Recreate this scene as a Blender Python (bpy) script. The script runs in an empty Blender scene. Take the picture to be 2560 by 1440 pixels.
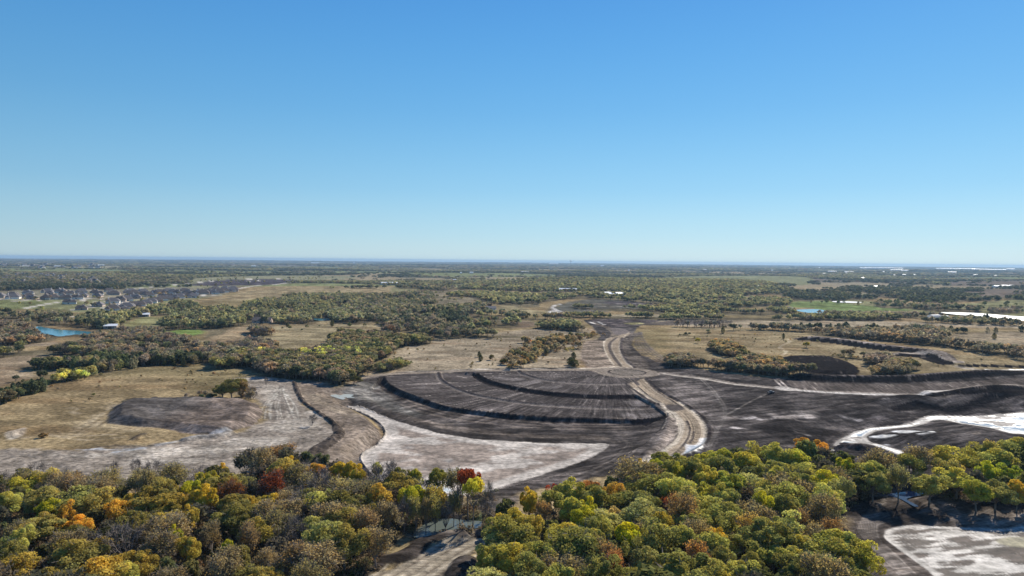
import bpy, math, random
import numpy as np
from mathutils import Matrix, Euler

# ------------------------------------------------------------------ camera, sky, sun, exposure
SC = bpy.context.scene
COL = SC.collection
CAM_H = 80.0
PITCH, ROLL = 2.28, 0.54          # degrees below the horizon, degrees of tilt
FPX = 1706.0                      # focal length in photo pixels (2560 wide)
SUN_AZ, SUN_EL = 36.0, 36.0       # azimuth to the right of the view, elevation

cam_data = bpy.data.cameras.new('camera')
cam_data.sensor_width = 36.0
cam_data.lens = 36.0 * FPX / 2560.0
cam_data.clip_start = 1.0
cam_data.clip_end = 150000.0
cam = bpy.data.objects.new('camera', cam_data)
COL.objects.link(cam)
RM = Matrix.Rotation(math.radians(90 - PITCH), 4, 'X') @ Matrix.Rotation(math.radians(ROLL), 4, 'Z')
cam.matrix_world = Matrix.Translation((0, 0, CAM_H)) @ RM
SC.camera = cam

world = bpy.data.worlds.new('World')
SC.world = world
world.use_nodes = True
wn = world.node_tree.nodes; wl = world.node_tree.links
bg = wn['Background']
sky = wn.new('ShaderNodeTexSky')
sky.sky_type = 'NISHITA'
sky.sun_disc = False
sky.sun_elevation = math.radians(SUN_EL)
sky.sun_rotation = math.radians(SUN_AZ)
sky.altitude = 0
sky.air_density = 1.0
sky.dust_density = 0.15
sky.ozone_density = 3.0
tcw = wn.new('ShaderNodeTexCoord'); sxyz = wn.new('ShaderNodeSeparateXYZ'); ramp = wn.new('ShaderNodeValToRGB')
wl.new(tcw.outputs['Generated'], sxyz.inputs[0]); wl.new(sxyz.outputs[2], ramp.inputs[0])
ramp.color_ramp.interpolation = 'B_SPLINE'
SKYC = [(0.0, (0.54, 0.72, 0.80)), (0.035, (0.45, 0.70, 0.83)), (0.10, (0.27, 0.59, 0.85)), (0.21, (0.135, 0.44, 0.80)), (0.36, (0.065, 0.32, 0.76)), (0.6, (0.045, 0.19, 0.58)), (1.0, (0.03, 0.13, 0.44))]
while len(ramp.color_ramp.elements) < len(SKYC): ramp.color_ramp.elements.new(0.5)
for e_, (p_, c_) in zip(ramp.color_ramp.elements, SKYC): e_.position = p_; e_.color = (*c_, 1)
skm = wn.new('ShaderNodeVectorMath'); skm.operation = 'SCALE'; skm.inputs[3].default_value = 6.7
wl.new(ramp.outputs[0], skm.inputs[0])
# brighter towards the sun's side, deeper away from it
sdot = wn.new('ShaderNodeVectorMath'); sdot.operation = 'DOT_PRODUCT'; sdot.inputs[1].default_value = (math.sin(math.radians(SUN_AZ)), math.cos(math.radians(SUN_AZ)), 0)
wl.new(tcw.outputs['Generated'], sdot.inputs[0])
smr = wn.new('ShaderNodeMapRange'); smr.inputs[1].default_value = 0.25; smr.inputs[2].default_value = 1.0; smr.inputs[3].default_value = 6.45 * 0.84; smr.inputs[4].default_value = 6.45 * 1.08
wl.new(sdot.outputs['Value'], smr.inputs[0]); wl.new(smr.outputs[0], skm.inputs[3])
smix = wn.new('ShaderNodeMix'); smix.data_type = 'RGBA'; smix.inputs[0].default_value = 0.08
wl.new(skm.outputs[0], smix.inputs[6]); wl.new(sky.outputs[0], smix.inputs[7])
wl.new(smix.outputs[2], bg.inputs[0])
bg.inputs[1].default_value = 0.115

sun_data = bpy.data.lights.new('sun', 'SUN')
sun_data.energy = 5.0
sun_data.angle = math.radians(0.53)
sun_data.color = (1.0, 0.92, 0.80)
sun = bpy.data.objects.new('sun', sun_data)
COL.objects.link(sun)
_a, _e = math.radians(SUN_AZ), math.radians(SUN_EL)
SUNV = np.array([math.sin(_a) * math.cos(_e), math.cos(_a) * math.cos(_e), math.sin(_e)])
from mathutils import Vector
sun.rotation_euler = Vector((-SUNV[0], -SUNV[1], -SUNV[2])).to_track_quat('-Z', 'Y').to_euler()
sun.location = (100, 100, 400)

SC.view_settings.view_transform = 'Standard'
SC.view_settings.look = 'None'
SC.view_settings.gamma = 1
SC.view_settings.use_curve_mapping = False
SC.view_settings.exposure = 0.42
SC.render.engine = 'CYCLES'
SC.cycles.max_bounces = 6
SC.cycles.diffuse_bounces = 4
SC.cycles.glossy_bounces = 2
SC.cycles.transmission_bounces = 2
SC.cycles.volume_bounces = 0
SC.cycles.transparent_max_bounces = 4
SC.cycles.use_denoising = True

# ------------------------------------------------------------------ noise, land form, placing
rng = np.random.default_rng(7)

def _hash(ix, iy, seed):
    n = (ix.astype(np.int64) * 374761393 + iy.astype(np.int64) * 668265263 + seed * 1442695041) & 0xFFFFFFFF
    n = ((n ^ (n >> 13)) * 1274126177) & 0xFFFFFFFF
    n = n ^ (n >> 16)
    return (n & 0xFFFFFF) / float(0xFFFFFF)

def vnoise(x, y, seed=0):
    ix = np.floor(x); iy = np.floor(y)
    fx = x - ix; fy = y - iy
    fx = fx * fx * (3 - 2 * fx); fy = fy * fy * (3 - 2 * fy)
    a = _hash(ix, iy, seed); b = _hash(ix + 1, iy, seed)
    c = _hash(ix, iy + 1, seed); d = _hash(ix + 1, iy + 1, seed)
    return (a + (b - a) * fx) * (1 - fy) + (c + (d - c) * fx) * fy

def fbm(x, y, seed=0, octv=4):
    s = 0; amp = 0.5; tot = 0
    for k in range(octv):
        s = s + amp * vnoise(x * 2 ** k + 17.3 * k, y * 2 ** k - 9.1 * k, seed + k)
        tot += amp; amp *= 0.5
    return s / tot

def sst(a, b, x):
    t = np.clip((x - a) / (b - a), 0, 1)
    return t * t * (3 - 2 * t)

def hills(x, y):
    x = np.asarray(x, float); y = np.asarray(y, float)
    r = np.hypot(x, y)
    a = 5.0 * sst(480, 1500, r)
    b = 16.0 * sst(3000, 11000, r)
    h = a * (np.sin(x / 310 + 0.6 * np.sin(y / 420)) * np.sin(y / 390 + 0.7) + 0.5 * np.sin(x / 170 - y / 260))
    h = h + b * (fbm(x / 4200, y / 4200, 91, 3) * 2 - 1) * 1.3
    return h

ROT = np.array(RM.to_3x3())

def P(u, v, z=0.0):
    """photo pixel -> point of the land lying z above the rolling base"""
    u = np.atleast_1d(np.asarray(u, float)); v = np.atleast_1d(np.asarray(v, float))
    z = np.asarray(z, float) + np.zeros_like(u)
    d = np.stack([(u - 1280) / FPX, -(v - 720) / FPX, -np.ones_like(u)], 1) @ ROT.T
    dz = np.minimum(d[:, 2], -0.0018)
    hz = np.zeros_like(u)
    for _ in range(8):
        t = (CAM_H - (z + hz)) / -dz
        x = d[:, 0] * t; y = d[:, 1] * t
        hz = 0.5 * hz + 0.5 * hills(x, y)
    return np.stack([x, y], 1)

def slant(p):
    return math.sqrt(p[0] ** 2 + p[1] ** 2 + CAM_H ** 2)

def crop(x0, y0, s):
    def f(*pts, z=0.0):
        a = np.array(pts, float)
        return P(x0 + a[:, 0] / s, y0 + a[:, 1] / s, z)
    f.o = (x0, y0, s)
    return f
def standing(f, pts, ztop, zbot=0.3):
    """outline of a wood as seen: its upper rim is tree tops, its lower rim the feet of the trees"""
    a = np.array(pts, float); x0, y0, s = f.o
    u = x0 + a[:, 0] / s; v = y0 + a[:, 1] / s
    q = np.stack([u, v], 1)
    z = []
    for i in range(len(q)):
        nx = q[(i + 1) % len(q)] + q[i - 1] - 2 * q[i]
        dn = in_poly(np.array([u[i] + .01]), np.array([v[i] + 1.2]), q)[0]; up = in_poly(np.array([u[i] + .01]), np.array([v[i] - 1.2]), q)[0]
        z.append(ztop if (dn and not up) else (zbot if (up and not dn) else (ztop + zbot) / 2))
    return P(u, v, np.array(z))
cA = crop(0, 620, 2.977); cB = crop(850, 620, 2.977); cC = crop(1700, 620, 2.977)
cD = crop(0, 1000, 2.977); cE = crop(850, 1000, 2.977); cF = crop(1700, 1000, 2.977)
zA = crop(0, 630, 4.923); zB = crop(500, 630, 4.923); zC = crop(1000, 630, 4.923)
zD = crop(1500, 630, 4.923); zE = crop(2000, 630, 4.571)
rd = crop(1400, 820, 4.0); lf = crop(600, 920, 5.12)
px = crop(0, 0, 1.0)

def smooth_line(p, closed=False, step=None, n=8):
    p = np.asarray(p, float); m = len(p)
    out = []
    rngk = range(m if closed else m - 1)
    for i in rngk:
        if closed:
            a, b, c, d = p[(i - 1) % m], p[i], p[(i + 1) % m], p[(i + 2) % m]
        else:
            a, b, c, d = p[max(i - 1, 0)], p[i], p[i + 1], p[min(i + 2, m - 1)]
        for k in range(n):
            t = k / n
            out.append(0.5 * ((2 * b) + (c - a) * t + (2 * a - 5 * b + 4 * c - d) * t * t + (3 * b - a - 3 * c + d) * t ** 3))
    if not closed:
        out.append(p[-1])
    return np.array(out)

def line_dist(X, Y, line):
    best = np.full(X.shape, 1e18)
    for i in range(len(line) - 1):
        ax, ay = line[i]; bx, by = line[i + 1]
        dx, dy = bx - ax, by - ay
        L = dx * dx + dy * dy
        if L < 1e-9: continue
        t = np.clip(((X - ax) * dx + (Y - ay) * dy) / L, 0, 1)
        best = np.minimum(best, (X - ax - t * dx) ** 2 + (Y - ay - t * dy) ** 2)
    return np.sqrt(best)

def in_poly(X, Y, poly):
    ins = np.zeros(X.shape, bool)
    n = len(poly)
    for i in range(n):
        x1, y1 = poly[i]; x2, y2 = poly[(i + 1) % n]
        if y1 == y2: continue
        c = ((y1 > Y) != (y2 > Y)) & (X < (x2 - x1) * (Y - y1) / (y2 - y1) + x1)
        ins ^= c
    return ins

# ------------------------------------------------------------------ terrain lattice
az = np.radians(np.concatenate([np.arange(-178, -44, 3.0), np.arange(-44, 44, 0.078), np.arange(44, 182, 3.0)]))
rs = [12.0, 25, 45, 70, 95]
r = 112.0
while r < 32000:
    rs.append(r)
    dr = r * r / CAM_H * (0.00115 if (r < 330 or r > 950) else 0.00072)
    dr = min(max(dr, 0.45), 60 + r * 0.035)
    r += dr
rs = np.array(rs)
NA, NR = len(az), len(rs)
RR, AA = np.meshgrid(rs, az, indexing='ij')
X = (RR * np.sin(AA)).ravel(); Y = (RR * np.cos(AA)).ravel()
R_ = RR.ravel()
N = len(X)
Zh = hills(X, Y)
DZ = np.zeros(N)
COLR = np.zeros((N, 3)); WET = np.zeros(N); FINE = np.ones(N)
GR = np.stack([X, Y], 1).copy()
CLS = np.zeros(N, np.int8)
nz_s = fbm(X / 6, Y / 6, 11, 3)       # edge wobble, small
nz_m = fbm(X / 35, Y / 35, 21, 4)
nz_l = fbm(X / 160, Y / 160, 31, 4)

def region(shape, margin, closed=True):
    lo = shape.min(0) - margin; hi = shape.max(0) + margin
    return np.nonzero((X > lo[0]) & (X < hi[0]) & (Y > lo[1]) & (Y < hi[1]))[0]

def sdf(poly, margin):
    idx = region(poly, margin)
    x, y = X[idx], Y[idx]
    d = line_dist(x, y, np.vstack([poly, poly[:1]]))
    d = np.where(in_poly(x, y, poly), d, -d)
    return idx, d

def paint(poly, col, edge=2.0, wob=3.0, cls=None, wet=None, var=0.25, smooth=True, amt=1.0, var_s=None):
    if smooth: poly = smooth_line(poly, True, n=5)
    idx, d = sdf(poly, edge + wob + 2)
    if not len(idx): return idx, d
    d = d + (nz_s[idx] - 0.5) * wob * 1.4 + (nz_m[idx] - 0.5) * wob * 1.2
    m = sst(-edge, edge, d) * amt
    c = np.array(col)[None, :] * (1 + var * (nz_m[idx] - 0.5) * 2 + var * 0.7 * (nz_s[idx] - 0.5) * 2)[:, None]
    COLR[idx] = COLR[idx] * (1 - m)[:, None] + c * m[:, None]
    if wet is not None: WET[idx] = WET[idx] * (1 - m) + wet * m
    if cls is not None: CLS[idx[m > 0.5]] = cls
    return idx, d

def stroke(line, width, col=None, edge=0.8, wob=0.6, cls=None, wet=None, h=None, var=0.15, amt=1.0, hw=None, smooth=True):
    if smooth: line = smooth_line(line, False, n=6)
    W = width / 2
    idx = region(line, (hw or W) * 2 + edge + wob + 2)
    if not len(idx): return idx, None
    d0 = line_dist(X[idx], Y[idx], line)
    d = W - d0 + (nz_s[idx] - 0.5) * wob * 2
    m = sst(-edge, edge, d) * amt
    if col is not None:
        c = np.array(col)[None, :] * (1 + var * (nz_m[idx] - 0.5) * 2 + var * (nz_s[idx] - 0.5) * 2)[:, None]
        COLR[idx] = COLR[idx] * (1 - m)[:, None] + c * m[:, None]
    if wet is not None: WET[idx] = WET[idx] * (1 - m) + wet * m
    if h is not None:
        hh = hw or W
        DZ[idx] += h * np.clip(1 - (d0 / hh) ** 2, 0, 1)
    if cls is not None: CLS[idx[m > 0.5]] = cls
    return idx, d0

def level(poly, dz, ramp, smooth=True, inner=0.0):
    """raise or lower the inside of poly by dz, the slope lying inside its outline"""
    if smooth: poly = smooth_line(poly, True, n=5)
    idx, d = sdf(poly, 1)
    if len(idx):
        DZ[idx] += dz * np.clip((d - inner) / ramp, 0, 1)
    return idx, d

# soil and grass colours
TAN = (0.232, 0.175, 0.095); TAN2 = (0.255, 0.195, 0.118); OLIVE = (0.155, 0.13, 0.065)
GREEN = (0.13, 0.17, 0.05); BRIGHT = (0.14, 0.19, 0.055)
SOIL = (0.05, 0.043, 0.039); SOIL_B = (0.10, 0.084, 0.07); PALE = (0.30, 0.262, 0.215); WHITE = (0.56, 0.53, 0.48)
ROADC = (0.30, 0.238, 0.168); ROADP = (0.43, 0.36, 0.27); FLOOR = (0.075, 0.06, 0.038); MUD = (0.26, 0.21, 0.168)

# 0 base: dry grass
g = nz_l[:, None]; g2 = nz_m[:, None]
COLR[:] = np.array(TAN) * (0.82 + 0.4 * g2) * (0.85 + 0.3 * nz_s[:, None])
m = sst(0.5, 0.62, nz_l)[:, None]
COLR[:] = COLR * (1 - 0.55 * m) + np.array(OLIVE) * 0.55 * m

# 1 far country: woods and fields in a patchwork
def patchwork(x, y):
    ca, sa = math.cos(0.35), math.sin(0.35)
    a = (x * ca + y * sa); b = (-x * sa + y * ca)
    a = a + 130 * (fbm(x / 700, y / 700, 51, 2) - .5) * 2
    row = np.floor(b / 800)
    a = a + _hash(row, row * 0, 5) * 900
    wd = 800 + 900 * _hash(row, row * 0 + 3, 6)
    cell = np.floor(a / wd)
    hsh = _hash(cell, row, 77)
    ea = np.abs((a / wd) % 1 - 0.5) * 2; eb = np.abs((b / 800) % 1 - 0.5) * 2
    edge = np.maximum(ea + 26 / wd, eb + 0.05) > 1.0
    n = fbm(x / 420, y / 420, 61, 4)
    big = fbm(x / 2600, y / 2600, 62, 3)
    r = np.hypot(x, y)
    thr = 0.60 - 0.5 * (big - 0.5) - 0.12 * sst(4000, 12000, r)
    field = (hsh < thr) & (n < 0.60) & ~edge
    return field, hsh, n
FAR0 = 2000.0
def far_limit(x, y):
    return np.hypot(x, y) > FAR0 + 350 * (fbm(x / 500, y / 500, 3, 2) - .5)
fld, hsh, nf = patchwork(X, Y)
far = far_limit(X, Y)
wood_c = np.array((0.085, 0.083, 0.055)) * (0.7 + 0.75 * nf[:, None])
h2 = (hsh * 37.7) % 1
fc = np.where((h2 < 0.5)[:, None], np.array((0.26, 0.21, 0.13)), np.where((h2 < 0.8)[:, None], np.array((0.17, 0.18, 0.085)), np.array((0.15, 0.12, 0.09))))
cc = np.where(fld[:, None], fc * (0.8 + 0.4 * nz_l[:, None]), wood_c)
COLR[far] = cc[far]
# ground within the near and middle distance below tree cover gets its colour when the woods are laid out

# 2 middle distance fields
FIELDS = []
def field(poly, col, **k):
    FIELDS.append(poly)
    paint(poly, col, edge=5, wob=10, **k)
field(zB((-80, 640), (300, 560), (600, 480), (1100, 430), (1700, 425), (2560, 425), (2700, 440), (2700, 530), (2560, 515), (1900, 510), (1600, 545), (1100, 545), (850, 590), (500, 600), (200, 600)), (0.25, 0.20, 0.115))
field(zC((-60, 430), (500, 430), (620, 440), (300, 470), (250, 515), (-60, 520)), (0.19, 0.18, 0.095))
field(zC((390, 490), (800, 470), (1230, 485), (1300, 500), (640, 500), (600, 560), (980, 560), (1250, 560), (900, 610), (600, 640), (400, 650), (370, 600)), (0.19, 0.16, 0.105))
field(zC((220, 690), (300, 660), (510, 670), (450, 715), (300, 720)), (0.26, 0.225, 0.115))
field(zC((1230, 660), (1500, 680), (1640, 720), (1900, 740), (1500, 760), (1210, 740)), (0.24, 0.20, 0.115))
field(zC((480, 810), (780, 800), (860, 860), (880, 950), (560, 930), (540, 880)), (0.19, 0.155, 0.10))
field(zC((1300, 860), (1560, 850), (1700, 880), (1600, 930), (1300, 930)), (0.17, 0.13, 0.09))
field(zA((-40, 590), (400, 590), (760, 600), (1000, 640), (900, 700), (500, 700), (-40, 700)), (0.15, 0.16, 0.07))
field(zA((600, 560), (1000, 560), (1900, 560), (2560, 500), (2560, 560), (1900, 640), (1400, 700), (1000, 740), (800, 720), (500, 720)), (0.17, 0.17, 0.085))
field(zA((-40, 440), (560, 440), (2560, 430), (2560, 560), (-40, 560)), (0.21, 0.19, 0.13))
field(cA((880, 590), (1000, 530), (1100, 505), (1210, 530), (1190, 580), (1000, 600)), (0.20, 0.19, 0.09))
field(cA((1180, 650), (1250, 620), (1420, 595), (1540, 590), (1530, 625), (1440, 650), (1380, 665), (1200, 665)), BRIGHT)
field(cA((1490, 730), (1510, 680), (1700, 590), (1880, 565), (1900, 640), (2020, 640), (1850, 690), (1750, 720)), TAN2)
field(cA((2040, 560), (2350, 545), (2560, 520), (2900, 540), (2980, 590), (2870, 640), (2700, 690), (2560, 740), (2300, 760), (2080, 770), (2000, 660)), (0.25, 0.205, 0.12))
field(cA((-60, 660), (300, 660), (380, 700), (340, 730), (100, 730), (-60, 740)), (0.26, 0.205, 0.14))
field(cA((-60, 790), (640, 780), (660, 830), (400, 860), (200, 900), (220, 950), (-60, 1040)), (0.24, 0.185, 0.12))
field(cB((420, 740), (700, 690), (1100, 640), (1500, 600), (1900, 600), (1950, 640), (1850, 700), (1800, 860), (1500, 900), (200, 950), (150, 930), (300, 840)), (0.265, 0.215, 0.145))
# right side
field(zD((480, 820), (1000, 830), (2000, 840), (2700, 850), (2700, 925), (1500, 925), (600, 890), (520, 860)), (0.30, 0.245, 0.165))
field(zE((-40, 780), (1000, 790), (1700, 810), (2700, 840), (2700, 870), (1700, 860), (1200, 850), (-40, 850)), (0.30, 0.245, 0.165))
field(cC((-60, 600), (400, 600), (800, 620), (1300, 680), (2000, 780), (2560, 860), (2700, 900), (2560, 900), (1900, 920), (1400, 960), (900, 930), (0, 880), (-90, 850), (-60, 700)), (0.235, 0.185, 0.105))
field(cC((2000, 640), (2560, 620), (2700, 640), (2700, 740), (2300, 700), (2050, 690)), (0.25, 0.2, 0.13))
field(cC((800, 400), (1150, 385), (1500, 400), (2000, 420), (2700, 380), (2700, 520), (2200, 500), (1500, 470), (1100, 470), (1000, 450), (850, 440)), (0.19, 0.18, 0.09))
field(cC((780, 410), (1100, 395), (1300, 420), (1700, 460), (1500, 470), (1100, 465), (1000, 450), (850, 440)), (0.15, 0.19, 0.07))
field(cC((440, 370), (800, 380), (780, 400), (560, 400)), (0.18, 0.18, 0.09))
field(zD((1150, 610), (1350, 620), (1360, 680), (1200, 680), (1130, 650)), (0.2, 0.19, 0.12))
field(zD((200, 770), (900, 775), (1000, 820), (600, 822), (200, 810)), (0.24, 0.2, 0.13))
field(cC((1330, 330), (1400, 320), (1480, 350), (1340, 365)), (0.22, 0.19, 0.12))
field(zD((880, 305), (1900, 290), (2560, 310), (2560, 400), (2200, 400), (1700, 340), (1000, 335)), (0.19, 0.19, 0.10))
field(zE((280, 360), (740, 350), (1050, 385), (800, 395), (400, 395)), (0.24, 0.2, 0.13))
field(zB((0, 320), (900, 290), (1900, 300), (1700, 340), (1300, 350), (900, 400), (300, 440), (-100, 440), (-100, 340)), (0.2, 0.19, 0.115))
paint(zB((-150, 410), (0, 385), (180, 350), (900, 335), (1280, 350), (900, 400), (300, 415)), (0.07, 0.06, 0.065), edge=8, wob=10)
paint(zA((880, 220), (1200, 205), (1900, 200), (2000, 240), (1200, 240)), (0.15, 0.17, 0.09), edge=30, wob=20)
for q in range(70):
    a_, b_ = rng.uniform(-40, 2560), rng.uniform(540, 600)
    b_ = b_ + (rng.uniform(0, 110) if 850 < a_ < 1900 else 0) - (60 if a_ > 1900 else 0)
    stroke(zA((a_, b_), (a_ + rng.uniform(30, 110), b_ + rng.uniform(-8, 8))), rng.uniform(6, 14), (0.42, 0.37, 0.31), edge=3, wob=3, smooth=False)
# 3 graded land beyond the road
paint(px((1372, 785), (1380, 770), (1420, 756), (1480, 748), (1600, 752), (1680, 765), (1640, 772), (1560, 775), (1490, 783), (1420, 790)), (0.10, 0.095, 0.075), edge=8, wob=12)
paint(px((1500, 755), (1600, 754), (1690, 766), (1600, 768)), (0.075, 0.062, 0.062), edge=8, wob=10)
for ln, w in ((((1840, 750), (1880, 720), (1900, 700), (1880, 680), (1920, 650), (2000, 640)), 5), (((1900, 720), (1960, 745), (2040, 760)), 5), (((1920, 710), (2040, 750)), 4)):
    stroke(zC(*ln), w, WHITE, edge=4, wob=3)
for k in range(6):
    stroke(px((1420 + 10 * k, 762 + k * 3), (1500, 756 + k * 3.5), (1640, 757 + k * 3)), 9, PALE if k % 2 else SOIL, edge=5, wob=6, amt=0.6)

# 4 left pale flat and its neighbours
paint(px((-60, 1128), (120, 1124), (300, 1116), (420, 1107), (560, 1086), (640, 1060), (655, 1030), (640, 1000), (605, 985), (610, 948), (680, 942), (735, 955), (760, 1010), (830, 1050), (850, 1080), (850, 1120), (800, 1160), (640, 1190), (300, 1215), (-60, 1200)),
      (0.215, 0.182, 0.145), edge=3, wob=6, cls=1, var=0.4)
for a in (((585, 945), (640, 941), (690, 948), (640, 953), (590, 953)), ((670, 965), (720, 985), (700, 1010), (675, 1000)), ((680, 1055), (760, 1045), (800, 1062), (760, 1075), (690, 1080)), ((700, 1040), (740, 1030), (745, 1045)),
          ((560, 1100), (700, 1095), (740, 1110), (600, 1120)), ((770, 1025), (810, 1035), (800, 1050), (765, 1040)), ((250, 1135), (500, 1120), (640, 1118), (480, 1140)), ((330, 1150), (540, 1140), (500, 1155), (350, 1160)), ((90, 1140), (300, 1130), (250, 1145))):
    paint(px(*a), (0.34, 0.30, 0.245), edge=2.5, wob=7, amt=0.7)
for k in range(26):
    x0 = rng.uniform(640, 740)
    stroke(px((700 + rng.uniform(-14, 14), 968 + rng.uniform(-6, 6)), (x0, 1010), (x0 + rng.uniform(-25, 25), 1048)), 0.6, (0.40, 0.365, 0.3) if k % 2 else (0.13, 0.11, 0.09), edge=0.4, wob=0.4, amt=0.7)
# tan spoil field left of the mound and tracks
paint(px((180, 1062), (250, 1025), (300, 1002), (330, 1005), (270, 1030), (275, 1062), (340, 1068), (330, 1080), (230, 1072), (190, 1090), (160, 1085)), (0.34, 0.27, 0.165), edge=4, wob=8, amt=0.8)
for a in (((160, 1092), (200, 1070), (240, 1045), (290, 1010)), ((175, 1095), (215, 1075), (250, 1055)), ((110, 1080), (160, 1092), (300, 1085)), ((20, 1100), (120, 1090), (220, 1100), (330, 1090)), ((172, 1020), (195, 1022), (180, 1030), (200, 1035))):
    stroke(px(*a), 1.6, (0.36, 0.29, 0.19), edge=0.8, wob=1.5, amt=0.7)
    stroke(px(*a) + 2.2, 0.9, (0.12, 0.09, 0.06), edge=0.6, wob=1.0, amt=0.5)
paint(px((12, 1090), (35, 1078), (62, 1076), (60, 1084), (30, 1098)), (0.46, 0.40, 0.31), edge=1, wob=2)
stroke(px((0, 1092), (22, 1088), (60, 1079)), 5, None, h=1.6, hw=4)
# mound of spoil
mound = px((268, 1040), (278, 1018), (300, 1006), (340, 1000), (420, 996), (540, 996), (600, 998), (640, 1006), (656, 1022), (650, 1046), (610, 1066), (545, 1080), (470, 1078), (410, 1064), (340, 1061), (290, 1055), (266, 1052), z=1)
idx, d = paint(mound, (0.10, 0.088, 0.078), edge=1.2, wob=2.5, cls=2, var=0.3)
xr = X[idx]; t = sst(P(400, 1040)[0, 0], P(520, 1040)[0, 0], xr + 14 * (nz_m[idx] - .5))
mm = (d > 0)
COLR[idx[mm]] = COLR[idx[mm]] * (1 - t[mm])[:, None] + (np.array((0.155, 0.122, 0.098)) * (0.7 + 0.6 * nz_s[idx[mm]])[:, None]) * t[mm][:, None]
idx, d = level(mound, 3.0, 6.0)
DZ[idx] += np.clip(d / 6, 0, 1) * 0.5 * (nz_s[idx] - .5)
idx2, d2 = sdf(smooth_line(px((330, 1030), (400, 1012), (560, 1008), (600, 1020), (560, 1050), (440, 1060), (360, 1050), z=3), True), 1)
DZ[idx2] -= np.clip(d2 / 8, 0, 1) * 1.3
stroke(px((320, 1003), (350, 1000), (390, 1003)), 4, (0.05, 0.04, 0.03), h=1.3, hw=3.5, cls=2)
# wet streaks before the mound
for a in (((190, 1124), (280, 1123), (320, 1122)), ((290, 1130), (310, 1126), (360, 1120)), ((395, 1112), (460, 1100), (480, 1098)), ((500, 1092), (560, 1082), (580, 1080))):
    stroke(px(*a), 2.4, (0.36, 0.36, 0.35), edge=1, wob=2.2, wet=0.55, amt=0.8)
stroke(px((230, 1117), (400, 1112), (460, 1104), (490, 1097)), 2.5, (0.08, 0.065, 0.05), edge=1, wob=3, amt=0.7)
stroke(px((465, 1100), (500, 1094), (545, 1091), (575, 1083)), 4.5, (0.20, 0.18, 0.155), edge=1, wob=2, h=1.2, hw=3)
stroke(px((338, 1098), (350, 1090), (360, 1088)), 3, (0.09, 0.07, 0.05), h=0.9, hw=2.4)

# peninsula left of the basin
paint(px((738, 962), (780, 952), (860, 955), (940, 950), (961, 955), (900, 975), (900, 1000), (868, 1016), (885, 1028), (920, 1045), (952, 1066), (962, 1085), (950, 1105), (905, 1145), (850, 1180), (760, 1150), (835, 1112), (848, 1080), (825, 1050), (765, 1005)),
      (0.175, 0.138, 0.104), edge=1.5, wob=3, cls=1, var=0.35)
paint(px((900, 1040), (940, 1062), (955, 1085), (940, 1108), (905, 1138), (880, 1150), (920, 1108), (935, 1085), (920, 1060)), (0.095, 0.074, 0.058), edge=5, wob=3, cls=1)
for k in range(12):
    o = k * 4.2
    stroke(px((880 - o, 1030 + o * .3), (930 - o, 1055 + o * .2), (950 - o, 1083), (930 - o, 1110), (890 - o, 1145)), 0.8, (0.22, 0.18, 0.14) if k % 2 else (0.13, 0.105, 0.085), edge=0.5, wob=1.0, amt=0.4)
paint(px((760, 985), (800, 990), (830, 1010), (900, 1035), (860, 1038), (800, 1015)), (0.31, 0.25, 0.175), edge=5, wob=8, amt=0.55)

# 5 graded fan, banks and bowl (dark clay)
fan_all = px((870, 985), (905, 955), (961, 946), (1010, 936), (1190, 929), (1340, 926), (1480, 925), (1530, 918), (1640, 925), (1660, 1010), (1700, 1060), (1690, 1100), (1640, 1150), (1560, 1190), (1450, 1215), (1330, 1240), (1250, 1262), (1190, 1262), (1160, 1240), (960, 1190), (905, 1145), (962, 1085), (920, 1040), (880, 1015), z=-2)
paint(fan_all, (0.062, 0.053, 0.047), edge=1.5, wob=3, cls=3, var=0.35)
paint(px((868, 978), (930, 965), (965, 975), (1010, 1010), (1060, 1035), (1000, 1040), (920, 1015), (880, 1000), z=-3), (0.15, 0.138, 0.12), edge=4, wob=6, cls=3)
C0 = np.array((72.0, 505.0))                    # centre of the arcs
def arc_line(*pts, z=0.0):
    return smooth_line(cB(*pts, z=z), False, n=5)
bank1 = arc_line((330, 975), (350, 1015), (420, 1065), (520, 1105), (640, 1143), (760, 1180), (900, 1200), (1100, 1223), (1300, 1243), (1600, 1262), (1900, 1272), (2200, 1280), (2380, 1268), (2445, 1255), z=-2)
bank2 = arc_line((1030, 933), (1060, 955), (1130, 988), (1250, 1018), (1400, 1048), (1600, 1073), (1800, 1088), (2000, 1094), (2180, 1090), z=0)
# terrace surface between the banks: lighter, in radial strips
inn = np.hypot(X - C0[0], Y - C0[1]); ang = np.arctan2(Y - C0[1], X - C0[0])
fan_top = smooth_line(px((961, 951), (1000, 938), (1190, 930), (1340, 927), (1500, 926), (1560, 950), (1592, 985), (1660, 1020), (1672, 1046), z=-1), False, n=5)
fan_poly = np.vstack([fan_top, bank1[::-1]])
idx, d = sdf(fan_poly, 3)
GR[idx, 0] = inn[idx] * 1.0; GR[idx, 1] = ang[idx] * 120
lot = ang[idx] * 120 / 17.0
ring = np.floor(inn[idx] / 33)
lh = _hash(np.floor(lot + ring * .37), ring, 9)
c = np.array((0.080, 0.068, 0.061)) * (0.72 + 0.6 * lh)[:, None]
sn = vnoise(ang[idx] * 120 / 1.1, inn[idx] / 16, 44)
sn2 = vnoise(ang[idx] * 120 / 0.5 + 3, inn[idx] / 9, 45)
c = c * (0.62 + 0.5 * sn + 0.35 * sn2)[:, None]
c = np.where((sn > 0.86)[:, None], np.array((0.22, 0.19, 0.165)), c)
lotedge = np.abs((lot + ring * .37) % 1 - 0.5) * 2
c = c * (1 - 0.45 * (lotedge > 0.93))[:, None]  # shadow lines between the lots, painted as darker radial lines
m = sst(-1, 1, d)[:, None]
COLR[idx] = COLR[idx] * (1 - m) + c * m; CLS[idx[d > 0]] = 4
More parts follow.
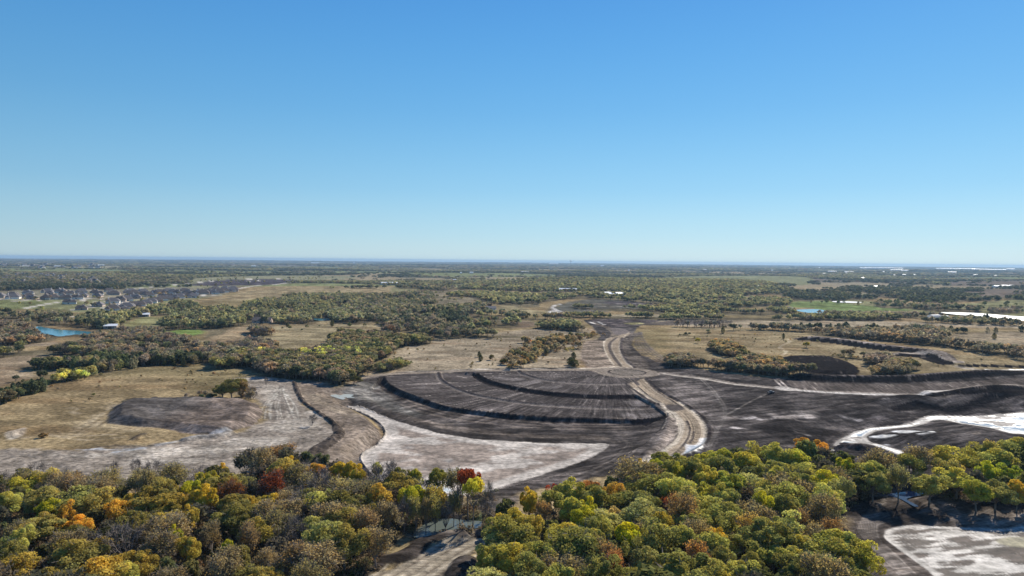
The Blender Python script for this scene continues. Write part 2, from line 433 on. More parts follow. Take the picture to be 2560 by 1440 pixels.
# dark clay heads of the terraces
for a, amt in ((((1160, 975), (1450, 985), (1600, 1010), (1850, 1035), (2100, 1040), (2180, 1080), (1900, 1085), (1650, 1075), (1400, 1045), (1230, 1015)), 0.35),
               (((1450, 1080), (2180, 1110), (2400, 1175), (1900, 1180), (1500, 1150)), 0.45), (((1300, 1160), (2400, 1190), (2440, 1250), (1900, 1270), (1500, 1250)), 0.4)):
    paint(cB(*a, z=-1), SOIL, edge=6, wob=10, amt=amt)
for a in (((1130, 965), (1380, 985), (1300, 1000), (1150, 985)), ((1300, 1020), (1480, 990), (1500, 1010), (1380, 1035)), ((1500, 1040), (1660, 1040), (1600, 1065), (1480, 1055)), ((2100, 1130), (2220, 1120), (2300, 1170), (2180, 1170)), ((2060, 1210), (2180, 1215), (2260, 1265), (2120, 1265)), ((2210, 1215), (2400, 1225), (2400, 1265), (2290, 1268))):
    paint(cB(*a, z=-1), (0.19, 0.165, 0.15), edge=1, wob=2, amt=0.7, smooth=False)
# arc streets on the fan
for ln, w in ((((735, 945), (750, 985), (800, 1020), (880, 1055), (1000, 1090), (1150, 1120), (1350, 1150), (1600, 1170), (1900, 1185), (2200, 1190), (2420, 1185)), 5.5), (((1330, 930), (1380, 960), (1480, 990), (1600, 1010), (1850, 1027), (2050, 1030), (2170, 1026)), 4.5)):
    L = cB(*ln, z=-1)
    stroke(L, w, (0.165, 0.14, 0.12), edge=0.7, wob=0.6, cls=5)
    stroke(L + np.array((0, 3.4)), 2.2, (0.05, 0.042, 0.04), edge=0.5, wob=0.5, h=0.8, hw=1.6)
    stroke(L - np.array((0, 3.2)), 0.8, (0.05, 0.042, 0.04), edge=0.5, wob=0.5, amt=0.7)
# banks: real drops
def drop(line, dz, width, back, side=-1):
    """land on the camera side of line lies lower; the drop fades out towards both ends"""
    lo = line.min(0) - 160; hi = line.max(0) + 60
    i = np.nonzero((X > lo[0]) & (X < hi[0]) & (Y > lo[1]) & (Y < hi[1]))[0]
    return i
lo_poly1 = np.vstack([bank1, px((1664, 1068), (1652, 1095), (1612, 1135), (1545, 1178), (1450, 1210), (1330, 1235), (1230, 1262), (1150, 1262), (960, 1200), (880, 1160), (905, 1140), (960, 1085), (905, 1040), (860, 1000), (900, 975), z=-5)])
idx, d = sdf(lo_poly1, 1)
db = line_dist(X[idx], Y[idx], bank1)
inside = d > 0
drp = np.where(inside, 4.6 * np.clip(db / 3.4, 0, 1) * np.clip(d / 5.0 + 0.0, 0, 1) ** 0.8, 0)
drp = np.where(inside & (db > d + 0.5), 2.7 * np.clip(d / 14.0, 0, 1), np.where(inside, 2.7 * np.clip(db / 3.1, 0, 1), 0))
DZ[idx] -= drp
DZ[idx] -= 0.4 * np.clip((d - 6) / 26.0, 0, 1) * inside
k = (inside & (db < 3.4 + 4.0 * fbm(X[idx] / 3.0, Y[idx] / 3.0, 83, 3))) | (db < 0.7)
COLR[idx[k]] = np.array((0.019, 0.016, 0.016)) * (0.7 + 0.6 * nz_s[idx[k]])[:, None]; CLS[idx[k]] = 3  # face and foot painted near black to deepen the bank's shade
lo_poly2 = np.vstack([bank2, cB((2215, 1110), (2330, 1180), (2420, 1250), z=-1), bank1[::-1], cB((600, 945), (900, 935), z=-1)])
idx, d = sdf(lo_poly2, 200)
db = line_dist(X[idx], Y[idx], bank2)
inside = d > 0
s2 = np.where(inside, 2.1 * np.clip(db / 2.7, 0, 1), 0)
fade = sst(P(850 + 2440 / 2.977, 1000)[0, 0] + 6, P(850 + 2150 / 2.977, 1000)[0, 0], X[idx]) * sst(cB((600, 935))[0, 0], cB((1050, 935))[0, 0], X[idx])
dd = np.where(inside, s2 * fade, 0)
# beyond bank1 the land keeps the lower level, easing off
below = (~inside) & in_poly(X[idx], Y[idx], lo_poly1)
dd = np.where(below, 1.1 * fade * np.clip(1 - 0 * db, 0, 1), dd)
DZ[idx] -= dd * 0.85
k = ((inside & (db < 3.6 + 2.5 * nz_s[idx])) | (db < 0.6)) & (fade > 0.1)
COLR[idx[k]] = np.array((0.019, 0.016, 0.016)) * (0.7 + 0.6 * nz_s[idx[k]])[:, None]; CLS[idx[k]] = 3  # inner bank face painted near black too, shade put into its colour
# slope strips below bank 1
sl = cB((300, 1075), (500, 1180), (760, 1250), (1050, 1290), (1400, 1330), (1900, 1345), (2150, 1345), z=-5)
for k_, o in enumerate(np.linspace(-9, 12, 9)):
    stroke(sl + np.array((o * 0.3, o)), 1.6, (0.16, 0.13, 0.105) if k_ % 2 else (0.06, 0.05, 0.045), edge=1, wob=2.0, amt=0.6)
stroke(cB((180, 1190), (420, 1275), (700, 1340), (1000, 1385), (1300, 1415), (1700, 1430), (1950, 1440), z=-5.5), 7, (0.16, 0.13, 0.105), edge=2, wob=2, amt=0.7)
for k_ in range(9):
    o = k_ * 3.2
    stroke(cE((1980 + o * 6, 330 - o), (2120 + o * 2, 300 + o * 2), (2100 + o * 4, 380 + o * 3), (1900 + o * 5, 500 + o * 3), (1600 + o * 5, 600 + o * 4), z=-4), 1.0, (0.165, 0.14, 0.118) if k_ % 2 else SOIL, edge=0.6, wob=1.2, amt=0.7)
# basin floor
basin = px((868, 1018), (900, 1017), (930, 1028), (990, 1052), (1060, 1073), (1150, 1092), (1250, 1102), (1350, 1106), (1460, 1108), (1518, 1109), (1508, 1125), (1470, 1147), (1400, 1172), (1300, 1203), (1240, 1224), (1180, 1245), (1060, 1250), (950, 1205), (900, 1146), (938, 1115), (957, 1095), (962, 1080), (950, 1060), (920, 1040), (885, 1025), z=-3.9)
basin = smooth_line(basin, True, n=4)
idx, d = sdf(basin, 17)
w = np.where(d < 0, 1 - sst(0.5, 9.0, -d), 0)
DZ[idx] = np.where(w > 0, np.minimum(DZ[idx], DZ[idx] * (1 - w) + -3.9 * w), DZ[idx])
idx, d = sdf(basin, 3)
tgt = -3.9
w = np.clip(d / 3.0 + 0.7, 0, 1)
DZ[idx] = DZ[idx] * (1 - w) + tgt * w
dd = d + (nz_s[idx] - .5) * 1.6
m = sst(-0.6, 0.6, dd)
x_, y_ = X[idx], Y[idx]
pn = fbm(x_ / 34 + 5, y_ / 26, 301, 5); pn2 = fbm(x_ / 14, y_ / 9, 302, 4)
white = np.maximum(sst(0.53, 0.59, pn * 0.72 + pn2 * 0.28), sst(7.5, 4.5, d + 4 * (pn2 - .5)))
neck = sst(P(1010, 1060, -6)[0, 0], P(960, 1040, -6)[0, 0], x_)
white = np.maximum(white, neck)
pud = sst(0.53, 0.62, fbm(x_ / 40 + 9, y_ / 40 + 2, 305, 4)) * np.maximum(white, .5) * sst(6, 12, d)
c = np.array(MUD)[None] * (0.8 + 0.35 * pn2)[:, None]
wc = np.array((0.42, 0.372, 0.315))[None] * (0.8 + 0.35 * pn2)[:, None]
c = c * (1 - white)[:, None] + wc * white[:, None]
c = c * (1 - pud)[:, None] + np.array((0.40, 0.44, 0.43))[None] * pud[:, None]
COLR[idx] = COLR[idx] * (1 - m)[:, None] + c * m[:, None]
WET[idx] = WET[idx] * (1 - m) + m * np.clip(0.10 + 0.05 * white + 0.6 * pud, 0, 1)
CLS[idx[dd > 0]] = 6
paint(px((1190, 1245), (1250, 1230), (1330, 1212), (1400, 1188), (1500, 1150), (1540, 1140), (1500, 1180), (1400, 1215), (1300, 1245), (1220, 1270), z=-4), (0.085, 0.072, 0.064), edge=2, wob=3, amt=0.7)

# 6 graded land on the right, dark clay
right_all = px((1455, 800), (1530, 796), (1620, 803), (1600, 815), (1578, 835), (1583, 865), (1610, 888), (1645, 905), (1700, 914), (1790, 930), (1900, 943), (1990, 947), (2080, 946), (2300, 940), (2700, 915), (2700, 1500), (2200, 1500), (2150, 1350), (2130, 1290), (1500, 1230), (1600, 1150), (1690, 1100), (1690, 1050), (1640, 1000), (1585, 940), (1560, 925), (1480, 922), (1460, 900), (1455, 880), (1500, 840), (1480, 815))
idx, d = paint(right_all, (0.060, 0.052, 0.047), edge=1.5, wob=3, cls=3, var=0.45, smooth=False)
k = idx[d > 0]
warp = 10 * (nz_m[k] - .5)
GR[k, 0] = X[k] + Y[k] * 0.5; GR[k, 1] = (Y[k] - X[k] * 0.45 + warp)
paint(px((1455, 870), (1490, 845), (1500, 860), (1535, 920), (1465, 922)), (0.225, 0.18, 0.14), edge=3, wob=4, amt=0.9)
for kk in range(8):
    o = kk * 6
    stroke(px((1460 + o, 862 + kk), (1478 + o, 890), (1500 + o * .9, 918)), 1.2, (0.13, 0.105, 0.085) if kk % 2 else (0.27, 0.22, 0.17), edge=0.8, wob=1.2, amt=0.6)
for kk in range(10):
    o = kk * 3.5
    stroke(px((1596 + o * .2, 830), (1588 + o, 862), (1625 + o * 1.3, 898 - o * .1), (1700 + o * 2, 925 + o * .2), (1800 + o * 3, 945 + o * .2)), 1.5, (0.15, 0.13, 0.115) if kk % 2 else (0.06, 0.052, 0.05), edge=0.8, wob=1.5, amt=0.6)
for kk in range(9):
    o = kk * 6
    stroke(px((1640 + o, 960), (1700 + o, 1005), (1745 + o * .8, 1045), (1768 + o * .7, 1085), (1745 + o * .8, 1130)), 1.1, (0.165, 0.142, 0.125) if kk % 2 else (0.065, 0.055, 0.052), edge=0.6, wob=1.2, amt=0.65)
paint(px((1650, 935), (1720, 945), (1760, 985), (1820, 1040), (1790, 1060), (1700, 1000), (1650, 965)), (0.15, 0.128, 0.112), edge=6, wob=9, amt=0.6)
paint(px((1922, 1040), (1980, 1030), (2040, 1028), (2035, 1040), (1960, 1050)), (0.24, 0.21, 0.185), edge=3, wob=7, amt=0.8)
for a in (((1840, 1070), (1870, 1072)), ((1990, 1072), (2015, 1076)), ((1860, 1048), (1885, 1044)), ((2110, 1035), (2150, 1038)), ((2210, 1003), (2225, 1004)), ((1900, 1050), (1940, 1046))):
    stroke(px(*a), 2, (0.38, 0.34, 0.31), edge=1.2, wob=3, amt=0.7, smooth=False)
# wheel tracks across the clay
for o in (-0.9, 0.9):
    stroke(px((1805, 1043), (1840, 1024), (1880, 1002), (1918, 984)) + o, 0.7, (0.2, 0.175, 0.15), edge=0.4, wob=0.3)
    stroke(px((1645, 930), (1740, 940), (1800, 1000), (1812, 1040), (1790, 1080), (1770, 1125)) + o, 0.8, (0.17, 0.15, 0.13), edge=0.5, wob=0.4, amt=.7)
# strip of lots
lots = cC((800, 985), (1000, 1000), (1400, 1012), (1700, 1010), (2100, 995), (2700, 960), (2700, 1035), (2300, 1058), (2100, 1078), (1800, 1085), (1200, 1068), (900, 1052), (840, 1030))
idx, d = sdf(smooth_line(lots, True, n=4), 2)
x_, y_ = X[idx], Y[idx]
a_ = x_ - 0.25 * y_
lh = _hash(np.floor(a_ / 9), np.floor(a_ / 900), 12); s_ = vnoise(a_ / 1.2, y_ / 14, 13)
c = np.array((0.088, 0.073, 0.062)) * (0.6 + 0.5 * lh + 0.5 * s_)[:, None]
c = np.where(((s_ > 0.87) & (lh > .5))[:, None], np.array((0.24, 0.205, 0.17)), c)
m = sst(-1, 1, d)[:, None]
COLR[idx] = COLR[idx] * (1 - m) + c * m; CLS[idx[d > 0]] = 4
GR[idx, 0] = y_; GR[idx, 1] = a_
# banks right
def bank(line, h, w, dark=True, top=None, tw=8, cls=3):
    """ridge-and-bank along a line: sharp face towards the viewer"""
    L = smooth_line(line, False, n=6)
    i = region(L, w * 4 + tw * 2)
    dline = line_dist(X[i], Y[i], L)
    # side: distance from the viewer compared with the nearest line point
    near = np.full(len(i), 1e18); side = np.zeros(len(i)); endf = np.zeros(len(i))
    for q in range(len(L) - 1):
        ax, ay = L[q]; dx, dy = L[q + 1] - L[q]
        Lq = dx * dx + dy * dy
        t = np.clip(((X[i] - ax) * dx + (Y[i] - ay) * dy) / Lq, 0, 1)
        dq = (X[i] - ax - t * dx) ** 2 + (Y[i] - ay - t * dy) ** 2
        cr = dx * (Y[i] - ay) - dy * (X[i] - ax)
        b = dq < near
        near = np.where(b, dq, near); side = np.where(b, np.sign(cr), side); endf = np.where(b, (q + t) / (len(L) - 1), endf)
    e = sst(0, 0.16, endf) * sst(1, 0.84, endf)
    sdv = dline * side               # positive: beyond the line
    prof = np.where(sdv < 0, np.clip(1 + sdv / w, 0, 1), np.clip(1 - (sdv - tw) / (w * 2.5), 0, 1))
    DZ[i] += h * prof * e
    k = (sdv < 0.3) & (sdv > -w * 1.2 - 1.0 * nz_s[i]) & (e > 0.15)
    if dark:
        COLR[i[k]] = np.array((0.02, 0.017, 0.016)) * (0.7 + 0.6 * nz_s[i[k]])[:, None]; CLS[i[k]] = cls  # face towards the viewer painted near black, shade included
    if top is not None:
        k2 = (sdv >= 0.3) & (sdv < tw + 2 * nz_s[i]) & (e > 0.15)
        COLR[i[k2]] = np.array(top) * (0.75 + 0.5 * nz_s[i[k2]])[:, None]; CLS[i[k2]] = cls
bank(cC((780, 966), (900, 972), (1100, 984), (1400, 990), (1700, 986), (2000, 964), (2300, 944), (2700, 921)), 3.6, 5.5, top=(0.10, 0.085, 0.075), tw=3)
bank(cC((1780, 1105), (1950, 1110), (2200, 1098), (2400, 1075), (2700, 1040)), 2.6, 4.0)
bank(cC((1520, 1180), (1650, 1158), (1750, 1143), (1850, 1150), (1960, 1163), (2100, 1155), (2300, 1110), (2450, 1090), (2700, 1060)), 2.8, 4.0)
bank(cC((2040, 880), (2300, 880), (2700, 895)), 1.6, 4)
for kk in range(7):
    stroke(cC((1400, 1230 + kk * 12), (1700, 1205 + kk * 9), (2000, 1190 + kk * 9), (2300, 1140 + kk * 10), (2700, 1100 + kk * 10)), 1.5, (0.12, 0.103, 0.092) if kk % 2 else (0.06, 0.052, 0.05), edge=1, wob=2, amt=0.6)
stroke(cC((2080, 885), (2300, 915), (2700, 905)), 9, PALE, edge=3, wob=5, amt=0.8)
stroke(cC((2280, 905), (2400, 912), (2560, 905)), 3.5, (0.5, 0.48, 0.45), edge=1, wob=3, wet=0.6)
# long berm and stockpile in the pasture
bank(cC((820, 675), (1000, 690), (1200, 712), (1500, 755), (1750, 785), (1880, 815), (1990, 860)), 4.2, 6.5, top=(0.22, 0.18, 0.15), tw=9)
bank(cC((1580, 795), (1700, 800), (1850, 815), (1960, 850), (2060, 875)), 1.5, 8.0, top=(0.30, 0.25, 0.2), tw=8)
pile = smooth_line(cC((735, 822), (900, 808), (1150, 820), (1300, 875), (1345, 925), (1300, 955), (1100, 950), (950, 930), (830, 880)), True, n=5)
idx, d = paint(pile, (0.02, 0.017, 0.016), edge=1, wob=2, cls=2, smooth=False)
DZ[idx] += 2.6 * np.clip(d / 9, 0, 1)
stroke(cC((760, 810), (950, 803), (1150, 813)), 4, (0.24, 0.2, 0.12), edge=1.5, wob=1)
for o in (-1.3, 1.3):
    stroke(cC((760, 800), (790, 770), (740, 740), (770, 720), (815, 700), (800, 680)) + o, 1.3, (0.36, 0.3, 0.2), edge=0.8, wob=0.8)
# dark edges along the clay
paint(px((1700, 800), (1740, 803), (1830, 806), (1700, 812), (1600, 812)), (0.09, 0.075, 0.065), edge=4, wob=6, amt=.9)
paint(px((1480, 798), (1600, 797), (1650, 803), (1600, 812), (1560, 818), (1490, 812)), (0.085, 0.07, 0.065), edge=4, wob=6)
paint(px((1560, 808), (1590, 806), (1610, 809), (1580, 812)), (0.2, 0.18, 0.09), edge=3, wob=3)
stroke(cB((1860, 550), (1900, 565)), 4, WHITE, edge=1.5, wob=2); stroke(cB((1920, 550), (1965, 570)), 4, WHITE, edge=1.5, wob=2)

# 7 roads
def road_poly(p, **k):
    paint(p, ROADC, edge=0.7, wob=0.8, cls=7, var=0.18, **k)
paint(rd((215, 170), (260, 130), (330, 120), (430, 130), (450, 260), (545, 385), (400, 400), (280, 390), (250, 300), (215, 230)), (0.20, 0.158, 0.118), edge=2, wob=3, cls=3)
paint(rd((700, 60), (760, 50), (800, 45), (740, 120), (700, 180), (760, 250), (860, 330), (900, 400), (740, 395), (655, 300), (612, 215), (612, 150)), (0.10, 0.083, 0.068), edge=2, wob=3, cls=3)
road_poly(rd((545, 88), (470, 108), (440, 150), (438, 195), (452, 245), (492, 315), (548, 388), (720, 396), (645, 305), (604, 215), (602, 155), (635, 102), (695, 62), (702, 38), (660, 42), (600, 75)), smooth=False)
paint(cB((1880, 550), (1960, 575), (2060, 605), (2120, 630), (2130, 650), (2080, 680), (2070, 720), (2090, 780), (2140, 850), (2180, 890), (2050, 890), (1990, 820), (1965, 740), (1970, 690), (2020, 640), (1960, 590), (1880, 560)), ROADC, edge=.8, wob=.8, cls=7, amt=.35)
paint(rd((500, 0), (600, 0), (700, 40), (640, 60), (560, 70), (520, 30)), (0.16, 0.135, 0.12), edge=1.5, wob=2, cls=7)
for ln in (((440, 130), (440, 190), (470, 270), (540, 370)), ((690, 40), (620, 110), (595, 170), (600, 240), (650, 330), (720, 395)), ((520, 95), (470, 110), (440, 150)), ((500, 160), (510, 230), (560, 310))):
    stroke(rd(*ln), 1.4, ROADP, edge=0.5, wob=0.5)
L = rd((570, 95), (510, 140), (495, 190), (520, 260), (560, 320), (610, 385))
stroke(L, 3.2, (0.10, 0.082, 0.07), edge=0.8, wob=0.6); stroke(L + np.array((2.2, 0)), 0.9, ROADP, edge=0.4, wob=0.3, amt=.7)
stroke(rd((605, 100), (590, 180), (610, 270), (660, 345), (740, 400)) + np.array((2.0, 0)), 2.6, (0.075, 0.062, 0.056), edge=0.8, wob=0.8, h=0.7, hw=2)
# street along the top of the fan
stroke(px((880, 945), (990, 934), (1100, 930), (1190, 926), (1350, 925), (1480, 924), (1540, 920)), 7.5, (0.24, 0.198, 0.152), edge=0.8, wob=0.8, cls=7)
stroke(px((985, 930), (1100, 926), (1190, 923), (1350, 922), (1480, 921), (1545, 916)), 1.5, (0.42, 0.375, 0.30), edge=0.6, wob=0.8)
stroke(px((1453, 921), (1500, 920), (1545, 917)), 3.0, ROADP, edge=0.6, wob=0.8)
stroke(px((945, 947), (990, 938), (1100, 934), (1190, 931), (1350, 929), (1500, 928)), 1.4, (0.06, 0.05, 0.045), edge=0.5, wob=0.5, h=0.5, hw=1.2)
# roundabout
rc = P(1568, 931)[0]; rdist = np.hypot(X - rc[0], Y - rc[1])
ii = rdist < 27
wob_ = (nz_s - 0.5) * 2
m = sst(24, 22.5, rdist + wob_)
cc_ = np.array((0.225, 0.187, 0.147)) * (0.8 + 0.4 * nz_s)[:, None]
COLR[ii] = (COLR * (1 - m)[:, None] + cc_ * m[:, None])[ii]; CLS[(rdist < 22)] = 7
ring_ = (np.abs(rdist - 13.2) < 0.9)
COLR[ring_] = (0.055, 0.045, 0.04); DZ[np.abs(rdist - 13.2) < 1.3] += 0.35
COLR[rdist < 12.2] = (np.array((0.175, 0.148, 0.12)) * (0.75 + 0.5 * nz_s)[:, None])[rdist < 12.2]; CLS[rdist < 12.6] = 8
# boulevard below the roundabout
edgeL = rd((690, 560), (740, 600), (880, 690), (1040, 780), (1100, 840), (1170, 920), (1185, 1010), (1150, 1110), (1050, 1200), (950, 1270), (830, 1345))
edgeR = rd((840, 505), (960, 620), (1100, 700), (1250, 790), (1370, 880), (1430, 960), (1452, 1050), (1410, 1160), (1330, 1210), (1200, 1280), (1060, 1350))
eL, eR = smooth_line(edgeL, False), smooth_line(edgeR, False)
road_poly(np.vstack([eL, eR[::-1]]), smooth=False)
idx, d = sdf(np.vstack([eL, eR[::-1]]), 1)
k = idx[d > 0]
dR = line_dist(X[k], Y[k], eR)
GR[k, 0] = np.hypot(X[k] - 0, Y[k]) * 0.2; GR[k, 1] = dR * 3
bnd = vnoise(dR / 1.3, X[k] * 0 + 2, 19)
COLR[k] *= (0.78 + 0.42 * bnd)[:, None]
stroke(eL[8:], 3.0, ROADP, edge=0.8, wob=0.8, smooth=False)
stroke(eL[26:], 5.0, (0.46, 0.395, 0.305), edge=1.0, wob=1.2, smooth=False)
stroke(eR[20:], 2.4, ROADP, edge=0.7, wob=0.9, smooth=False)
stroke(eR[52:], 3.2, (0.52, 0.5, 0.46), edge=1.0, wob=2.0, smooth=False, wet=0.5)
stroke(rd((1340, 1190), (1250, 1250), (1150, 1300)), 5, (0.44, 0.44, 0.44), edge=1.2, wob=4, wet=0.8, amt=.9)
dk = (0.05, 0.042, 0.04)  # dark of the curb lines, their shadow painted in
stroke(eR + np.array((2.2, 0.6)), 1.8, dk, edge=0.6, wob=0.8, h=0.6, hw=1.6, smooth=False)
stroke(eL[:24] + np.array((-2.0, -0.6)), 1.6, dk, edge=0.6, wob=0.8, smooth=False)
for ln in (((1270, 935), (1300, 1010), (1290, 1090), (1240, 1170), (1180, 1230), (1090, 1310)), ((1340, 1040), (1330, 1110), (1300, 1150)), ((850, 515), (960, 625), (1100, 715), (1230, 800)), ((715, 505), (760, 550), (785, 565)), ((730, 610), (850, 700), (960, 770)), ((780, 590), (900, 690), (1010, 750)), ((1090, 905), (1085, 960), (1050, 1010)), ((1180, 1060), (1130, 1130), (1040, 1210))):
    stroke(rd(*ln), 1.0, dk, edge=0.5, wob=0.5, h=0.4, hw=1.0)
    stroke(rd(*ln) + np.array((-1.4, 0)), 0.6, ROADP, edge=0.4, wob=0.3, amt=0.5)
paint(rd((1050, 770), (1110, 760), (1230, 790), (1220, 820), (1110, 830), (1060, 805)), (0.10, 0.085, 0.075), edge=1.2, wob=1.5)
paint(rd((700, 500), (740, 500), (790, 560), (780, 575), (740, 545)), (0.09, 0.075, 0.066), edge=0.8, wob=0.8)
paint(rd((1085, 905), (1150, 910), (1175, 1000), (1140, 1100), (1040, 1200), (900, 1280), (840, 1300), (900, 1230), (1000, 1170), (1060, 1080), (1085, 1000)), (0.20, 0.165, 0.135), edge=1, wob=1.5)
stroke(rd((1085, 900), (1080, 980), (1030, 1090), (990, 1160), (900, 1230), (850, 1265)), 2.5, (0.12, 0.1, 0.085), edge=1, wob=2.5, h=0.7, hw=2)
# pale street to the right
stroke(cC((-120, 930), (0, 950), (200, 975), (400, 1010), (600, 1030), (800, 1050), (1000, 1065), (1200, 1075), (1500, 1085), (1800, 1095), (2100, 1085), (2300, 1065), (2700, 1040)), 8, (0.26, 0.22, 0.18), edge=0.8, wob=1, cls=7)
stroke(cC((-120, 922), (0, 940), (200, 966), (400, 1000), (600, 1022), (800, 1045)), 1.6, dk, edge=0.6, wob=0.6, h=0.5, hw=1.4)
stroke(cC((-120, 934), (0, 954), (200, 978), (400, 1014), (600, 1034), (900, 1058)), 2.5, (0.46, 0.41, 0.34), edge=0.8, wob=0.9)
stroke(cC((900, 1060), (1200, 1080), (1500, 1090), (1800, 1100), (2000, 1096)), 5, (0.50, 0.455, 0.4), edge=1.2, wob=1.5)
paint(cC((690, 1035), (760, 1025), (880, 1050), (850, 1062), (740, 1055)), (0.48, 0.43, 0.37), edge=1.5, wob=3)
for k_ in range(5):
    stroke(cC((690 + k_ * 18, 985), (740 + k_ * 18, 1030)), 1.2, (0.4, 0.35, 0.3) if k_ % 2 else dk, edge=0.6, wob=0.8, smooth=False)
# far streets
for ln, w in ((zA((300, 695), (500, 655), (800, 605), (1000, 590), (1130, 560)), 9), (zA((1200, 700), (1600, 640), (1900, 590), (2300, 560), (2560, 530)), 9), (zB((410, 462), (560, 435), (745, 408)), 12), (zB((905, 403), (1100, 378), (1320, 348)), 12), (zB((-250, 400), (0, 375), (175, 355)), 14),
              (zA((1100, 470), (1500, 465), (1700, 445), (2100, 410), (2500, 370)), 10), (zB((580, 365), (740, 350)), 12), (zA((2000, 910), (2200, 850), (2380, 780)), 6), (zA((880, 800), (960, 785)), 6), (zD((250, 530), (800, 540), (1300, 545)), 14), (zA((0, 575), (520, 578), (900, 560)), 9), (zA((900, 715), (1250, 710)), 12),
              (zB((0, 530), (400, 480)), 8), (zB((590, 335), (720, 332)), 18), (zB((900, 322), (1100, 345)), 16)):
    stroke(ln, w, (0.5, 0.46, 0.39), edge=3, wob=1.5, cls=7)

# 8 basin and creek on the right, levels below the clay
CH = -4.0
rb = cF((1130, 420), (1112, 375), (1160, 312), (1250, 252), (1380, 205), (1550, 188), (1700, 168), (1800, 128), (1870, 110), (2200, 112), (2700, 88), (2700, 290), (2560, 250), (2450, 240), (2300, 200), (2100, 170), (1960, 143), (1880, 150), (1750, 190), (1600, 206), (1480, 222), (1390, 262), (1420, 305), (1500, 322), (1650, 368), (1780, 408), (1870, 440), (1700, 440), (1620, 400), (1480, 345), (1380, 318), (1280, 318), (1200, 330), (1165, 370), (1160, 420), z=CH)
bowl = cF((1050, 470), (1060, 330), (1150, 230), (1350, 160), (1600, 140), (1780, 85), (1900, 70), (2200, 75), (2700, 45), (2700, 420), (2200, 420), (1900, 470), (1400, 470), z=-2)
bp = smooth_line(bowl, True, n=4)

for k_ in range(6):
    stroke(cF((1040 + k_ * 20, 330), (1130 + k_ * 22, 225 + k_ * 6), (1350, 145 + k_ * 9), (1600, 120 + k_ * 10), (1780, 75 + k_ * 8), (1950, 55 + k_ * 8), z=-2), 1.3, (0.13, 0.11, 0.095) if k_ % 2 else (0.06, 0.05, 0.047), edge=1, wob=1.5, amt=0.6)
rbs = smooth_line(rb, True, n=4)
idx, d = sdf(rbs, 26)
w = np.where(d < 0, 1 - np.clip((-d - 1.5) / 22.0, 0, 1), 1.0)
DZ[idx] = DZ[idx] * (1 - w) + (CH - .3) * w
DZ[idx] = np.where(d > -1.5, CH - 0.4 - 0.3 * np.clip(d / 4, 0, 1), DZ[idx])
dd = d + (nz_s[idx] - .5) * 2.0
m = sst(-0.6, 0.6, dd)
pn = fbm(X[idx] / 9, Y[idx] / 5, 401, 4)
w2 = sst(0.47, 0.60, pn)
w2 = np.maximum(w2, sst(2.5, 1.0, d))
c = np.array((0.36, 0.325, 0.28))[None] * w2[:, None] + np.array((0.24, 0.25, 0.26))[None] * (1 - w2)[:, None]
COLR[idx] = COLR[idx] * (1 - m)[:, None] + c * m[:, None]
WET[idx] = WET[idx] * (1 - m) + m * (0.95 - 0.82 * w2)
CLS[idx[dd > 0]] = 6
for a in (((1430, 270), (1550, 275), (1600, 290), (1500, 290)), ((1600, 245), (1720, 262), (1830, 280), (1700, 285), (1620, 270)), ((1480, 315), (1560, 330), (1500, 330)), ((1740, 300), (1850, 290), (1900, 300), (1800, 310)), ((2440, 145), (2500, 140), (2510, 150), (2450, 155))):
    paint(cF(*a, z=CH), (0.42, 0.43, 0.45), edge=1.2, wob=5, wet=0.7, amt=0.75)
# clods on the shore
for (a, b, hgt) in ((1175, 350, 0.9), (1195, 362, 0.8), (1220, 355, 1.0), (1250, 335, 0.7), (1285, 365, 1.0), (1310, 378, 0.9), (1185, 385, 0.9), (1340, 385, 1.0), (1365, 392, .8), (1240, 322, .5)):
    c_ = cF((a, b), z=CH)[0]; dd = np.hypot(X - c_[0], Y - c_[1]); k = dd < 3.2
    DZ[k] += hgt * np.clip(1 - (dd[k] / 3.2) ** 2, 0, 1) * (0.5 + nz_s[k]); COLR[k] = np.array((0.05, 0.042, 0.04)); CLS[k] = 3; WET[k] = 0
# lower right bowl and its wet floor, sun glare painted in as pale patches
paint(cF((1225, 880), (1330, 860), (1480, 800), (1540, 730), (1700, 700), (1900, 760), (2010, 800), (2700, 790), (2700, 1500), (1700, 1500), (1600, 1400), (1450, 1180), (1330, 1020)), (0.085, 0.071, 0.06), edge=2, wob=3, cls=3, var=0.3)
paint(cF((1960, 960), (2000, 880), (2100, 820), (2700, 815), (2700, 975), (2200, 965)), (0.20, 0.168, 0.14), edge=2, wob=4, cls=3)
lowb = smooth_line(cF((1400, 1000), (1430, 940), (1520, 900), (1750, 870), (2000, 900), (2700, 930), (2700, 1500), (1850, 1500), (1700, 1330), (1500, 1140), z=-0.5), True, n=4)

for k_ in range(18):
    o = k_ * 8
    stroke(cF((1520 + o * .3, 760 + o), (1400 + o * .6, 850 + o * .5), (1330 + o, 930), (1340 + o, 1000 + o * .1), (1450 + o, 1130), (1620 + o, 1310 - o * .1), z=-1.2), 0.55, (0.24, 0.208, 0.175) if k_ % 2 else (0.07, 0.058, 0.052), edge=0.3, wob=0.7, amt=0.75)
lowf = smooth_line(cF((1518, 1005), (1545, 958), (1640, 935), (1760, 928), (1900, 936), (2100, 945), (2350, 958), (2700, 970), (2700, 1500), (2060, 1500), (1900, 1312), (1750, 1195), (1600, 1090), (1530, 1035), z=-1.5), True, n=4)
idx, d = sdf(lowf, 20)
w = np.where(d < 0, 1 - np.clip((-d - 0.6) / 17.0, 0, 1), 1.0)
DZ[idx] = DZ[idx] * (1 - w) - 1.6 * w
dd = d + (nz_s[idx] - .5) * 1.2
m = sst(-0.4, 0.4, dd)
x_, y_ = X[idx], Y[idx]
pn = fbm(x_ / 9 + y_ / 20, y_ / 1.9 - x_ / 12, 411, 5)
w2 = np.maximum(sst(0.44, 0.60, pn), sst(3.0, 1.0, d) * .8)
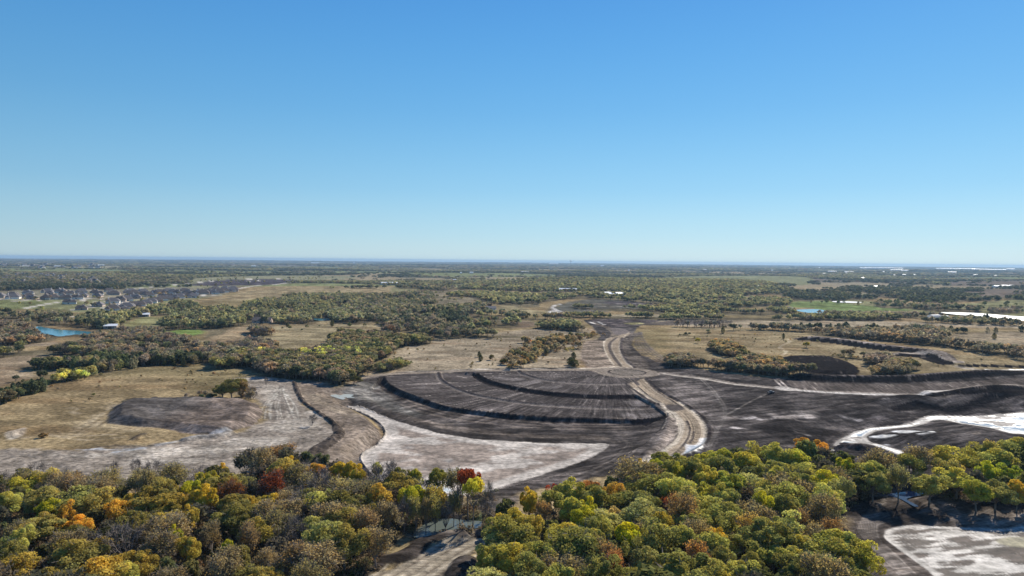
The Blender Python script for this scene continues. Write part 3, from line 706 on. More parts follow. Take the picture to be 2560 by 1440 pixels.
shore = sst(3.5, 1.5, d) * sst(P(2560, 1440, -4.6)[0, 0], P(2300, 1380, -4.6)[0, 0], x_)
c = np.array((0.43, 0.40, 0.35))[None] * w2[:, None] + np.array((0.085, 0.068, 0.055))[None] * (1 - w2)[:, None]  # pale share paints the sun's glare on the wet mud
c = c * (0.8 + 0.4 * nz_s[idx])[:, None]
COLR[idx] = COLR[idx] * (1 - m)[:, None] + c * m[:, None]
WET[idx] = WET[idx] * (1 - m) + m * (0.2 + 0.1 * w2)
CLS[idx[dd > 0]] = 6
paint(cF((2380, 1060), (2450, 1030), (2700, 1010), (2700, 1110), (2480, 1095), z=-1.6), (0.30, 0.27, 0.17), edge=1, wob=3, wet=.25)

# 9 woodland floor, creek and track in the foreground
wood_left = standing(px, ((-90, 1176), (150, 1180), (400, 1188), (500, 1165), (640, 1130), (700, 1108), (800, 1130), (900, 1172), (1000, 1186), (1100, 1195), (1150, 1228), (1140, 1265), (1060, 1300), (950, 1345), (960, 1385), (915, 1430), (820, 1520), (-120, 1560), (-120, 1300)), 8.0, 0.0)
wood_right = standing(px, ((1225, 1345), (1240, 1290), (1290, 1245), (1350, 1228), (1450, 1215), (1560, 1185), (1620, 1165), (1700, 1145), (1850, 1128), (1960, 1120), (2060, 1120), (2120, 1145), (2200, 1150), (2300, 1155), (2380, 1148), (2450, 1125), (2560, 1108), (2700, 1095), (2700, 1258), (2560, 1258), (2430, 1252), (2345, 1245), (2330, 1200), (2225, 1195), (2205, 1222), (2100, 1280), (2085, 1315), (2095, 1350), (2125, 1420), (2165, 1530), (1190, 1560), (1215, 1440), (1225, 1385)), 8.5, 0.0)
paint(wood_left, FLOOR, edge=3, wob=5, cls=9, var=0.4)
paint(wood_right, FLOOR, edge=3, wob=5, cls=9, var=0.4)
paint(px((1180, 1330), (1200, 1290), (1230, 1258), (1300, 1240), (1240, 1300), (1220, 1340)), (0.13, 0.108, 0.09), edge=1.5, wob=2)
track = cE((1000, 985), (1090, 1005), (1130, 1030), (1050, 1070), (980, 1120), (930, 1200), (850, 1330), (780, 1500), (-100, 1500), (150, 1350), (400, 1250), (560, 1180), (720, 1080), (860, 1000))
paint(track, (0.25, 0.212, 0.155), edge=0.8, wob=1.5, cls=7, var=0.25)
for k_, o in enumerate(np.linspace(-7, 9, 12)):
    stroke(cE((1010, 1020), (800, 1120), (560, 1270), (380, 1400)) + np.array((o, -o * .5)), 0.5, (0.13, 0.105, 0.08) if k_ % 2 else (0.36, 0.31, 0.235), edge=0.25, wob=0.5, amt=0.7, h=-0.12 if k_ % 2 else 0.05, hw=0.5)
stroke(cE((-60, 1340), (200, 1240), (450, 1170), (620, 1060), (800, 1010), (930, 985)), 5, (0.06, 0.05, 0.042), edge=1, wob=3, h=1.0, hw=3.5, cls=3)
stroke(cE((870, 1330), (900, 1250), (930, 1210)), 6, (0.05, 0.042, 0.036), edge=1, wob=3, h=1.6, hw=3.5, cls=3)
stroke(cE((1000, 985), (1080, 1000), (1150, 1020)), 3, (0.035, 0.028, 0.024), edge=0.6, wob=1, h=-1.6, hw=3)
stroke(cE((1130, 775), (1200, 785), (1260, 765)), 3, (0.045, 0.038, 0.032), edge=1, wob=2, h=0.9, hw=2.5)
paint(cE((700, 880), (1000, 760), (1150, 700), (1250, 720), (1200, 850), (1050, 960), (800, 1000), (550, 1010)), (0.13, 0.11, 0.09), edge=2, wob=3)
paint(cE((1000, 840), (1090, 850), (1060, 900), (980, 890)), (0.11, 0.13, 0.06), edge=2, wob=3)
creek1 = smooth_line(cE((540, 1010), (620, 930), (760, 880), (960, 895), (1070, 905), (1040, 945), (900, 975), (760, 990), (640, 1030), z=-0.6), True, n=5)
idx, d = sdf(creek1, 4); DZ[idx] -= 1.2 * np.clip(d / 2 + 1, 0, 1)
creek2 = smooth_line(cF((1555, 700), (1640, 685), (1790, 678), (1800, 705), (1720, 722), (1690, 740), (1770, 785), (1745, 792), (1640, 735), (1560, 712), z=-0.6), True, n=5)
idx, d = sdf(creek2, 4); DZ[idx] -= 1.2 * np.clip(d / 2 + 1, 0, 1)
puddle = smooth_line(cF((1700, 468), (1760, 460), (1800, 475), (1720, 485), z=0), True)
# ponds of the middle distance
POND = {
    'blue': smooth_line(cA((262, 590), (300, 583), (330, 590), (440, 605), (560, 610), (700, 620), (760, 625), (700, 640), (560, 640), (440, 652), (380, 640), (270, 628)), True, n=5),
    'small': smooth_line(zB((1400, 815), (1500, 808), (1600, 815), (1590, 840), (1480, 842), (1410, 832)), True, n=5),
    'farm': smooth_line(zE((-60, 662), (60, 655), (200, 655), (300, 668), (250, 688), (120, 690), (20, 678)), True, n=5),
    'farm2': smooth_line(cC((735, 440), (830, 440), (830, 452), (760, 452)), True, n=5),
    'lake': smooth_line(zE((1590, 700), (1900, 698), (2100, 704), (2400, 722), (2900, 745), (2900, 800), (2560, 778), (2300, 765), (2150, 740), (1800, 722)), True, n=5),
    'far': smooth_line(zE((385, 560), (600, 562), (720, 572), (600, 578), (400, 572)), True, n=5),
    'green': smooth_line(px((826, 994), (838, 991), (852, 993), (862, 990), (884, 992), (878, 996), (887, 999), (866, 1000), (858, 1004), (842, 1000), z=-2.5), True, n=5),
}
idx, d = sdf(POND['green'], 9)
GL = float(np.percentile(DZ[idx], 30)); w = np.clip(1 + (d + 1.5) / 7, 0, 1)
DZ[idx] = DZ[idx] * (1 - w) + (GL - 0.15) * w
for kq, pol in POND.items():
    if kq == 'green': continue
    idx, d = sdf(pol, 12)
    if len(idx): DZ[idx] -= 1.6 * np.clip(d / 4 + 1, 0, 1)
# ------------------------------------------------------------------ where the trees stand
TREES = []   # each: x, y, kind, height, width, tint, label
PAL = {
    'gb': [((0.135, 0.112, 0.080), 4), ((0.115, 0.105, 0.062), 3), ((0.105, 0.088, 0.066), 3), ((0.15, 0.105, 0.06), 1), ((0.062, 0.074, 0.033), 1)],
    'mix': [((0.105, 0.10, 0.050), 4), ((0.125, 0.105, 0.070), 3), ((0.062, 0.074, 0.034), 3), ((0.135, 0.135, 0.05), 2), ((0.038, 0.052, 0.027), 1)],
    'ol': [((0.120, 0.125, 0.045), 5), ((0.095, 0.10, 0.042), 3), ((0.15, 0.155, 0.05), 2), ((0.115, 0.09, 0.05), 1), ((0.045, 0.06, 0.028), 1)],
    'dk': [((0.038, 0.050, 0.026), 6), ((0.055, 0.068, 0.03), 3), ((0.09, 0.085, 0.05), 1)],
    'br': [((0.125, 0.10, 0.058), 4), ((0.11, 0.095, 0.065), 3), ((0.16, 0.115, 0.05), 1), ((0.095, 0.095, 0.048), 3)],
    'gold': [((0.175, 0.13, 0.052), 3), ((0.13, 0.108, 0.06), 4), ((0.14, 0.13, 0.055), 2), ((0.06, 0.065, 0.03), 1)],
    'yg': [((0.27, 0.30, 0.05), 4), ((0.17, 0.19, 0.05), 4), ((0.08, 0.09, 0.04), 2)],
}
def pick(pal, n, rg):
    items = PAL[pal]; w = np.array([i[1] for i in items], float); w /= w.sum()
    k = rg.choice(len(items), n, p=w)
    t = np.array([items[i][0] for i in k])
    return np.array((3.3, 3.0, 2.65)) * t * rg.uniform(0.78, 1.25, (n, 1)) * rg.uniform(0.93, 1.07, (n, 3))
KINDS_W = {'w': (('leafy', .45), ('thin', .42), ('bare', .13)), 'l': (('leafy', .85), ('thin', .15)), 'c': (('cedar', .45), ('leafy', .4), ('thin', .15)),
           't': (('thin', .55), ('leafy', .25), ('bare', .20)), 'b': (('bare', .8), ('thin', .2)), 's': (('shrub', .6), ('thin', .15), ('leafy', .25))}
wr = np.random.default_rng(21)
CLEAR = []
def wood(poly, pal='mix', kinds='w', sp=7.0, h=(7, 11), floor=True, smooth=True, clears=(), fc=(0.12, 0.10, 0.062)):
    if smooth: poly = smooth_line(poly, True, n=4)
    lo, hi = poly.min(0), poly.max(0)
    dist = np.hypot(*poly.mean(0))
    if dist < 900: sp = sp * 0.82
    gx = np.arange(lo[0], hi[0] + sp, sp); gy = np.arange(lo[1], hi[1] + sp, sp)
    if len(gx) * len(gy) > 400000: return
    gx, gy = np.meshgrid(gx, gy)
    gx = (gx + wr.uniform(-.48, .48, gx.shape) * sp).ravel(); gy = (gy + wr.uniform(-.48, .48, gy.shape) * sp).ravel()
    k = in_poly(gx, gy, poly)
    for c in clears: k &= ~in_poly(gx, gy, c)
    gx, gy = gx[k], gy[k]; n = len(gx)
    if not n: return
    gap = (fbm(gx / 40, gy / 40, 131, 3) > (0.45 if dist > 1100 else 0.40)) | (dist < 620)
    gx, gy = gx[gap], gy[gap]; n = len(gx)
    if not n: return
    kn = [a for a, _ in KINDS_W[kinds]]; kw = np.array([b for _, b in KINDS_W[kinds]]); kw = kw / kw.sum()
    kk = wr.choice(len(kn), n, p=kw)
    hh = wr.uniform(h[0], h[1], n); tt = pick(pal, n, wr)
    # groves: neighbours share tone
    tone = 0.75 + 0.5 * fbm(gx / 60, gy / 60, 141, 2)
    tt = tt * tone[:, None]
    ww = np.maximum(hh * wr.uniform(.8, 1.15, n), sp * 1.05)
    gm = tt.mean(1, keepdims=True); q = .22 if dist < 800 else .38
    tt = tt * (1 - q) + gm * np.array((1.05, 1.0, .92)) * q
    for i in range(n):
        w_ = ww[i]; h_ = hh[i]; k_ = kn[kk[i]]
        if k_ == 'shrub': h_ *= 0.5; w_ *= 0.75
        if k_ == 'cedar': w_ *= 0.72
        TREES.append([gx[i], gy[i], k_, h_, w_, tuple(tt[i]), None])
    if floor:
        paint(poly, fc, edge=4, wob=6, var=0.35, smooth=False)
def hedge(line, width=12, **k):
    L = smooth_line(line, False, n=4)
    t = np.gradient(L, axis=0); t /= np.linalg.norm(t, axis=1)[:, None] + 1e-9
    nn = np.stack([-t[:, 1], t[:, 0]], 1) * width / 2
    wood(np.vstack([L + nn, (L - nn)[::-1]]), smooth=False, **k)
Zt = 3.0
def w1(f, *p, **k):
    z = k.pop('z', Zt); hm = np.mean(k.get('h', (7, 11)))
    wood(standing(f, p, hm * 0.5), **k)

# left middle
w1(cA, (-60, 560), (0, 550), (110, 560), (260, 580), (420, 590), (560, 600), (1100, 600), (1240, 640), (1190, 655), (1450, 680), (1500, 700), (1740, 720), (1850, 680), (1960, 690), (2060, 720), (2060, 770), (2300, 770), (2560, 700), (2640, 760), (2580, 980), (2350, 985), (2080, 965), (1990, 950), (1930, 930), (1750, 900), (1610, 880), (1480, 845), (1230, 870), (1000, 878), (640, 830), (560, 790), (400, 780), (540, 690), (700, 650), (450, 660), (330, 700), (-60, 720), pal='gb', kinds='t', sp=6.6, h=(6.5, 10.5), clears=(POND['blue'],))
w1(cA, (-60, 740), (120, 730), (350, 720), (540, 740), (650, 790), (360, 790), (180, 800), (-60, 815), pal='mix', sp=6.5)
w1(cA, (990, 830), (1200, 800), (1450, 800), (1480, 850), (1230, 865), (1000, 880), pal='dk', kinds='c', sp=6, h=(7, 10), floor=False)
w1(cA, (640, 830), (900, 800), (1000, 830), (1000, 880), (920, 890), (800, 900), (720, 880), pal='dk', kinds='c', sp=6, h=(7, 10))
w1(cA, (250, 900), (240, 860), (330, 840), (700, 840), (800, 870), (900, 880), (820, 925), (700, 920), (560, 895), (400, 905), pal='mix', kinds='c', sp=6, h=(6, 9.5), z=2)
w1(cA, (440, 980), (470, 950), (560, 930), (650, 940), (720, 900), (800, 900), (740, 930), (680, 960), (560, 985), (480, 1000), pal='yg', kinds='l', sp=5.5, h=(6, 8), z=2)
w1(cA, (-90, 1110), (0, 1080), (100, 1060), (200, 1020), (300, 1010), (315, 1050), (200, 1095), (120, 1115), (0, 1165), (-90, 1180), pal='dk', kinds='c', sp=5.2, h=(6.5, 9), z=2)
w1(cA, (95, 995), (150, 975), (205, 985), (190, 1000), (110, 1002), pal='gb', kinds='s', sp=4, h=(4, 5), z=1)
w1(cA, (-60, 460), (200, 470), (420, 470), (540, 500), (560, 560), (400, 580), (240, 570), (110, 560), (-60, 530), pal='mix', sp=8.5, h=(7, 11))
w1(cA, (180, 660), (230, 640), (270, 665), (250, 680), (190, 675), pal='mix', sp=6)
w1(cA, (-20, 650), (60, 640), (140, 650), (110, 672), (0, 672), pal='mix', sp=6)
w1(cA, (570, 530), (620, 490), (900, 480), (1060, 450), (1200, 415), (1380, 400), (1480, 420), (1500, 470), (1400, 490), (1200, 500), (1080, 510), (960, 540), (880, 590), (820, 600), (560, 570), pal='ol', kinds='c', sp=9, h=(7, 12))
w1(cA, (570, 560), (700, 550), (850, 560), (850, 600), (650, 600), (570, 590), pal='dk', kinds='c', sp=8, h=(8, 12))
w1(cA, (1190, 560), (1330, 490), (1420, 470), (1600, 440), (1800, 420), (2000, 370), (2200, 345), (2560, 345), (2700, 350), (2700, 540), (2500, 540), (2400, 530), (2320, 565), (2200, 565), (1980, 560), (1880, 555), (1840, 575), (1700, 600), (1640, 640), (1500, 660), (1560, 610), (1400, 600), (1300, 610), (1240, 610), pal='ol', kinds='w', sp=9, h=(7.5, 12))
w1(cA, (1420, 585), (1560, 560), (1700, 560), (1680, 600), (1500, 595), pal='dk', kinds='c', sp=8, floor=False)
w1(cA, (1855, 620), (1890, 590), (1960, 600), (2030, 620), (2010, 650), (1940, 665), (1870, 640), pal='gb', kinds='t', sp=6)
w1(cA, (1600, 880), (1650, 800), (1800, 770), (2000, 790), (2080, 790), (2300, 770), (2560, 730), (2700, 740), (2700, 900), (2640, 970), (2350, 985), (2100, 965), (2000, 950), (1900, 900), (1760, 890), pal='mix', sp=6.3, h=(7, 11), floor=False, kinds='l')
w1(cA, (2250, 800), (2400, 770), (2500, 800), (2420, 860), (2280, 850), pal='yg', kinds='l', sp=6.5, h=(9, 11), floor=False)
w1(cA, (1650, 800), (1750, 770), (1950, 770), (1960, 800), (1800, 830), (1700, 820), pal='yg', kinds='l', sp=7.5, h=(7, 9), floor=False)
w1(cA, (-60, 270), (0, 270), (400, 275), (720, 280), (900, 275), (900, 300), (560, 305), (0, 320), (-60, 320), pal='dk', kinds='c', sp=11, h=(8, 13))
# centre
w1(cB, (-60, 340), (300, 345), (620, 320), (690, 350), (700, 400), (760, 430), (900, 420), (1040, 410), (1130, 440), (1100, 470), (950, 500), (960, 560), (1020, 610), (1300, 620), (1360, 640), (1340, 670), (1020, 670), (900, 670), (690, 690), (600, 640), (460, 610), (320, 590), (300, 560), (100, 540), (-60, 540), pal='mix', kinds='w', sp=8, h=(7.5, 11.5), clears=(zC((220, 690), (300, 660), (510, 670), (450, 715), (300, 720)), cB((730, 520), (940, 520), (960, 600), (770, 580)), zC((480, 810), (780, 800), (860, 860), (880, 950), (560, 930), (540, 880))))
w1(cB, (620, 480), (900, 470), (1000, 500), (960, 560), (740, 560), (720, 520), pal='dk', kinds='c', sp=8, h=(8, 12), floor=False)
w1(cB, (960, 500), (1100, 470), (1280, 520), (1340, 560), (1300, 590), (1000, 590), pal='ol', kinds='w', sp=7.5)
w1(cB, (1150, 490), (1280, 480), (1480, 500), (1700, 510), (1690, 530), (1400, 535), (1240, 525), pal='mix', kinds='l', sp=7)
w1(cB, (1420, 590), (1500, 560), (1700, 540), (1800, 590), (1810, 610), (1600, 610), (1450, 600), pal='ol', kinds='w', sp=7)
w1(cB, (-60, 640), (160, 640), (330, 640), (420, 660), (650, 660), (660, 700), (500, 730), (420, 760), (350, 820), (260, 850), (240, 900), (150, 940), (90, 980), (-60, 1000), pal='mix', kinds='l', sp=6.3, h=(7, 11))
w1(cB, (-60, 780), (60, 760), (180, 760), (200, 820), (100, 850), (-60, 830), pal='yg', kinds='l', sp=6.5, h=(8, 11), floor=False)
w1(cB, (0, 870), (120, 840), (220, 860), (230, 910), (120, 960), (20, 960), pal='br', kinds='l', sp=6.5, h=(8, 11), floor=False)
w1(cB, (265, 900), (310, 860), (400, 845), (480, 855), (440, 890), (330, 925), pal='ol', kinds='t', sp=5.2, h=(5, 7), z=1.5)
w1(cB, (320, 600), (420, 560), (450, 610), (400, 640), (330, 630), pal='gb', kinds='t', sp=6)
w1(cB, (1350, 700), (1500, 670), (1680, 650), (1750, 640), (1950, 620), (1960, 640), (1800, 690), (1780, 760), (1650, 770), (1500, 820), (1420, 880), (1200, 880), (1220, 800), (1250, 760), (1420, 730), pal='gold', kinds='s', sp=7.2, h=(5, 8), floor=False, z=1.5)
w1(cB, (1370, 690), (1480, 680), (1700, 660), (1760, 690), (1600, 720), (1400, 710), pal='gold', kinds='l', sp=6, h=(5, 7.5), z=1.5)
w1(cB, (820, 345), (1000, 330), (1500, 340), (1900, 330), (2560, 350), (2700, 400), (2560, 430), (2200, 400), (1900, 380), (1700, 380), (1500, 410), (1450, 440), (1100, 410), (1000, 370), (830, 362), pal='ol', kinds='l', sp=12, h=(8, 12))
w1(cB, (1740, 430), (2000, 435), (2560, 440), (2560, 490), (2200, 475), (1800, 455), pal='ol', kinds='l', sp=10, h=(7, 10))
w1(cB, (1700, 495), (1900, 490), (2480, 505), (2480, 525), (2000, 525), (1750, 518), pal='ol', kinds='l', sp=7, h=(7, 10))
w1(cB, (-60, 290), (400, 285), (600, 270), (950, 290), (1000, 300), (700, 320), (680, 320), (500, 300), (-60, 300), pal='mix', kinds='l', sp=13, h=(8, 12), floor=True)
w1(cB, (950, 270), (1300, 230), (1900, 220), (2560, 230), (2700, 260), (2700, 340), (2200, 345), (1900, 330), (1400, 325), (1000, 310), pal='ol', kinds='l', sp=14, h=(8, 13))
hedge(cA((250, 900), (330, 905), (440, 905), (600, 893)), 7, pal='dk', kinds='c', sp=5.0, h=(6.5, 9.5), floor=False)
hedge(cA((560, 905), (700, 910), (800, 905), (900, 880)), 10, pal='dk', kinds='c', sp=5.0, h=(6.5, 9.5), floor=False)
hedge(cA((455, 985), (520, 985), (600, 962), (690, 945)), 7, pal='ol', kinds='c', sp=5.0, h=(6, 8.5), floor=False)
hedge(cA((340, 1015), (420, 1005)), 5, pal='yg', kinds='s', sp=4.0, h=(6, 7.5), floor=False)
hedge(cA((295, 980), (350, 985)), 5, pal='dk', kinds='c', sp=4.4, h=(6, 7.5), floor=False)
hedge(cA((-80, 1185), (60, 1135), (120, 1108), (220, 1085), (312, 1055)), 8, pal='dk', kinds='c', sp=4.6, h=(6, 8.5), floor=False)
hedge(cA((100, 995), (150, 997), (200, 992)), 5, pal='dk', kinds='s', sp=4, h=(4, 5), floor=False)
hedge(cB((275, 915), (350, 910), (440, 885), (480, 860)), 9, pal='ol', kinds='s', sp=4.2, h=(6, 9), floor=False)
hedge(cC((-90, 850), (-20, 872), (60, 880), (170, 885), (260, 893)), 7, pal='br', kinds='w', sp=4.4, h=(6, 8.5), floor=False)
hedge(cC((270, 905), (400, 920), (560, 935), (700, 950), (850, 960), (960, 960)), 9, pal='br', kinds='w', sp=4.8, h=(6, 9), floor=False)
# right
w1(cC, (-60, 230), (500, 240), (800, 300), (770, 340), (560, 350), (440, 370), (800, 385), (800, 420), (720, 440), (500, 440), (-60, 440), pal='ol', kinds='l', sp=13, h=(8, 13), clears=(zD((1150, 610), (1350, 620), (1360, 680), (1200, 680), (1130, 650)), zD((250, 525), (850, 535), (860, 600), (300, 560))))
w1(cC, (-60, 440), (500, 450), (720, 445), (830, 470), (800, 500), (-60, 490), pal='ol', kinds='l', sp=8.5, h=(7, 11))
w1(cC, (-60, 495), (60, 490), (800, 500), (1000, 485), (1200, 490), (1600, 500), (1630, 520), (1600, 540), (800, 540), (30, 532), (-60, 530), pal='ol', kinds='l', sp=7.2, h=(7, 10.5))
w1(cC, (1000, 485), (1400, 480), (1900, 490), (1950, 500), (1880, 520), (1640, 520), (1200, 500), pal='gb', kinds='t', sp=8, h=(7, 10))
w1(cC, (780, 300), (1100, 330), (1130, 300), (1340, 290), (1340, 340), (1440, 350), (1440, 375), (1100, 390), (800, 380), pal='dk', kinds='l', sp=14, h=(8, 12))
w1(cC, (1340, 300), (1700, 290), (2300, 360), (2420, 380), (2380, 390), (1900, 405), (1700, 390), (1500, 360), pal='dk', kinds='c', sp=14, h=(8, 12))
w1(cC, (2440, 370), (2700, 355), (2700, 380), (2470, 385), pal='dk', kinds='c', sp=13, h=(8, 12))
w1(cC, (1450, 420), (1520, 410), (1750, 420), (2000, 430), (2220, 450), (2210, 480), (1950, 475), (1780, 460), (1720, 450), (1530, 445), pal='mix', kinds='l', sp=10, h=(8, 12))
w1(cC, (2300, 460), (2400, 445), (2540, 450), (2540, 470), (2420, 490), (2310, 485), pal='gb', kinds='t', sp=9, h=(7, 10))
w1(cC, (2130, 480), (2200, 480), (2210, 505), (2130, 505), pal='dk', sp=8)
w1(cC, (1640, 540), (1900, 525), (2250, 510), (2560, 560), (2700, 580), (2700, 600), (2560, 585), (2100, 570), (1950, 560), (1700, 550), pal='mix', kinds='l', sp=10, h=(7, 10), floor=False)
w1(cC, (400, 600), (420, 580), (560, 580), (760, 585), (1000, 590), (1200, 600), (1700, 590), (1900, 590), (2000, 625), (2030, 690), (2560, 750), (2700, 740), (2700, 850), (2560, 835), (2200, 780), (2000, 740), (1800, 720), (1500, 690), (1350, 680), (1150, 660), (900, 625), (760, 615), (450, 608), pal='br', kinds='w', sp=7, h=(7, 10.5))
w1(cC, (580, 600), (900, 595), (1400, 610), (1900, 640), (1900, 620), (1400, 590), (900, 580), pal='dk', kinds='c', sp=7, h=(7, 10), floor=False)
w1(cC, (1960, 615), (2200, 610), (2520, 610), (2500, 625), (2100, 635), pal='dk', kinds='c', sp=7.5, h=(6, 9))
hedge(cC((-40, 590), (60, 588), (200, 592), (380, 592)), 8, pal='gb', kinds='b', sp=5.5, h=(9, 12), floor=False)
hedge(cC((-40, 590), (380, 592)), 4, pal='dk', kinds='s', sp=9, h=(5, 7), floor=False)
hedge(cC((0, 650), (90, 650)), 5, pal='dk', kinds='s', sp=4, h=(4, 6), floor=False)
hedge(cC((130, 640), (225, 636)), 5, pal='dk', kinds='s', sp=4, h=(4, 6), floor=False)
w1(cC, (-90, 870), (-70, 800), (60, 810), (160, 860), (260, 880), (250, 900), (100, 890), pal='gb', kinds='t', sp=5, h=(6, 8.5), z=1.5)
w1(cC, (230, 750), (240, 710), (330, 700), (450, 740), (500, 800), (420, 830), (330, 810), pal='gold', kinds='l', sp=6, h=(6, 9), z=2)
w1(cC, (270, 900), (300, 860), (430, 830), (560, 810), (720, 850), (830, 900), (960, 930), (950, 965), (800, 960), (650, 950), (480, 930), (350, 920), pal='br', kinds='w', sp=5.6, h=(6, 9.5), z=2)
w1(cC, (560, 860), (700, 830), (800, 880), (740, 930), (600, 910), pal='gold', kinds='l', sp=6.5, h=(7, 9.5), floor=False, z=2)
w1(cC, (1140, 790), (1250, 780), (1390, 810), (1370, 830), (1220, 815), pal='gold', kinds='s', sp=5.5, h=(6, 8), z=1.5)
w1(cC, (1370, 860), (1400, 810), (1500, 800), (1600, 850), (1480, 880), pal='gb', kinds='t', sp=5.5, h=(7, 9), z=1.5)
w1(cC, (1420, 950), (1470, 890), (1600, 850), (1760, 880), (1720, 930), (1620, 965), (1470, 962), pal='br', kinds='l', sp=5.4, h=(6.5, 9), z=2)
w1(cC, (905, 735), (940, 715), (1020, 735), (1000, 755), (930, 755), pal='yg', kinds='s', sp=5.5, h=(6, 8), z=1)
w1(cA, (1380, 1125), (1500, 1075), (1600, 1080), (1700, 1120), (1580, 1130), pal='gb', kinds='s', sp=4, h=(2.5, 4), z=1, floor=False)
w1(cA, (1800, 1060), (1880, 1050), (1890, 1115), (1800, 1125), pal='gb', kinds='b', sp=4, h=(3, 6), z=1, floor=False)
# scattered bushes
def scatter(f, pts, n, pal, kinds, h, sp=0):
    poly = f(*pts); lo, hi = poly.min(0), poly.max(0)
    c = 0; kn = [a for a, _ in KINDS_W[kinds]]
    while c < n:
        p = wr.uniform(lo, hi)
        if in_poly(np.array([p[0]]), np.array([p[1]]), poly)[0]:
            hh_ = wr.uniform(*h); TREES.append([p[0], p[1], kn[wr.integers(len(kn))], hh_, hh_ * wr.uniform(.7, 1.2), tuple(pick(pal, 1, wr)[0]), None]); c += 1
scatter(cB, ((420, 740), (1100, 640), (1900, 600), (1790, 870), (1100, 890), (300, 930)), 90, 'br', 's', (1.0, 2.6))
scatter(cC, ((-60, 650), (800, 640), (1700, 740), (2560, 860), (1400, 940), (700, 800), (0, 760)), 90, 'br', 's', (1.0, 2.8))
scatter(cA, ((250, 1000), (900, 900), (1600, 900), (1800, 960), (1300, 1080), (100, 1200)), 40, 'br', 's', (1.0, 2.5))
scatter(cC, ((800, 400), (1500, 400), (2500, 400), (2560, 480), (1500, 430)), 40, 'dk', 'c', (5, 9))
scatter(zB, ((2000, 860), (2700, 870), (2700, 980), (600, 980)), 25, 'dk', 's', (2, 5))
scatter(zE, ((850, 560), (1500, 580), (1400, 600), (870, 610)), 25, 'dk', 'c', (7, 10))
scatter(zA, ((-40, 600), (2500, 500), (2560, 560), (1900, 640), (500, 720), (-40, 720)), 50, 'mix', 'c', (4, 8))
scatter(zC, ((390, 500), (1250, 500), (900, 640), (400, 640)), 40, 'mix', 's', (4, 8))
scatter(zB, ((0, 320), (1900, 300), (1300, 350), (0, 440)), 60, 'mix', 'c', (5, 9))
# beyond two kilometres
def far_trees():
    out = []
    for (r0, r1, sp, sx, sz) in ((1650, 3200, 13.5, 1.55, 1.0), (3200, 6000, 25, 2.9, 1.15), (6000, 13000, 62, 7.0, 1.25), (13000, 26000, 140, 15.0, 1.5)):
        xs = np.arange(-r1, r1, sp); ys = np.arange(500, r1, sp)
        gx, gy = np.meshgrid(xs, ys)
        gx = (gx + wr.uniform(-.5, .5, gx.shape) * sp).ravel(); gy = (gy + wr.uniform(-.5, .5, gy.shape) * sp).ravel()
        rr = np.hypot(gx, gy); k = (rr > r0) & (rr < r1) & (np.abs(np.arctan2(gx, gy)) < math.radians(41))
        gx, gy = gx[k], gy[k]
        f, h_, n_ = patchwork(gx, gy)
        k = (~f) & far_limit(gx, gy) & (vnoise(gx / 55, gy / 55, 8) > 0.22)
        k |= f & far_limit(gx, gy) & (vnoise(gx / 60, gy / 60, 18) > 0.86)
        gx, gy = gx[k], gy[k]
        for c in FIELDS:
            q = ~in_poly(gx, gy, c); gx, gy = gx[q], gy[q]
        q = ~in_poly(gx, gy, SUBURB); gx, gy = gx[q], gy[q]
        n = len(gx)
        blk = _hash(np.floor(gx / 700 + gy / 2000), np.floor(gy / 500), 4)
        tt = np.where((blk < .3)[:, None], pick('dk', n, wr), np.where((blk < .65)[:, None], pick('ol', n, wr), pick('mix', n, wr)))
        gm = tt.mean(1, keepdims=True); tt = tt * .55 + gm * np.array((1.02, 1.0, .95)) * .45
        hs = wr.uniform(6, 9.5, n)
        for i in range(n):
            out.append([gx[i], gy[i], 'far', hs[i] * sz, hs[i] * sx * wr.uniform(.7, 1.15), tuple(tt[i]), None])
    return out
SUBURB = zA((-60, 455), (900, 465), (2560, 440), (3100, 440), (2560, 560), (1900, 640), (1300, 720), (850, 740), (500, 730), (-60, 730))
TREES += far_trees()

# foreground landmark trees: pixel of the crown centre, crown width in photo pixels, kind, height, tint, look
GOLD = (0.34, 0.235, 0.055); YEL = (0.31, 0.265, 0.05); YG = (0.25, 0.27, 0.035); GRN = (0.135, 0.19, 0.04); PGR = (0.19, 0.215, 0.085)
OLV = (0.135, 0.13, 0.05); OLG = (0.20, 0.175, 0.05); RUST = (0.26, 0.075, 0.035); RED = (0.27, 0.07, 0.04); BRN = (0.165, 0.105, 0.05); GRY = (0.155, 0.135, 0.115); DGR = (0.062, 0.075, 0.03)
TINTNAME = {GOLD: 'golden orange', YEL: 'bright yellow', YG: 'yellow green', GRN: 'fresh green', PGR: 'pale green', OLV: 'dull olive', OLG: 'gold tinged olive', RUST: 'rust red', RED: 'deep red', BRN: 'russet brown', GRY: 'bare grey', DGR: 'dark green'}
LM = []
def lm(kx, X_, Y_, w_, kind, h_, tint, label):
    x0, s = {'D': (0, 2.977), 'E': (850, 2.977), 'F': (1700, 2.977)}[kx]
    LM.append((x0 + X_ / s, 1000 + Y_ / s, w_ / s, kind, h_, tint, label))
lm('D', 885, 810, 175, 'leafy', 11, GOLD, 'small golden orange tree standing alone among grey brown crowns in the left wood')
lm('D', 475, 825, 110, 'leafy', 10, GOLD, 'golden crown beside a green one in the far left of the left wood')
lm('D', 585, 920, 200, 'leafy', 9, GOLD, 'wide flat golden orange crown low in the left wood')
lm('D', 345, 800, 190, 'leafy', 10, YG, 'yellow green tree touching the golden crown on its right in the left wood')
lm('D', 1430, 645, 165, 'leafy', 12, YG, 'brightest lime green crown in the middle of the left wood')
lm('D', 1560, 590, 180, 'leafy', 12, (0.22, 0.22, 0.05), 'light olive green crown just behind the lime green one in the left wood')
lm('D', 1540, 715, 200, 'leafy', 12, YEL, 'mustard yellow spreading crown in front of the lime green one')
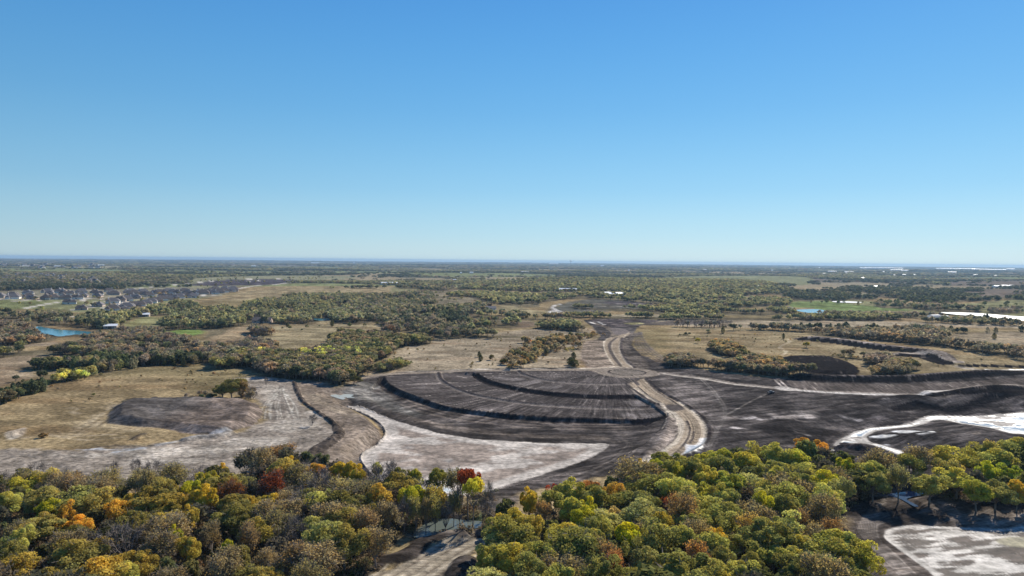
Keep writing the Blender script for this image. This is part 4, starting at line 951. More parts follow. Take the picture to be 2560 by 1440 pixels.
lm('D', 2050, 600, 220, 'thin', 12, RUST, 'large rust red thin leaved tree in the left wood below the mud flat')
lm('D', 1715, 665, 180, 'thin', 11, (0.24, 0.11, 0.045), 'reddish brown thin tree left of the large rust red one')
lm('D', 1870, 755, 130, 'leafy', 10, OLG, 'olive gold small crown below the rust red tree')
lm('D', 1990, 755, 140, 'leafy', 11, YEL, 'bright yellow rounded crown directly below the rust red tree')
lm('D', 2160, 490, 120, 'leafy', 11, YEL, 'upright bright yellow tree at the upper edge of the left wood')
lm('D', 2320, 515, 165, 'leafy', 11, GOLD, 'golden crown between two yellow ones at the upper edge of the left wood')
lm('D', 2500, 515, 160, 'leafy', 11, YEL, 'yellow crown rightmost of the golden row at the upper edge of the left wood')
lm('D', 1240, 890, 250, 'leafy', 11, OLG, 'broad olive gold crown in the centre of the left wood')
lm('D', 1410, 860, 130, 'leafy', 10, OLG, 'small pale gold crown right of the broad olive gold one')
lm('D', 2410, 745, 240, 'leafy', 12, PGR, 'pale green dome shaped tree near the right side of the left wood')
lm('D', 1400, 1080, 160, 'leafy', 11, OLG, 'olive crown with golden top low in the middle of the left wood')
lm('D', 1290, 1020, 100, 'leafy', 10, YG, 'small yellow green crown low in the middle of the left wood')
lm('D', 150, 1010, 150, 'leafy', 11, PGR, 'pale green crown near the lower left corner')
lm('D', 130, 640, 240, 'leafy', 10, (0.17, 0.19, 0.05), 'wide green gold crown at the left border below the mud flat')
lm('D', 60, 740, 150, 'leafy', 10, PGR, 'soft pale green crown at the left border')
lm('D', 2100, 390, 250, 'thin', 10, BRN, 'brown twiggy tree reaching over the rubble ridge at the wood edge')
lm('D', 1980, 455, 100, 'leafy', 9, OLG, 'small straw yellow crown on the upper edge of the left wood')
lm('D', 1660, 515, 90, 'leafy', 9, YEL, 'little yellow crown at the foot of the mud flat')
lm('D', 2200, 970, 210, 'bare', 11, GRY, 'purplish grey leafless crown in the right part of the left wood')
lm('D', 1900, 950, 230, 'leafy', 11, OLV, 'dull olive domed tree left of the leafless grey crown')
lm('D', 1190, 790, 190, 'leafy', 10, OLG, 'ochre crown between the lone golden tree and the lime green one')
lm('D', 985, 735, 110, 'leafy', 10, OLG, 'small olive yellow crown above the lone golden tree')
lm('D', 850, 500, 60, 'bare', 8, GRY, 'slender leafless tree standing out against the pale mud flat')
lm('D', 1010, 490, 90, 'bare', 8, GRY, 'leafless tree third from the left against the pale mud flat')
lm('D', 1140, 495, 120, 'bare', 8, GRY, 'widest leafless tree against the pale mud flat')
lm('D', 275, 505, 110, 'bare', 8, GRY, 'leftmost leafless tree against the pale mud flat')
lm('D', 940, 1270, 200, 'leafy', 11, PGR, 'pale grey green crown at the bottom edge of the left wood')
lm('D', 1690, 1110, 120, 'leafy', 10, YG, 'yellow green crown low between brown ones in the left wood')
lm('E', 955, 560, 165, 'umbrella', 16, RED, 'tall deep red crowned tree beside the mud basin')
lm('E', 990, 635, 155, 'umbrella', 15.5, (0.30, 0.30, 0.045), 'tall yellow umbrella shaped tree with two bare trunks by the creek')
lm('E', 755, 565, 175, 'leafy', 12, (0.10, 0.13, 0.045), 'dark green domed tree at the near shore of the mud basin')
lm('E', 565, 560, 120, 'leafy', 11, GRN, 'fresh green small tree against the mud basin')
lm('E', 285, 500, 80, 'leafy', 10, GRN, 'smallest fresh green tree against the mud basin')
lm('E', 385, 500, 125, 'bare', 12, GRY, 'leafless grey tree against the mud basin')
lm('E', 440, 560, 150, 'leafy', 11, DGR, 'dark green tree below the leafless one at the mud basin')
lm('E', 545, 690, 220, 'leafy', 13, YG, 'large yellow green spreading crown above the creek')
lm('E', 720, 690, 190, 'thin', 13, OLG, 'olive thin leaved tree above the creek')
lm('E', 130, 560, 150, 'leafy', 12, YEL, 'olive yellow crown at the left shore of the mud basin')
lm('E', 50, 510, 120, 'leafy', 12, YEL, 'lemon yellow crown beside the peninsula of brown soil')
lm('E', 1110, 720, 110, 'bare', 15, (0.11, 0.09, 0.075), 'tall leaning leafless tree between the creek and the mud basin')
lm('E', 890, 720, 80, 'bare', 14, (0.11, 0.09, 0.075), 'tall leafless tree left of the red crowned one')
lm('E', 1200, 890, 110, 'umbrella', 11, YEL, 'small bright yellow tree with a crooked trunk right of the creek')
lm('E', 1600, 675, 130, 'leafy', 9, (0.40, 0.09, 0.05), 'coral red crown at the edge of the right wood')
lm('E', 1410, 740, 150, 'leafy', 12, YEL, 'golden yellow tree on the left front of the right wood')
lm('E', 1860, 640, 190, 'leafy', 10, (0.19, 0.10, 0.04), 'rust topped dark tree at the upper edge of the right wood')
lm('E', 2050, 690, 200, 'leafy', 12, (0.22, 0.16, 0.045), 'ochre domed tree behind the fresh green crown')
lm('E', 1700, 780, 210, 'leafy', 12, (0.16, 0.21, 0.06), 'fresh green domed tree in the upper left of the right wood')
lm('E', 1860, 800, 140, 'leafy', 12, YG, 'yellow green crown right of the fresh green domed one')
lm('E', 1510, 810, 120, 'thin', 10, (0.27, 0.19, 0.10), 'pinkish tan thin tree in the left of the right wood')
lm('E', 2040, 860, 150, 'leafy', 11, (0.27, 0.23, 0.12), 'sandy pale crown in the middle of the right wood')
lm('E', 2130, 990, 230, 'leafy', 12, (0.31, 0.33, 0.03), 'brightest yellow green dome in the right wood')
lm('E', 1830, 880, 220, 'leafy', 12, YG, 'broad yellow green crown left of the sandy pale one')
lm('E', 2440, 775, 180, 'thin', 11, RUST, 'red brown thin tree inside the right wood')
lm('E', 2240, 505, 110, 'leafy', 11, YEL, 'golden yellow crown next to the pale road')
lm('E', 2370, 505, 150, 'leafy', 12, YG, 'lime yellow tree at the end of the pale road')
lm('E', 2525, 540, 130, 'leafy', 12, GRN, 'deep fresh green tree right of the pale road')
lm('E', 1090, 1160, 190, 'leafy', 12, (0.14, 0.165, 0.06), 'green tree beside the dirt track at the bottom')
lm('E', 2050, 1190, 130, 'thin', 11, (0.23, 0.12, 0.055), 'small rust brown tree near the bottom of the right wood')
lm('E', 1420, 940, 190, 'leafy', 12, OLG, 'olive gold crown above the green tree by the track')
lm('E', 2400, 900, 200, 'leafy', 12, (0.25, 0.22, 0.05), 'olive yellow crown right of the brightest dome')
lm('F', 930, 330, 230, 'leafy', 12, (0.24, 0.15, 0.035), 'amber brown crown rising highest against the dark clay')
lm('F', 500, 450, 230, 'leafy', 13, (0.28, 0.28, 0.07), 'pale yellow green tall tree near the upper edge of the right wood')
lm('F', 190, 440, 210, 'leafy', 12, GRN, 'wide green crown beside the boulevard bend')
lm('F', 330, 420, 150, 'leafy', 12, GRN, 'second green crown from the boulevard bend')
lm('F', 860, 430, 220, 'leafy', 12, (0.18, 0.22, 0.045), 'vivid green crown below the amber brown one')
lm('F', 1080, 600, 270, 'leafy', 13, (0.24, 0.26, 0.04), 'largest yellow green dome in the upper right wood')
lm('F', 1240, 485, 130, 'leafy', 12, YG, 'yellow green rounded crown under the pale creek bed')
lm('F', 520, 930, 200, 'thin', 12, (0.42, 0.29, 0.10), 'peach gold crown in the heart of the right wood')
lm('F', 285, 1015, 180, 'leafy', 11, (0.40, 0.31, 0.07), 'straw gold crown left of the peach gold one')
lm('F', 790, 940, 260, 'leafy', 13, (0.19, 0.22, 0.09), 'big pale green dome right of the peach gold crown')
lm('F', 620, 770, 200, 'leafy', 12, YG, 'yellow crown in front of the big pale green dome')
lm('F', 370, 610, 260, 'leafy', 13, (0.20, 0.23, 0.06), 'broad light green crown under the pale yellow green tall tree')
lm('F', 170, 690, 210, 'leafy', 13, (0.17, 0.20, 0.045), 'deep olive green crown left of the broad light green one')
lm('F', 130, 1170, 240, 'thin', 12, (0.22, 0.13, 0.05), 'rusty brown tree at the bottom of the right wood')
lm('F', 1090, 1220, 270, 'leafy', 12, (0.20, 0.24, 0.11), 'silvery pale green crown at the bottom of the right wood')
lm('F', 1360, 1170, 240, 'leafy', 12, (0.25, 0.25, 0.055), 'yellow green rounded tree above the dark slope of the lower basin')
lm('F', 1150, 960, 170, 'thin', 11, BRN, 'brown thin tree beside the dark slope')
lm('F', 2510, 640, 130, 'leafy', 12, (0.38, 0.30, 0.06), 'golden crown at the right border')
lm('F', 2060, 570, 240, 'leafy', 11.5, (0.17, 0.19, 0.06), 'dark olive tree right of the blue creek pool')
lm('F', 1860, 600, 220, 'leafy', 11.5, (0.16, 0.17, 0.065), 'tall olive tree over the blue creek pool')
lm('F', 2210, 650, 190, 'leafy', 11.5, (0.17, 0.18, 0.04), 'olive green tree on the brown bank of the lower basin')
lm('F', 2350, 640, 200, 'leafy', 11.5, (0.14, 0.15, 0.07), 'grey green tree on the brown bank of the lower basin')
lm('F', 1630, 560, 150, 'thin', 14, (0.15, 0.15, 0.07), 'thin tree with curved trunks left of the blue creek pool')
lm('F', 1440, 590, 200, 'leafy', 11.5, (0.14, 0.15, 0.065), 'tall grey olive tree above the dark bank')
lm('F', 2000, 480, 170, 'leafy', 12, (0.22, 0.21, 0.08), 'straw green crown on the strip behind the creek pool')
lm('F', 2280, 520, 150, 'leafy', 12, (0.22, 0.27, 0.04), 'vivid lime crown on the strip behind the creek pool')
lm('F', 2450, 540, 170, 'leafy', 12, (0.19, 0.24, 0.04), 'vivid green crown near the right border')
lm('F', 2300, 360, 110, 'thin', 11, (0.33, 0.26, 0.09), 'small orange yellow crown at the far edge of the right strip')
lm('F', 2480, 330, 150, 'leafy', 11, (0.13, 0.17, 0.06), 'green crown at the far edge next to the right border')

for (u, v, w_, kind, h_, tint, lab) in LM:
    zc = {'umbrella': 0.84, 'bare': 0.62, 'thin': 0.66, 'leafy': 0.66}[kind] * h_
    p = P(u, v, zc)[0]
    wm = w_ * slant(p) / FPX
    TREES.append([p[0], p[1], kind, h_, wm, tint, lab])
# single trees and bushes in the middle distance
def single(u, v, w_, kind, h_, tint, lab):
    p = P(u, v, 0)[0]
    TREES.append([p[0], p[1], kind, h_, w_, tint, lab])
CED = (0.036, 0.05, 0.026)
for a in ((1010, 1335, 5, 'bare', 12, (.11, .1, .08), 'thin grey trunked tree at the left end of the creek'), (1038, 1331, 5, 'thin', 13, (.15, .15, .07), 'slender olive tipped tree second from the left end of the creek'),
          (1064, 1327, 4.5, 'thin', 12, (.14, .12, .07), 'slender brown tipped tree standing in the middle of the creek shore'), (1088, 1322, 5, 'thin', 13, (.17, .16, .06), 'slender tree with yellowish top in the middle of the creek shore'),
          (1112, 1326, 4, 'bare', 11, (.11, .1, .08), 'bare pole like tree left of the umbrella shaped one'), (1134, 1312, 5, 'thin', 12.5, (.14, .13, .07), 'slim open crowned tree directly left of the umbrella shaped one'),
          (1205, 1300, 4, 'bare', 10, (.11, .1, .08), 'crooked bare tree right of the tall leaning leafless one')):
    single(*a)
for a in ((580, 998, 15, 'leafy', 13.5, (0.10, 0.10, 0.048), 'round olive green bush tree on the far rim of the left spoil mound'),
          (556, 998, 12, 'leafy', 9.5, (0.10, 0.10, 0.05), 'green brown bush tree leaning left on the rim of the left spoil mound'),
          (603, 996, 11, 'thin', 11.5, (0.14, 0.105, 0.055), 'orange brown thin tree right on the rim of the left spoil mound'),
          (1434, 916, 9, 'cedar', 5.5, CED, 'dark wide cedar bush beside the top street'), (1426, 912, 6, 'cedar', 6, CED, 'dark cedar left half of the pair beside the top street'), (1434, 897, 4.5, 'cedar', 5.5, CED, 'small dark cedar just behind the pair beside the top street'),
          (458, 915, 4, 'cedar', 5.5, CED, 'tallest dark cedar of three in a row on the left pasture'), (435, 914, 3, 'cedar', 3.6, CED, 'middle cedar of three in a row on the left pasture'), (411, 914, 2.6, 'cedar', 4, CED, 'left cedar of three in a row on the left pasture'),
          (1201, 903, 4, 'cedar', 5.5, CED, 'dark upright cedar on the tan slope above the fan'), (1198, 893, 3.5, 'cedar', 5, CED, 'smaller cedar behind another on the tan slope above the fan'),
          (1260, 912, 6.5, 'leafy', 5.5, (0.07, 0.07, 0.035), 'dark bushy tree at the foot of the tan slope'), (1231, 900, 5, 'leafy', 5, (0.085, 0.08, 0.04), 'greyish green bush on the tan slope'), (1365, 888, 5, 'cedar', 5.5, CED, 'dark cedar amid the golden scrub'),
          (1280, 886, 6, 'cedar', 5, CED, 'dark cedar left of the golden scrub'), (1317, 909, 4, 'thin', 5.5, (0.22, 0.14, 0.05), 'orange slender bush at the foot of the tan slope'), (1390, 846, 3, 'cedar', 6, CED, 'dark cedar at the top of the golden scrub'), (1315, 858, 4.5, 'cedar', 6, CED, 'dark cedar at the upper left of the golden scrub'),
          (1745, 858, 5.5, 'leafy', 6.5, (0.30, 0.29, 0.08), 'pale yellow green lone tree on the right pasture'), (1807, 834, 5, 'cedar', 8, (0.08, 0.075, 0.04), 'grey brown lone tree on the right pasture by the far hedge'),
          (1959, 847, 3.4, 'cedar', 6, CED, 'dark cedar by the sandy track on the right pasture'), (2016, 870, 7, 'leafy', 7, (0.20, 0.19, 0.07), 'yellowish tree under the long berm'),
          (780, 1064, 5.5, 'bare', 6, GRY, 'bare grey tree standing alone on the pale mud flat'), (666, 966, 3, 'bare', 6.5, GRY, 'slim bare tree at the top of the pale mud flat'), (105, 1094, 4.5, 'shrub', 2.8, (0.12, 0.09, 0.06), 'low brown bush on the lower left pasture'),
          (1316 , 795, 5, 'cedar', 8, CED, 'dark pointed cedar on the small clearing behind the scrub'), (719, 817, 5, 'cedar', 5, CED, 'small cedar on the far left field'), (830, 816, 5, 'cedar', 8, CED, 'pointed cedar on the far left field near the small pond'),
          (2486, 848, 5, 'cedar', 7, (0.1, 0.09, 0.05), 'brown lone tree on the far right pasture'), (885, 960, 9, 'leafy', 6, CED, 'dark bush where the brown soil meets the wood')):
    single(*a)

# foreground filling
fr = np.random.default_rng(5)
def fill(poly, rmin, specs, hrange, inframe=True):
    pts = [(t[0], t[1], t[4] / 2) for t in TREES if t[6] is not None or t[2] == 'fg_']
    lo, hi = poly.min(0), poly.max(0)
    cells = [np.array([p[0], p[1]]) for p in pts]
    have = [(c[0], c[1]) for c in cells]; hv = np.array(have) if have else np.zeros((0, 2))
    tries = 0; out = []
    while tries < 9000:
        tries += 1
        p = fr.uniform(lo, hi)
        if not in_poly(np.array([p[0]]), np.array([p[1]]), poly)[0]: continue
        if len(hv) and np.min((hv[:, 0] - p[0]) ** 2 + (hv[:, 1] - p[1]) ** 2) < rmin ** 2: continue
        hv = np.vstack([hv, p]); out.append(p)
    names = list(specs); wts = np.array([specs[k] for k in names], float); wts /= wts.sum()
    for p in out:
        k = names[fr.choice(len(names), p=wts)]
        kind, tint = k
        h_ = fr.uniform(*hrange) * (1 if fr.uniform() > .18 else .72); w_ = h_ * fr.uniform(.66, 1.25)
        j = fr.uniform(.82, 1.2) * (0.85 + 0.3 * float(fbm(np.array([p[0] / 25]), np.array([p[1] / 25]), 5, 2)[0]))
        TREES.append([p[0], p[1], kind, h_, w_, tuple(np.array(tint) * j), 'AUTO'])
fill(smooth_line(wood_left, True, n=3), 5.9, {('thin', (0.15, 0.128, 0.09)): 8, ('thin', (0.135, 0.125, 0.075)): 7, ('leafy', (0.13, 0.125, 0.055)): 5, ('leafy', (0.165, 0.15, 0.06)): 3, ('thin', (0.16, 0.12, 0.075)): 2.5, ('bare', GRY): 3, ('leafy', (0.085, 0.088, 0.04)): 2, ('leafy', (0.20, 0.165, 0.05)): 1.3, ('leafy', (0.15, 0.165, 0.075)): 2}, (8, 13))
fill(smooth_line(wood_right, True, n=3), 6.1, {('leafy', (0.145, 0.155, 0.058)): 7, ('leafy', (0.18, 0.20, 0.07)): 4, ('leafy', (0.105, 0.118, 0.048)): 5, ('thin', (0.145, 0.125, 0.075)): 3, ('leafy', (0.22, 0.215, 0.06)): 2.5, ('thin', (0.16, 0.115, 0.06)): 1.5, ('leafy', (0.16, 0.175, 0.09)): 3}, (9.5, 14.5))
print('trees', len(TREES))

COLR[:] = np.clip(COLR, 0.01, 0.8)

# patchy drying, scraping and wheel work on the bare soil
kk_ = np.nonzero(np.isin(CLS, (1, 2, 3, 4)) & (R_ < 1200))[0]
iso_ = np.where(CLS[kk_] <= 2, 1.0, 0.0)
n_a = fbm(GR[kk_, 0] / (16 - 9 * iso_), GR[kk_, 1] / (2.6 + 2.5 * iso_), 501, 4); n_b = fbm(X[kk_] / 14, Y[kk_] / 11, 511, 4)
fct = (0.55 + 1.05 * sst(0.34, 0.70, n_a)) * (0.62 + 0.85 * sst(0.35, 0.68, n_b))
wt_ = np.choose(np.clip(CLS[kk_], 1, 4) - 1, [0.38, 0.55, 0.8, 0.35])
fct = 1 + (fct - 1) * wt_
fct = np.where(np.max(COLR[kk_], axis=1) < 0.025, 1.0, fct)
COLR[kk_] = COLR[kk_] * fct[:, None]
lite = sst(0.70, 0.78, n_a) * sst(0.5, 0.62, n_b) * (CLS[kk_] != 4)
COLR[kk_] = COLR[kk_] * (1 - .7 * lite[:, None]) + np.array((0.17, 0.14, 0.112)) * .7 * lite[:, None]
kk_ = np.nonzero((CLS == 0) & (R_ < 2500))[0]
n_a = fbm(X[kk_] / 22 + 7, Y[kk_] / 13, 521, 5); n_b = fbm(X[kk_] / 5, Y[kk_] / 3, 531, 3)
COLR[kk_] = COLR[kk_] * ((0.72 + 0.55 * sst(.3, .7, n_a)) * (0.84 + .32 * n_b))[:, None]
br_ = (0.45 * sst(.52, .66, fbm(X[kk_] / 55, Y[kk_] / 22, 541, 4)))[:, None]
COLR[kk_] = COLR[kk_] * (1 - br_) + br_ * COLR[kk_] * np.array((0.80, 0.68, 0.62))
kq_ = np.isin(CLS, (0, 1, 9)); GR[kq_, 0] = X[kq_] * 7; GR[kq_, 1] = Y[kq_] * 0.6
kq_ = CLS == 6; GR[kq_] = np.stack([X[kq_] * 1.2, Y[kq_] * .12], 1)
# small relief
near = sst(900, 250, R_)
rough = np.where(np.isin(CLS, (3, 2, 1)), 0.35 + 0.45 * sst(240, 340, R_), np.where(CLS == 6, 0.0, 0.35))
DZ += near * rough * ((nz_s - .5) * 0.8 + (fbm(X / 1.7, Y / 1.7, 71, 2) - .5) * 0.45)
rub = smooth_line(px((735, 955), (755, 1000), (800, 1035), (830, 1055), (848, 1080), (832, 1100), (795, 1125), (760, 1150)), False, n=6)
idx = region(rub, 12); dl = line_dist(X[idx], Y[idx], rub)
wd = 1.4 + 2.8 * sst(P(800, 1040)[0, 1], P(790, 1125)[0, 1], Y[idx])
e = np.clip(1 - (dl / (wd + 1.6 * (nz_s[idx] - .5))) ** 2, 0, 1)
DZ[idx] += e * (0.2 + 1.5 * (fbm(X[idx] / 1.6, Y[idx] / 1.6, 72, 2)))
k = e > 0.12
COLR[idx[k]] = np.array((0.075, 0.06, 0.048)) * (0.5 + 1.1 * nz_s[idx[k]])[:, None]; CLS[idx[k]] = 2

Z = Zh + DZ
_far_edge = R_ > 50000
def ground_z(xy):
    """land height at points, from the lattice"""
    xy = np.atleast_2d(xy)
    rr = np.hypot(xy[:, 0], xy[:, 1]); aa = np.arctan2(xy[:, 0], xy[:, 1])
    i = np.clip(np.searchsorted(rs, rr) - 1, 0, NR - 2); j = np.clip(np.searchsorted(az, aa) - 1, 0, NA - 2)
    fi = np.clip((rr - rs[i]) / (rs[i + 1] - rs[i]), 0, 1); fj = np.clip((aa - az[j]) / (az[j + 1] - az[j]), 0, 1)
    Zg = Z.reshape(NR, NA)
    return (Zg[i, j] * (1 - fi) + Zg[i + 1, j] * fi) * (1 - fj) + (Zg[i, j + 1] * (1 - fi) + Zg[i + 1, j + 1] * fi) * fj
def ground_c(xy):
    rr = np.hypot(xy[:, 0], xy[:, 1]); aa = np.arctan2(xy[:, 0], xy[:, 1])
    i = np.clip(np.searchsorted(rs, rr), 0, NR - 1); j = np.clip(np.searchsorted(az, aa), 0, NA - 1)
    return CLS.reshape(NR, NA)[i, j], COLR.reshape(NR, NA, 3)[i, j]
# ------------------------------------------------------------------ materials
def new_mat(name):
    m = bpy.data.materials.new(name); m.use_nodes = True
    nt = m.node_tree; b = nt.nodes.get('Principled BSDF')
    return m, nt, b
def simple_mat(name, col, rough=0.8, metal=0.0, noise=0.12, scale=1.0, spec=0.5):
    m, nt, b = new_mat(name)
    tc = nt.nodes.new('ShaderNodeTexCoord'); n = nt.nodes.new('ShaderNodeTexNoise'); n.inputs['Scale'].default_value = scale
    n.inputs['Detail'].default_value = 4
    mx = nt.nodes.new('ShaderNodeMix'); mx.data_type = 'RGBA'
    mx.inputs[6].default_value = (*[c * (1 - noise) for c in col], 1); mx.inputs[7].default_value = (*[min(1, c * (1 + noise)) for c in col], 1)
    nt.links.new(tc.outputs['Object'], n.inputs['Vector']); nt.links.new(n.outputs['Fac'], mx.inputs[0]); nt.links.new(mx.outputs[2], b.inputs['Base Color'])
    b.inputs['Roughness'].default_value = rough; b.inputs['Metallic'].default_value = metal; b.inputs['Specular IOR Level'].default_value = spec
    return m
# land
mat_land, nt, b = new_mat('land')
L_ = nt.links.new
at = nt.nodes.new('ShaderNodeAttribute'); at.attribute_name = 'soil'
aw = nt.nodes.new('ShaderNodeAttribute'); aw.attribute_name = 'wet'
ag = nt.nodes.new('ShaderNodeAttribute'); ag.attribute_name = 'grain'
geo = nt.nodes.new('ShaderNodeNewGeometry')
def noise_node(src, scale, detail=5, rough=0.6, vec=None):
    n = nt.nodes.new('ShaderNodeTexNoise'); n.inputs['Scale'].default_value = scale; n.inputs['Detail'].default_value = detail; n.inputs['Roughness'].default_value = rough
    L_(src, n.inputs['Vector']); return n
def rng_node(src, a, b_, c, d):
    n = nt.nodes.new('ShaderNodeMapRange'); n.inputs[1].default_value = a; n.inputs[2].default_value = b_; n.inputs[3].default_value = c; n.inputs[4].default_value = d
    L_(src, n.inputs[0]); return n
def math_node(op, a, b_=None):
    n = nt.nodes.new('ShaderNodeMath'); n.operation = op
    for i, s in enumerate((a, b_)):
        if s is None: continue
        if isinstance(s, (int, float)): n.inputs[i].default_value = s
        else: L_(s, n.inputs[i])
    return n
n1 = noise_node(geo.outputs['Position'], 0.45, 6, 0.65)
n2 = noise_node(geo.outputs['Position'], 0.06, 5, 0.6)
vm = nt.nodes.new('ShaderNodeVectorMath'); vm.operation = 'MULTIPLY'; vm.inputs[1].default_value = (0.05, 0.9, 0)
L_(ag.outputs['Vector'], vm.inputs[0])
n3 = noise_node(vm.outputs[0], 1.0, 5, 0.65)
f1 = rng_node(n1.outputs['Fac'], 0.3, 0.7, 0.48, 1.52)
f2 = rng_node(n2.outputs['Fac'], 0.3, 0.7, 0.80, 1.20)
f3 = rng_node(n3.outputs['Fac'], 0.32, 0.68, 0.55, 1.45)
mm_ = math_node('MULTIPLY', math_node('MULTIPLY', f1.outputs[0], f2.outputs[0]).outputs[0], f3.outputs[0])
vc = nt.nodes.new('ShaderNodeVectorMath'); vc.operation = 'SCALE'
L_(at.outputs['Color'], vc.inputs[0]); L_(mm_.outputs[0], vc.inputs[3])
L_(vc.outputs[0], b.inputs['Base Color'])
wetn = math_node('MULTIPLY', aw.outputs['Fac'], rng_node(n2.outputs['Fac'], 0.35, 0.6, 1.1, 0.8).outputs[0])
ro = rng_node(wetn.outputs[0], 0.0, 1.0, 0.95, 0.16)
L_(ro.outputs[0], b.inputs['Roughness'])
sp = rng_node(wetn.outputs[0], 0.02, 0.6, 0.0, 0.5); L_(sp.outputs[0], b.inputs['Specular IOR Level'])
bp_ = nt.nodes.new('ShaderNodeBump'); bp_.inputs['Distance'].default_value = 0.5
st = rng_node(aw.outputs['Fac'], 0.0, 0.5, 0.55, 0.06); L_(st.outputs[0], bp_.inputs['Strength'])
hs_ = math_node('ADD', n1.outputs['Fac'], n3.outputs['Fac']); L_(hs_.outputs[0], bp_.inputs['Height']); L_(bp_.outputs[0], b.inputs['Normal'])
# water
def water_mat(name, col, rough, bump=0.05, scale=0.4, dist=0.3):
    m, nt_, b_ = new_mat(name)
    b_.inputs['Base Color'].default_value = (*col, 1); b_.inputs['Roughness'].default_value = rough; b_.inputs['IOR'].default_value = 1.33
    g_ = nt_.nodes.new('ShaderNodeNewGeometry'); n = nt_.nodes.new('ShaderNodeTexNoise'); n.inputs['Scale'].default_value = scale; n.inputs['Detail'].default_value = 4
    nt_.links.new(g_.outputs['Position'], n.inputs['Vector'])
    q = nt_.nodes.new('ShaderNodeBump'); q.inputs['Strength'].default_value = bump; q.inputs['Distance'].default_value = dist
    nt_.links.new(n.outputs['Fac'], q.inputs['Height']); nt_.links.new(q.outputs[0], b_.inputs['Normal'])
    return m
# leaves: one for single trees (tone from the object), one for the mass (tone carried by each copy)
def leaf_mat(name, inst):
    m, nt_, b_ = new_mat(name)
    nt_.nodes.remove(b_); out = nt_.nodes['Material Output']
    if inst:
        a = nt_.nodes.new('ShaderNodeAttribute'); a.attribute_type = 'INSTANCER'; a.attribute_name = 'tint'; c = a.outputs['Color']
    else:
        a = nt_.nodes.new('ShaderNodeObjectInfo'); c = a.outputs['Color']
    v = nt_.nodes.new('ShaderNodeAttribute'); v.attribute_name = 'tone'
    s = nt_.nodes.new('ShaderNodeVectorMath'); s.operation = 'SCALE'; nt_.links.new(c, s.inputs[0]); nt_.links.new(v.outputs['Fac'], s.inputs[3])
    tu_ = nt_.nodes.new('ShaderNodeAttribute'); tu_.attribute_name = 'turn'
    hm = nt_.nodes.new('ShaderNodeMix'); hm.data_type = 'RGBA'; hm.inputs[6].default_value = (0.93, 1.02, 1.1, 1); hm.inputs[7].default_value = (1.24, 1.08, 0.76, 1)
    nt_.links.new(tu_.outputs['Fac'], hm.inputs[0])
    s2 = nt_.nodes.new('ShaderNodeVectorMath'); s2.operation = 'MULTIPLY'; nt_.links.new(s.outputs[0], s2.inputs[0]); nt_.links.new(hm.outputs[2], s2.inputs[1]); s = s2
    d = nt_.nodes.new('ShaderNodeBsdfDiffuse'); t = nt_.nodes.new('ShaderNodeBsdfTranslucent'); mx = nt_.nodes.new('ShaderNodeMixShader'); mx.inputs[0].default_value = 0.5
    nt_.links.new(s.outputs[0], d.inputs['Color']); nt_.links.new(s.outputs[0], t.inputs['Color'])
    nt_.links.new(d.outputs[0], mx.inputs[1]); nt_.links.new(t.outputs[0], mx.inputs[2]); nt_.links.new(mx.outputs[0], out.inputs['Surface'])
    return m
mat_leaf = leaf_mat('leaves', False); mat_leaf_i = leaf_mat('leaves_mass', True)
mat_bark = simple_mat('bark', (0.17, 0.14, 0.115), 0.9, noise=0.3, scale=3)

# ------------------------------------------------------------------ mesh helpers
def mesh_np(name, V, F, mats, midx=None, tone=None, smooth=False):
    """F: (n,4) or (n,3) int array, or list of both"""
    me = bpy.data.meshes.new(name)
    Fs = F if isinstance(F, list) else [F]
    nl = sum(f.size for f in Fs); nf = sum(len(f) for f in Fs)
    me.vertices.add(len(V)); me.vertices.foreach_set('co', np.asarray(V, np.float32).ravel())
    me.loops.add(nl); me.loops.foreach_set('vertex_index', np.concatenate([f.ravel() for f in Fs]).astype(np.int32))
    me.polygons.add(nf)
    tot = np.concatenate([np.full(len(f), f.shape[1], np.int32) for f in Fs])
    start = np.concatenate([[0], np.cumsum(tot)[:-1]]).astype(np.int32)
    me.polygons.foreach_set('loop_start', start)
    for m in mats: me.materials.append(m)
    if midx is not None: me.polygons.foreach_set('material_index', np.asarray(midx, np.int32))
    me.polygons.foreach_set('use_smooth', np.full(nf, smooth))
    if tone is not None:
        tone = np.asarray(tone, np.float32)
        if tone.ndim == 1: tone = np.column_stack([tone, np.full(len(tone), .3, np.float32)])
        a = me.attributes.new('tone', 'FLOAT', 'POINT'); a.data.foreach_set('value', np.ascontiguousarray(tone[:, 0]))
        a = me.attributes.new('turn', 'FLOAT', 'POINT'); a.data.foreach_set('value', np.ascontiguousarray(tone[:, 1]))
    me.update(calc_edges=True)
    return me
def quads(C, Nn, size, rg, aspect=0.8):
    n = len(C)
    a = rg.normal(size=(n, 3)); t = np.cross(Nn, a); t /= np.linalg.norm(t, axis=1)[:, None] + 1e-9
    s = np.cross(Nn, t); s /= np.linalg.norm(s, axis=1)[:, None] + 1e-9
    h = (size * rg.uniform(.65, 1.3, n) / 2)[:, None]
    t = t * h; s = s * h * aspect
    V = np.stack([C - t - s, C + t - s * .6, C + t * .8 + s, C - t * .7 + s * 1.1], 1).reshape(-1, 3)
    F = np.arange(4 * n).reshape(n, 4)
    return V, F
def unit(v): return v / (np.linalg.norm(v, axis=-1, keepdims=True) + 1e-9)
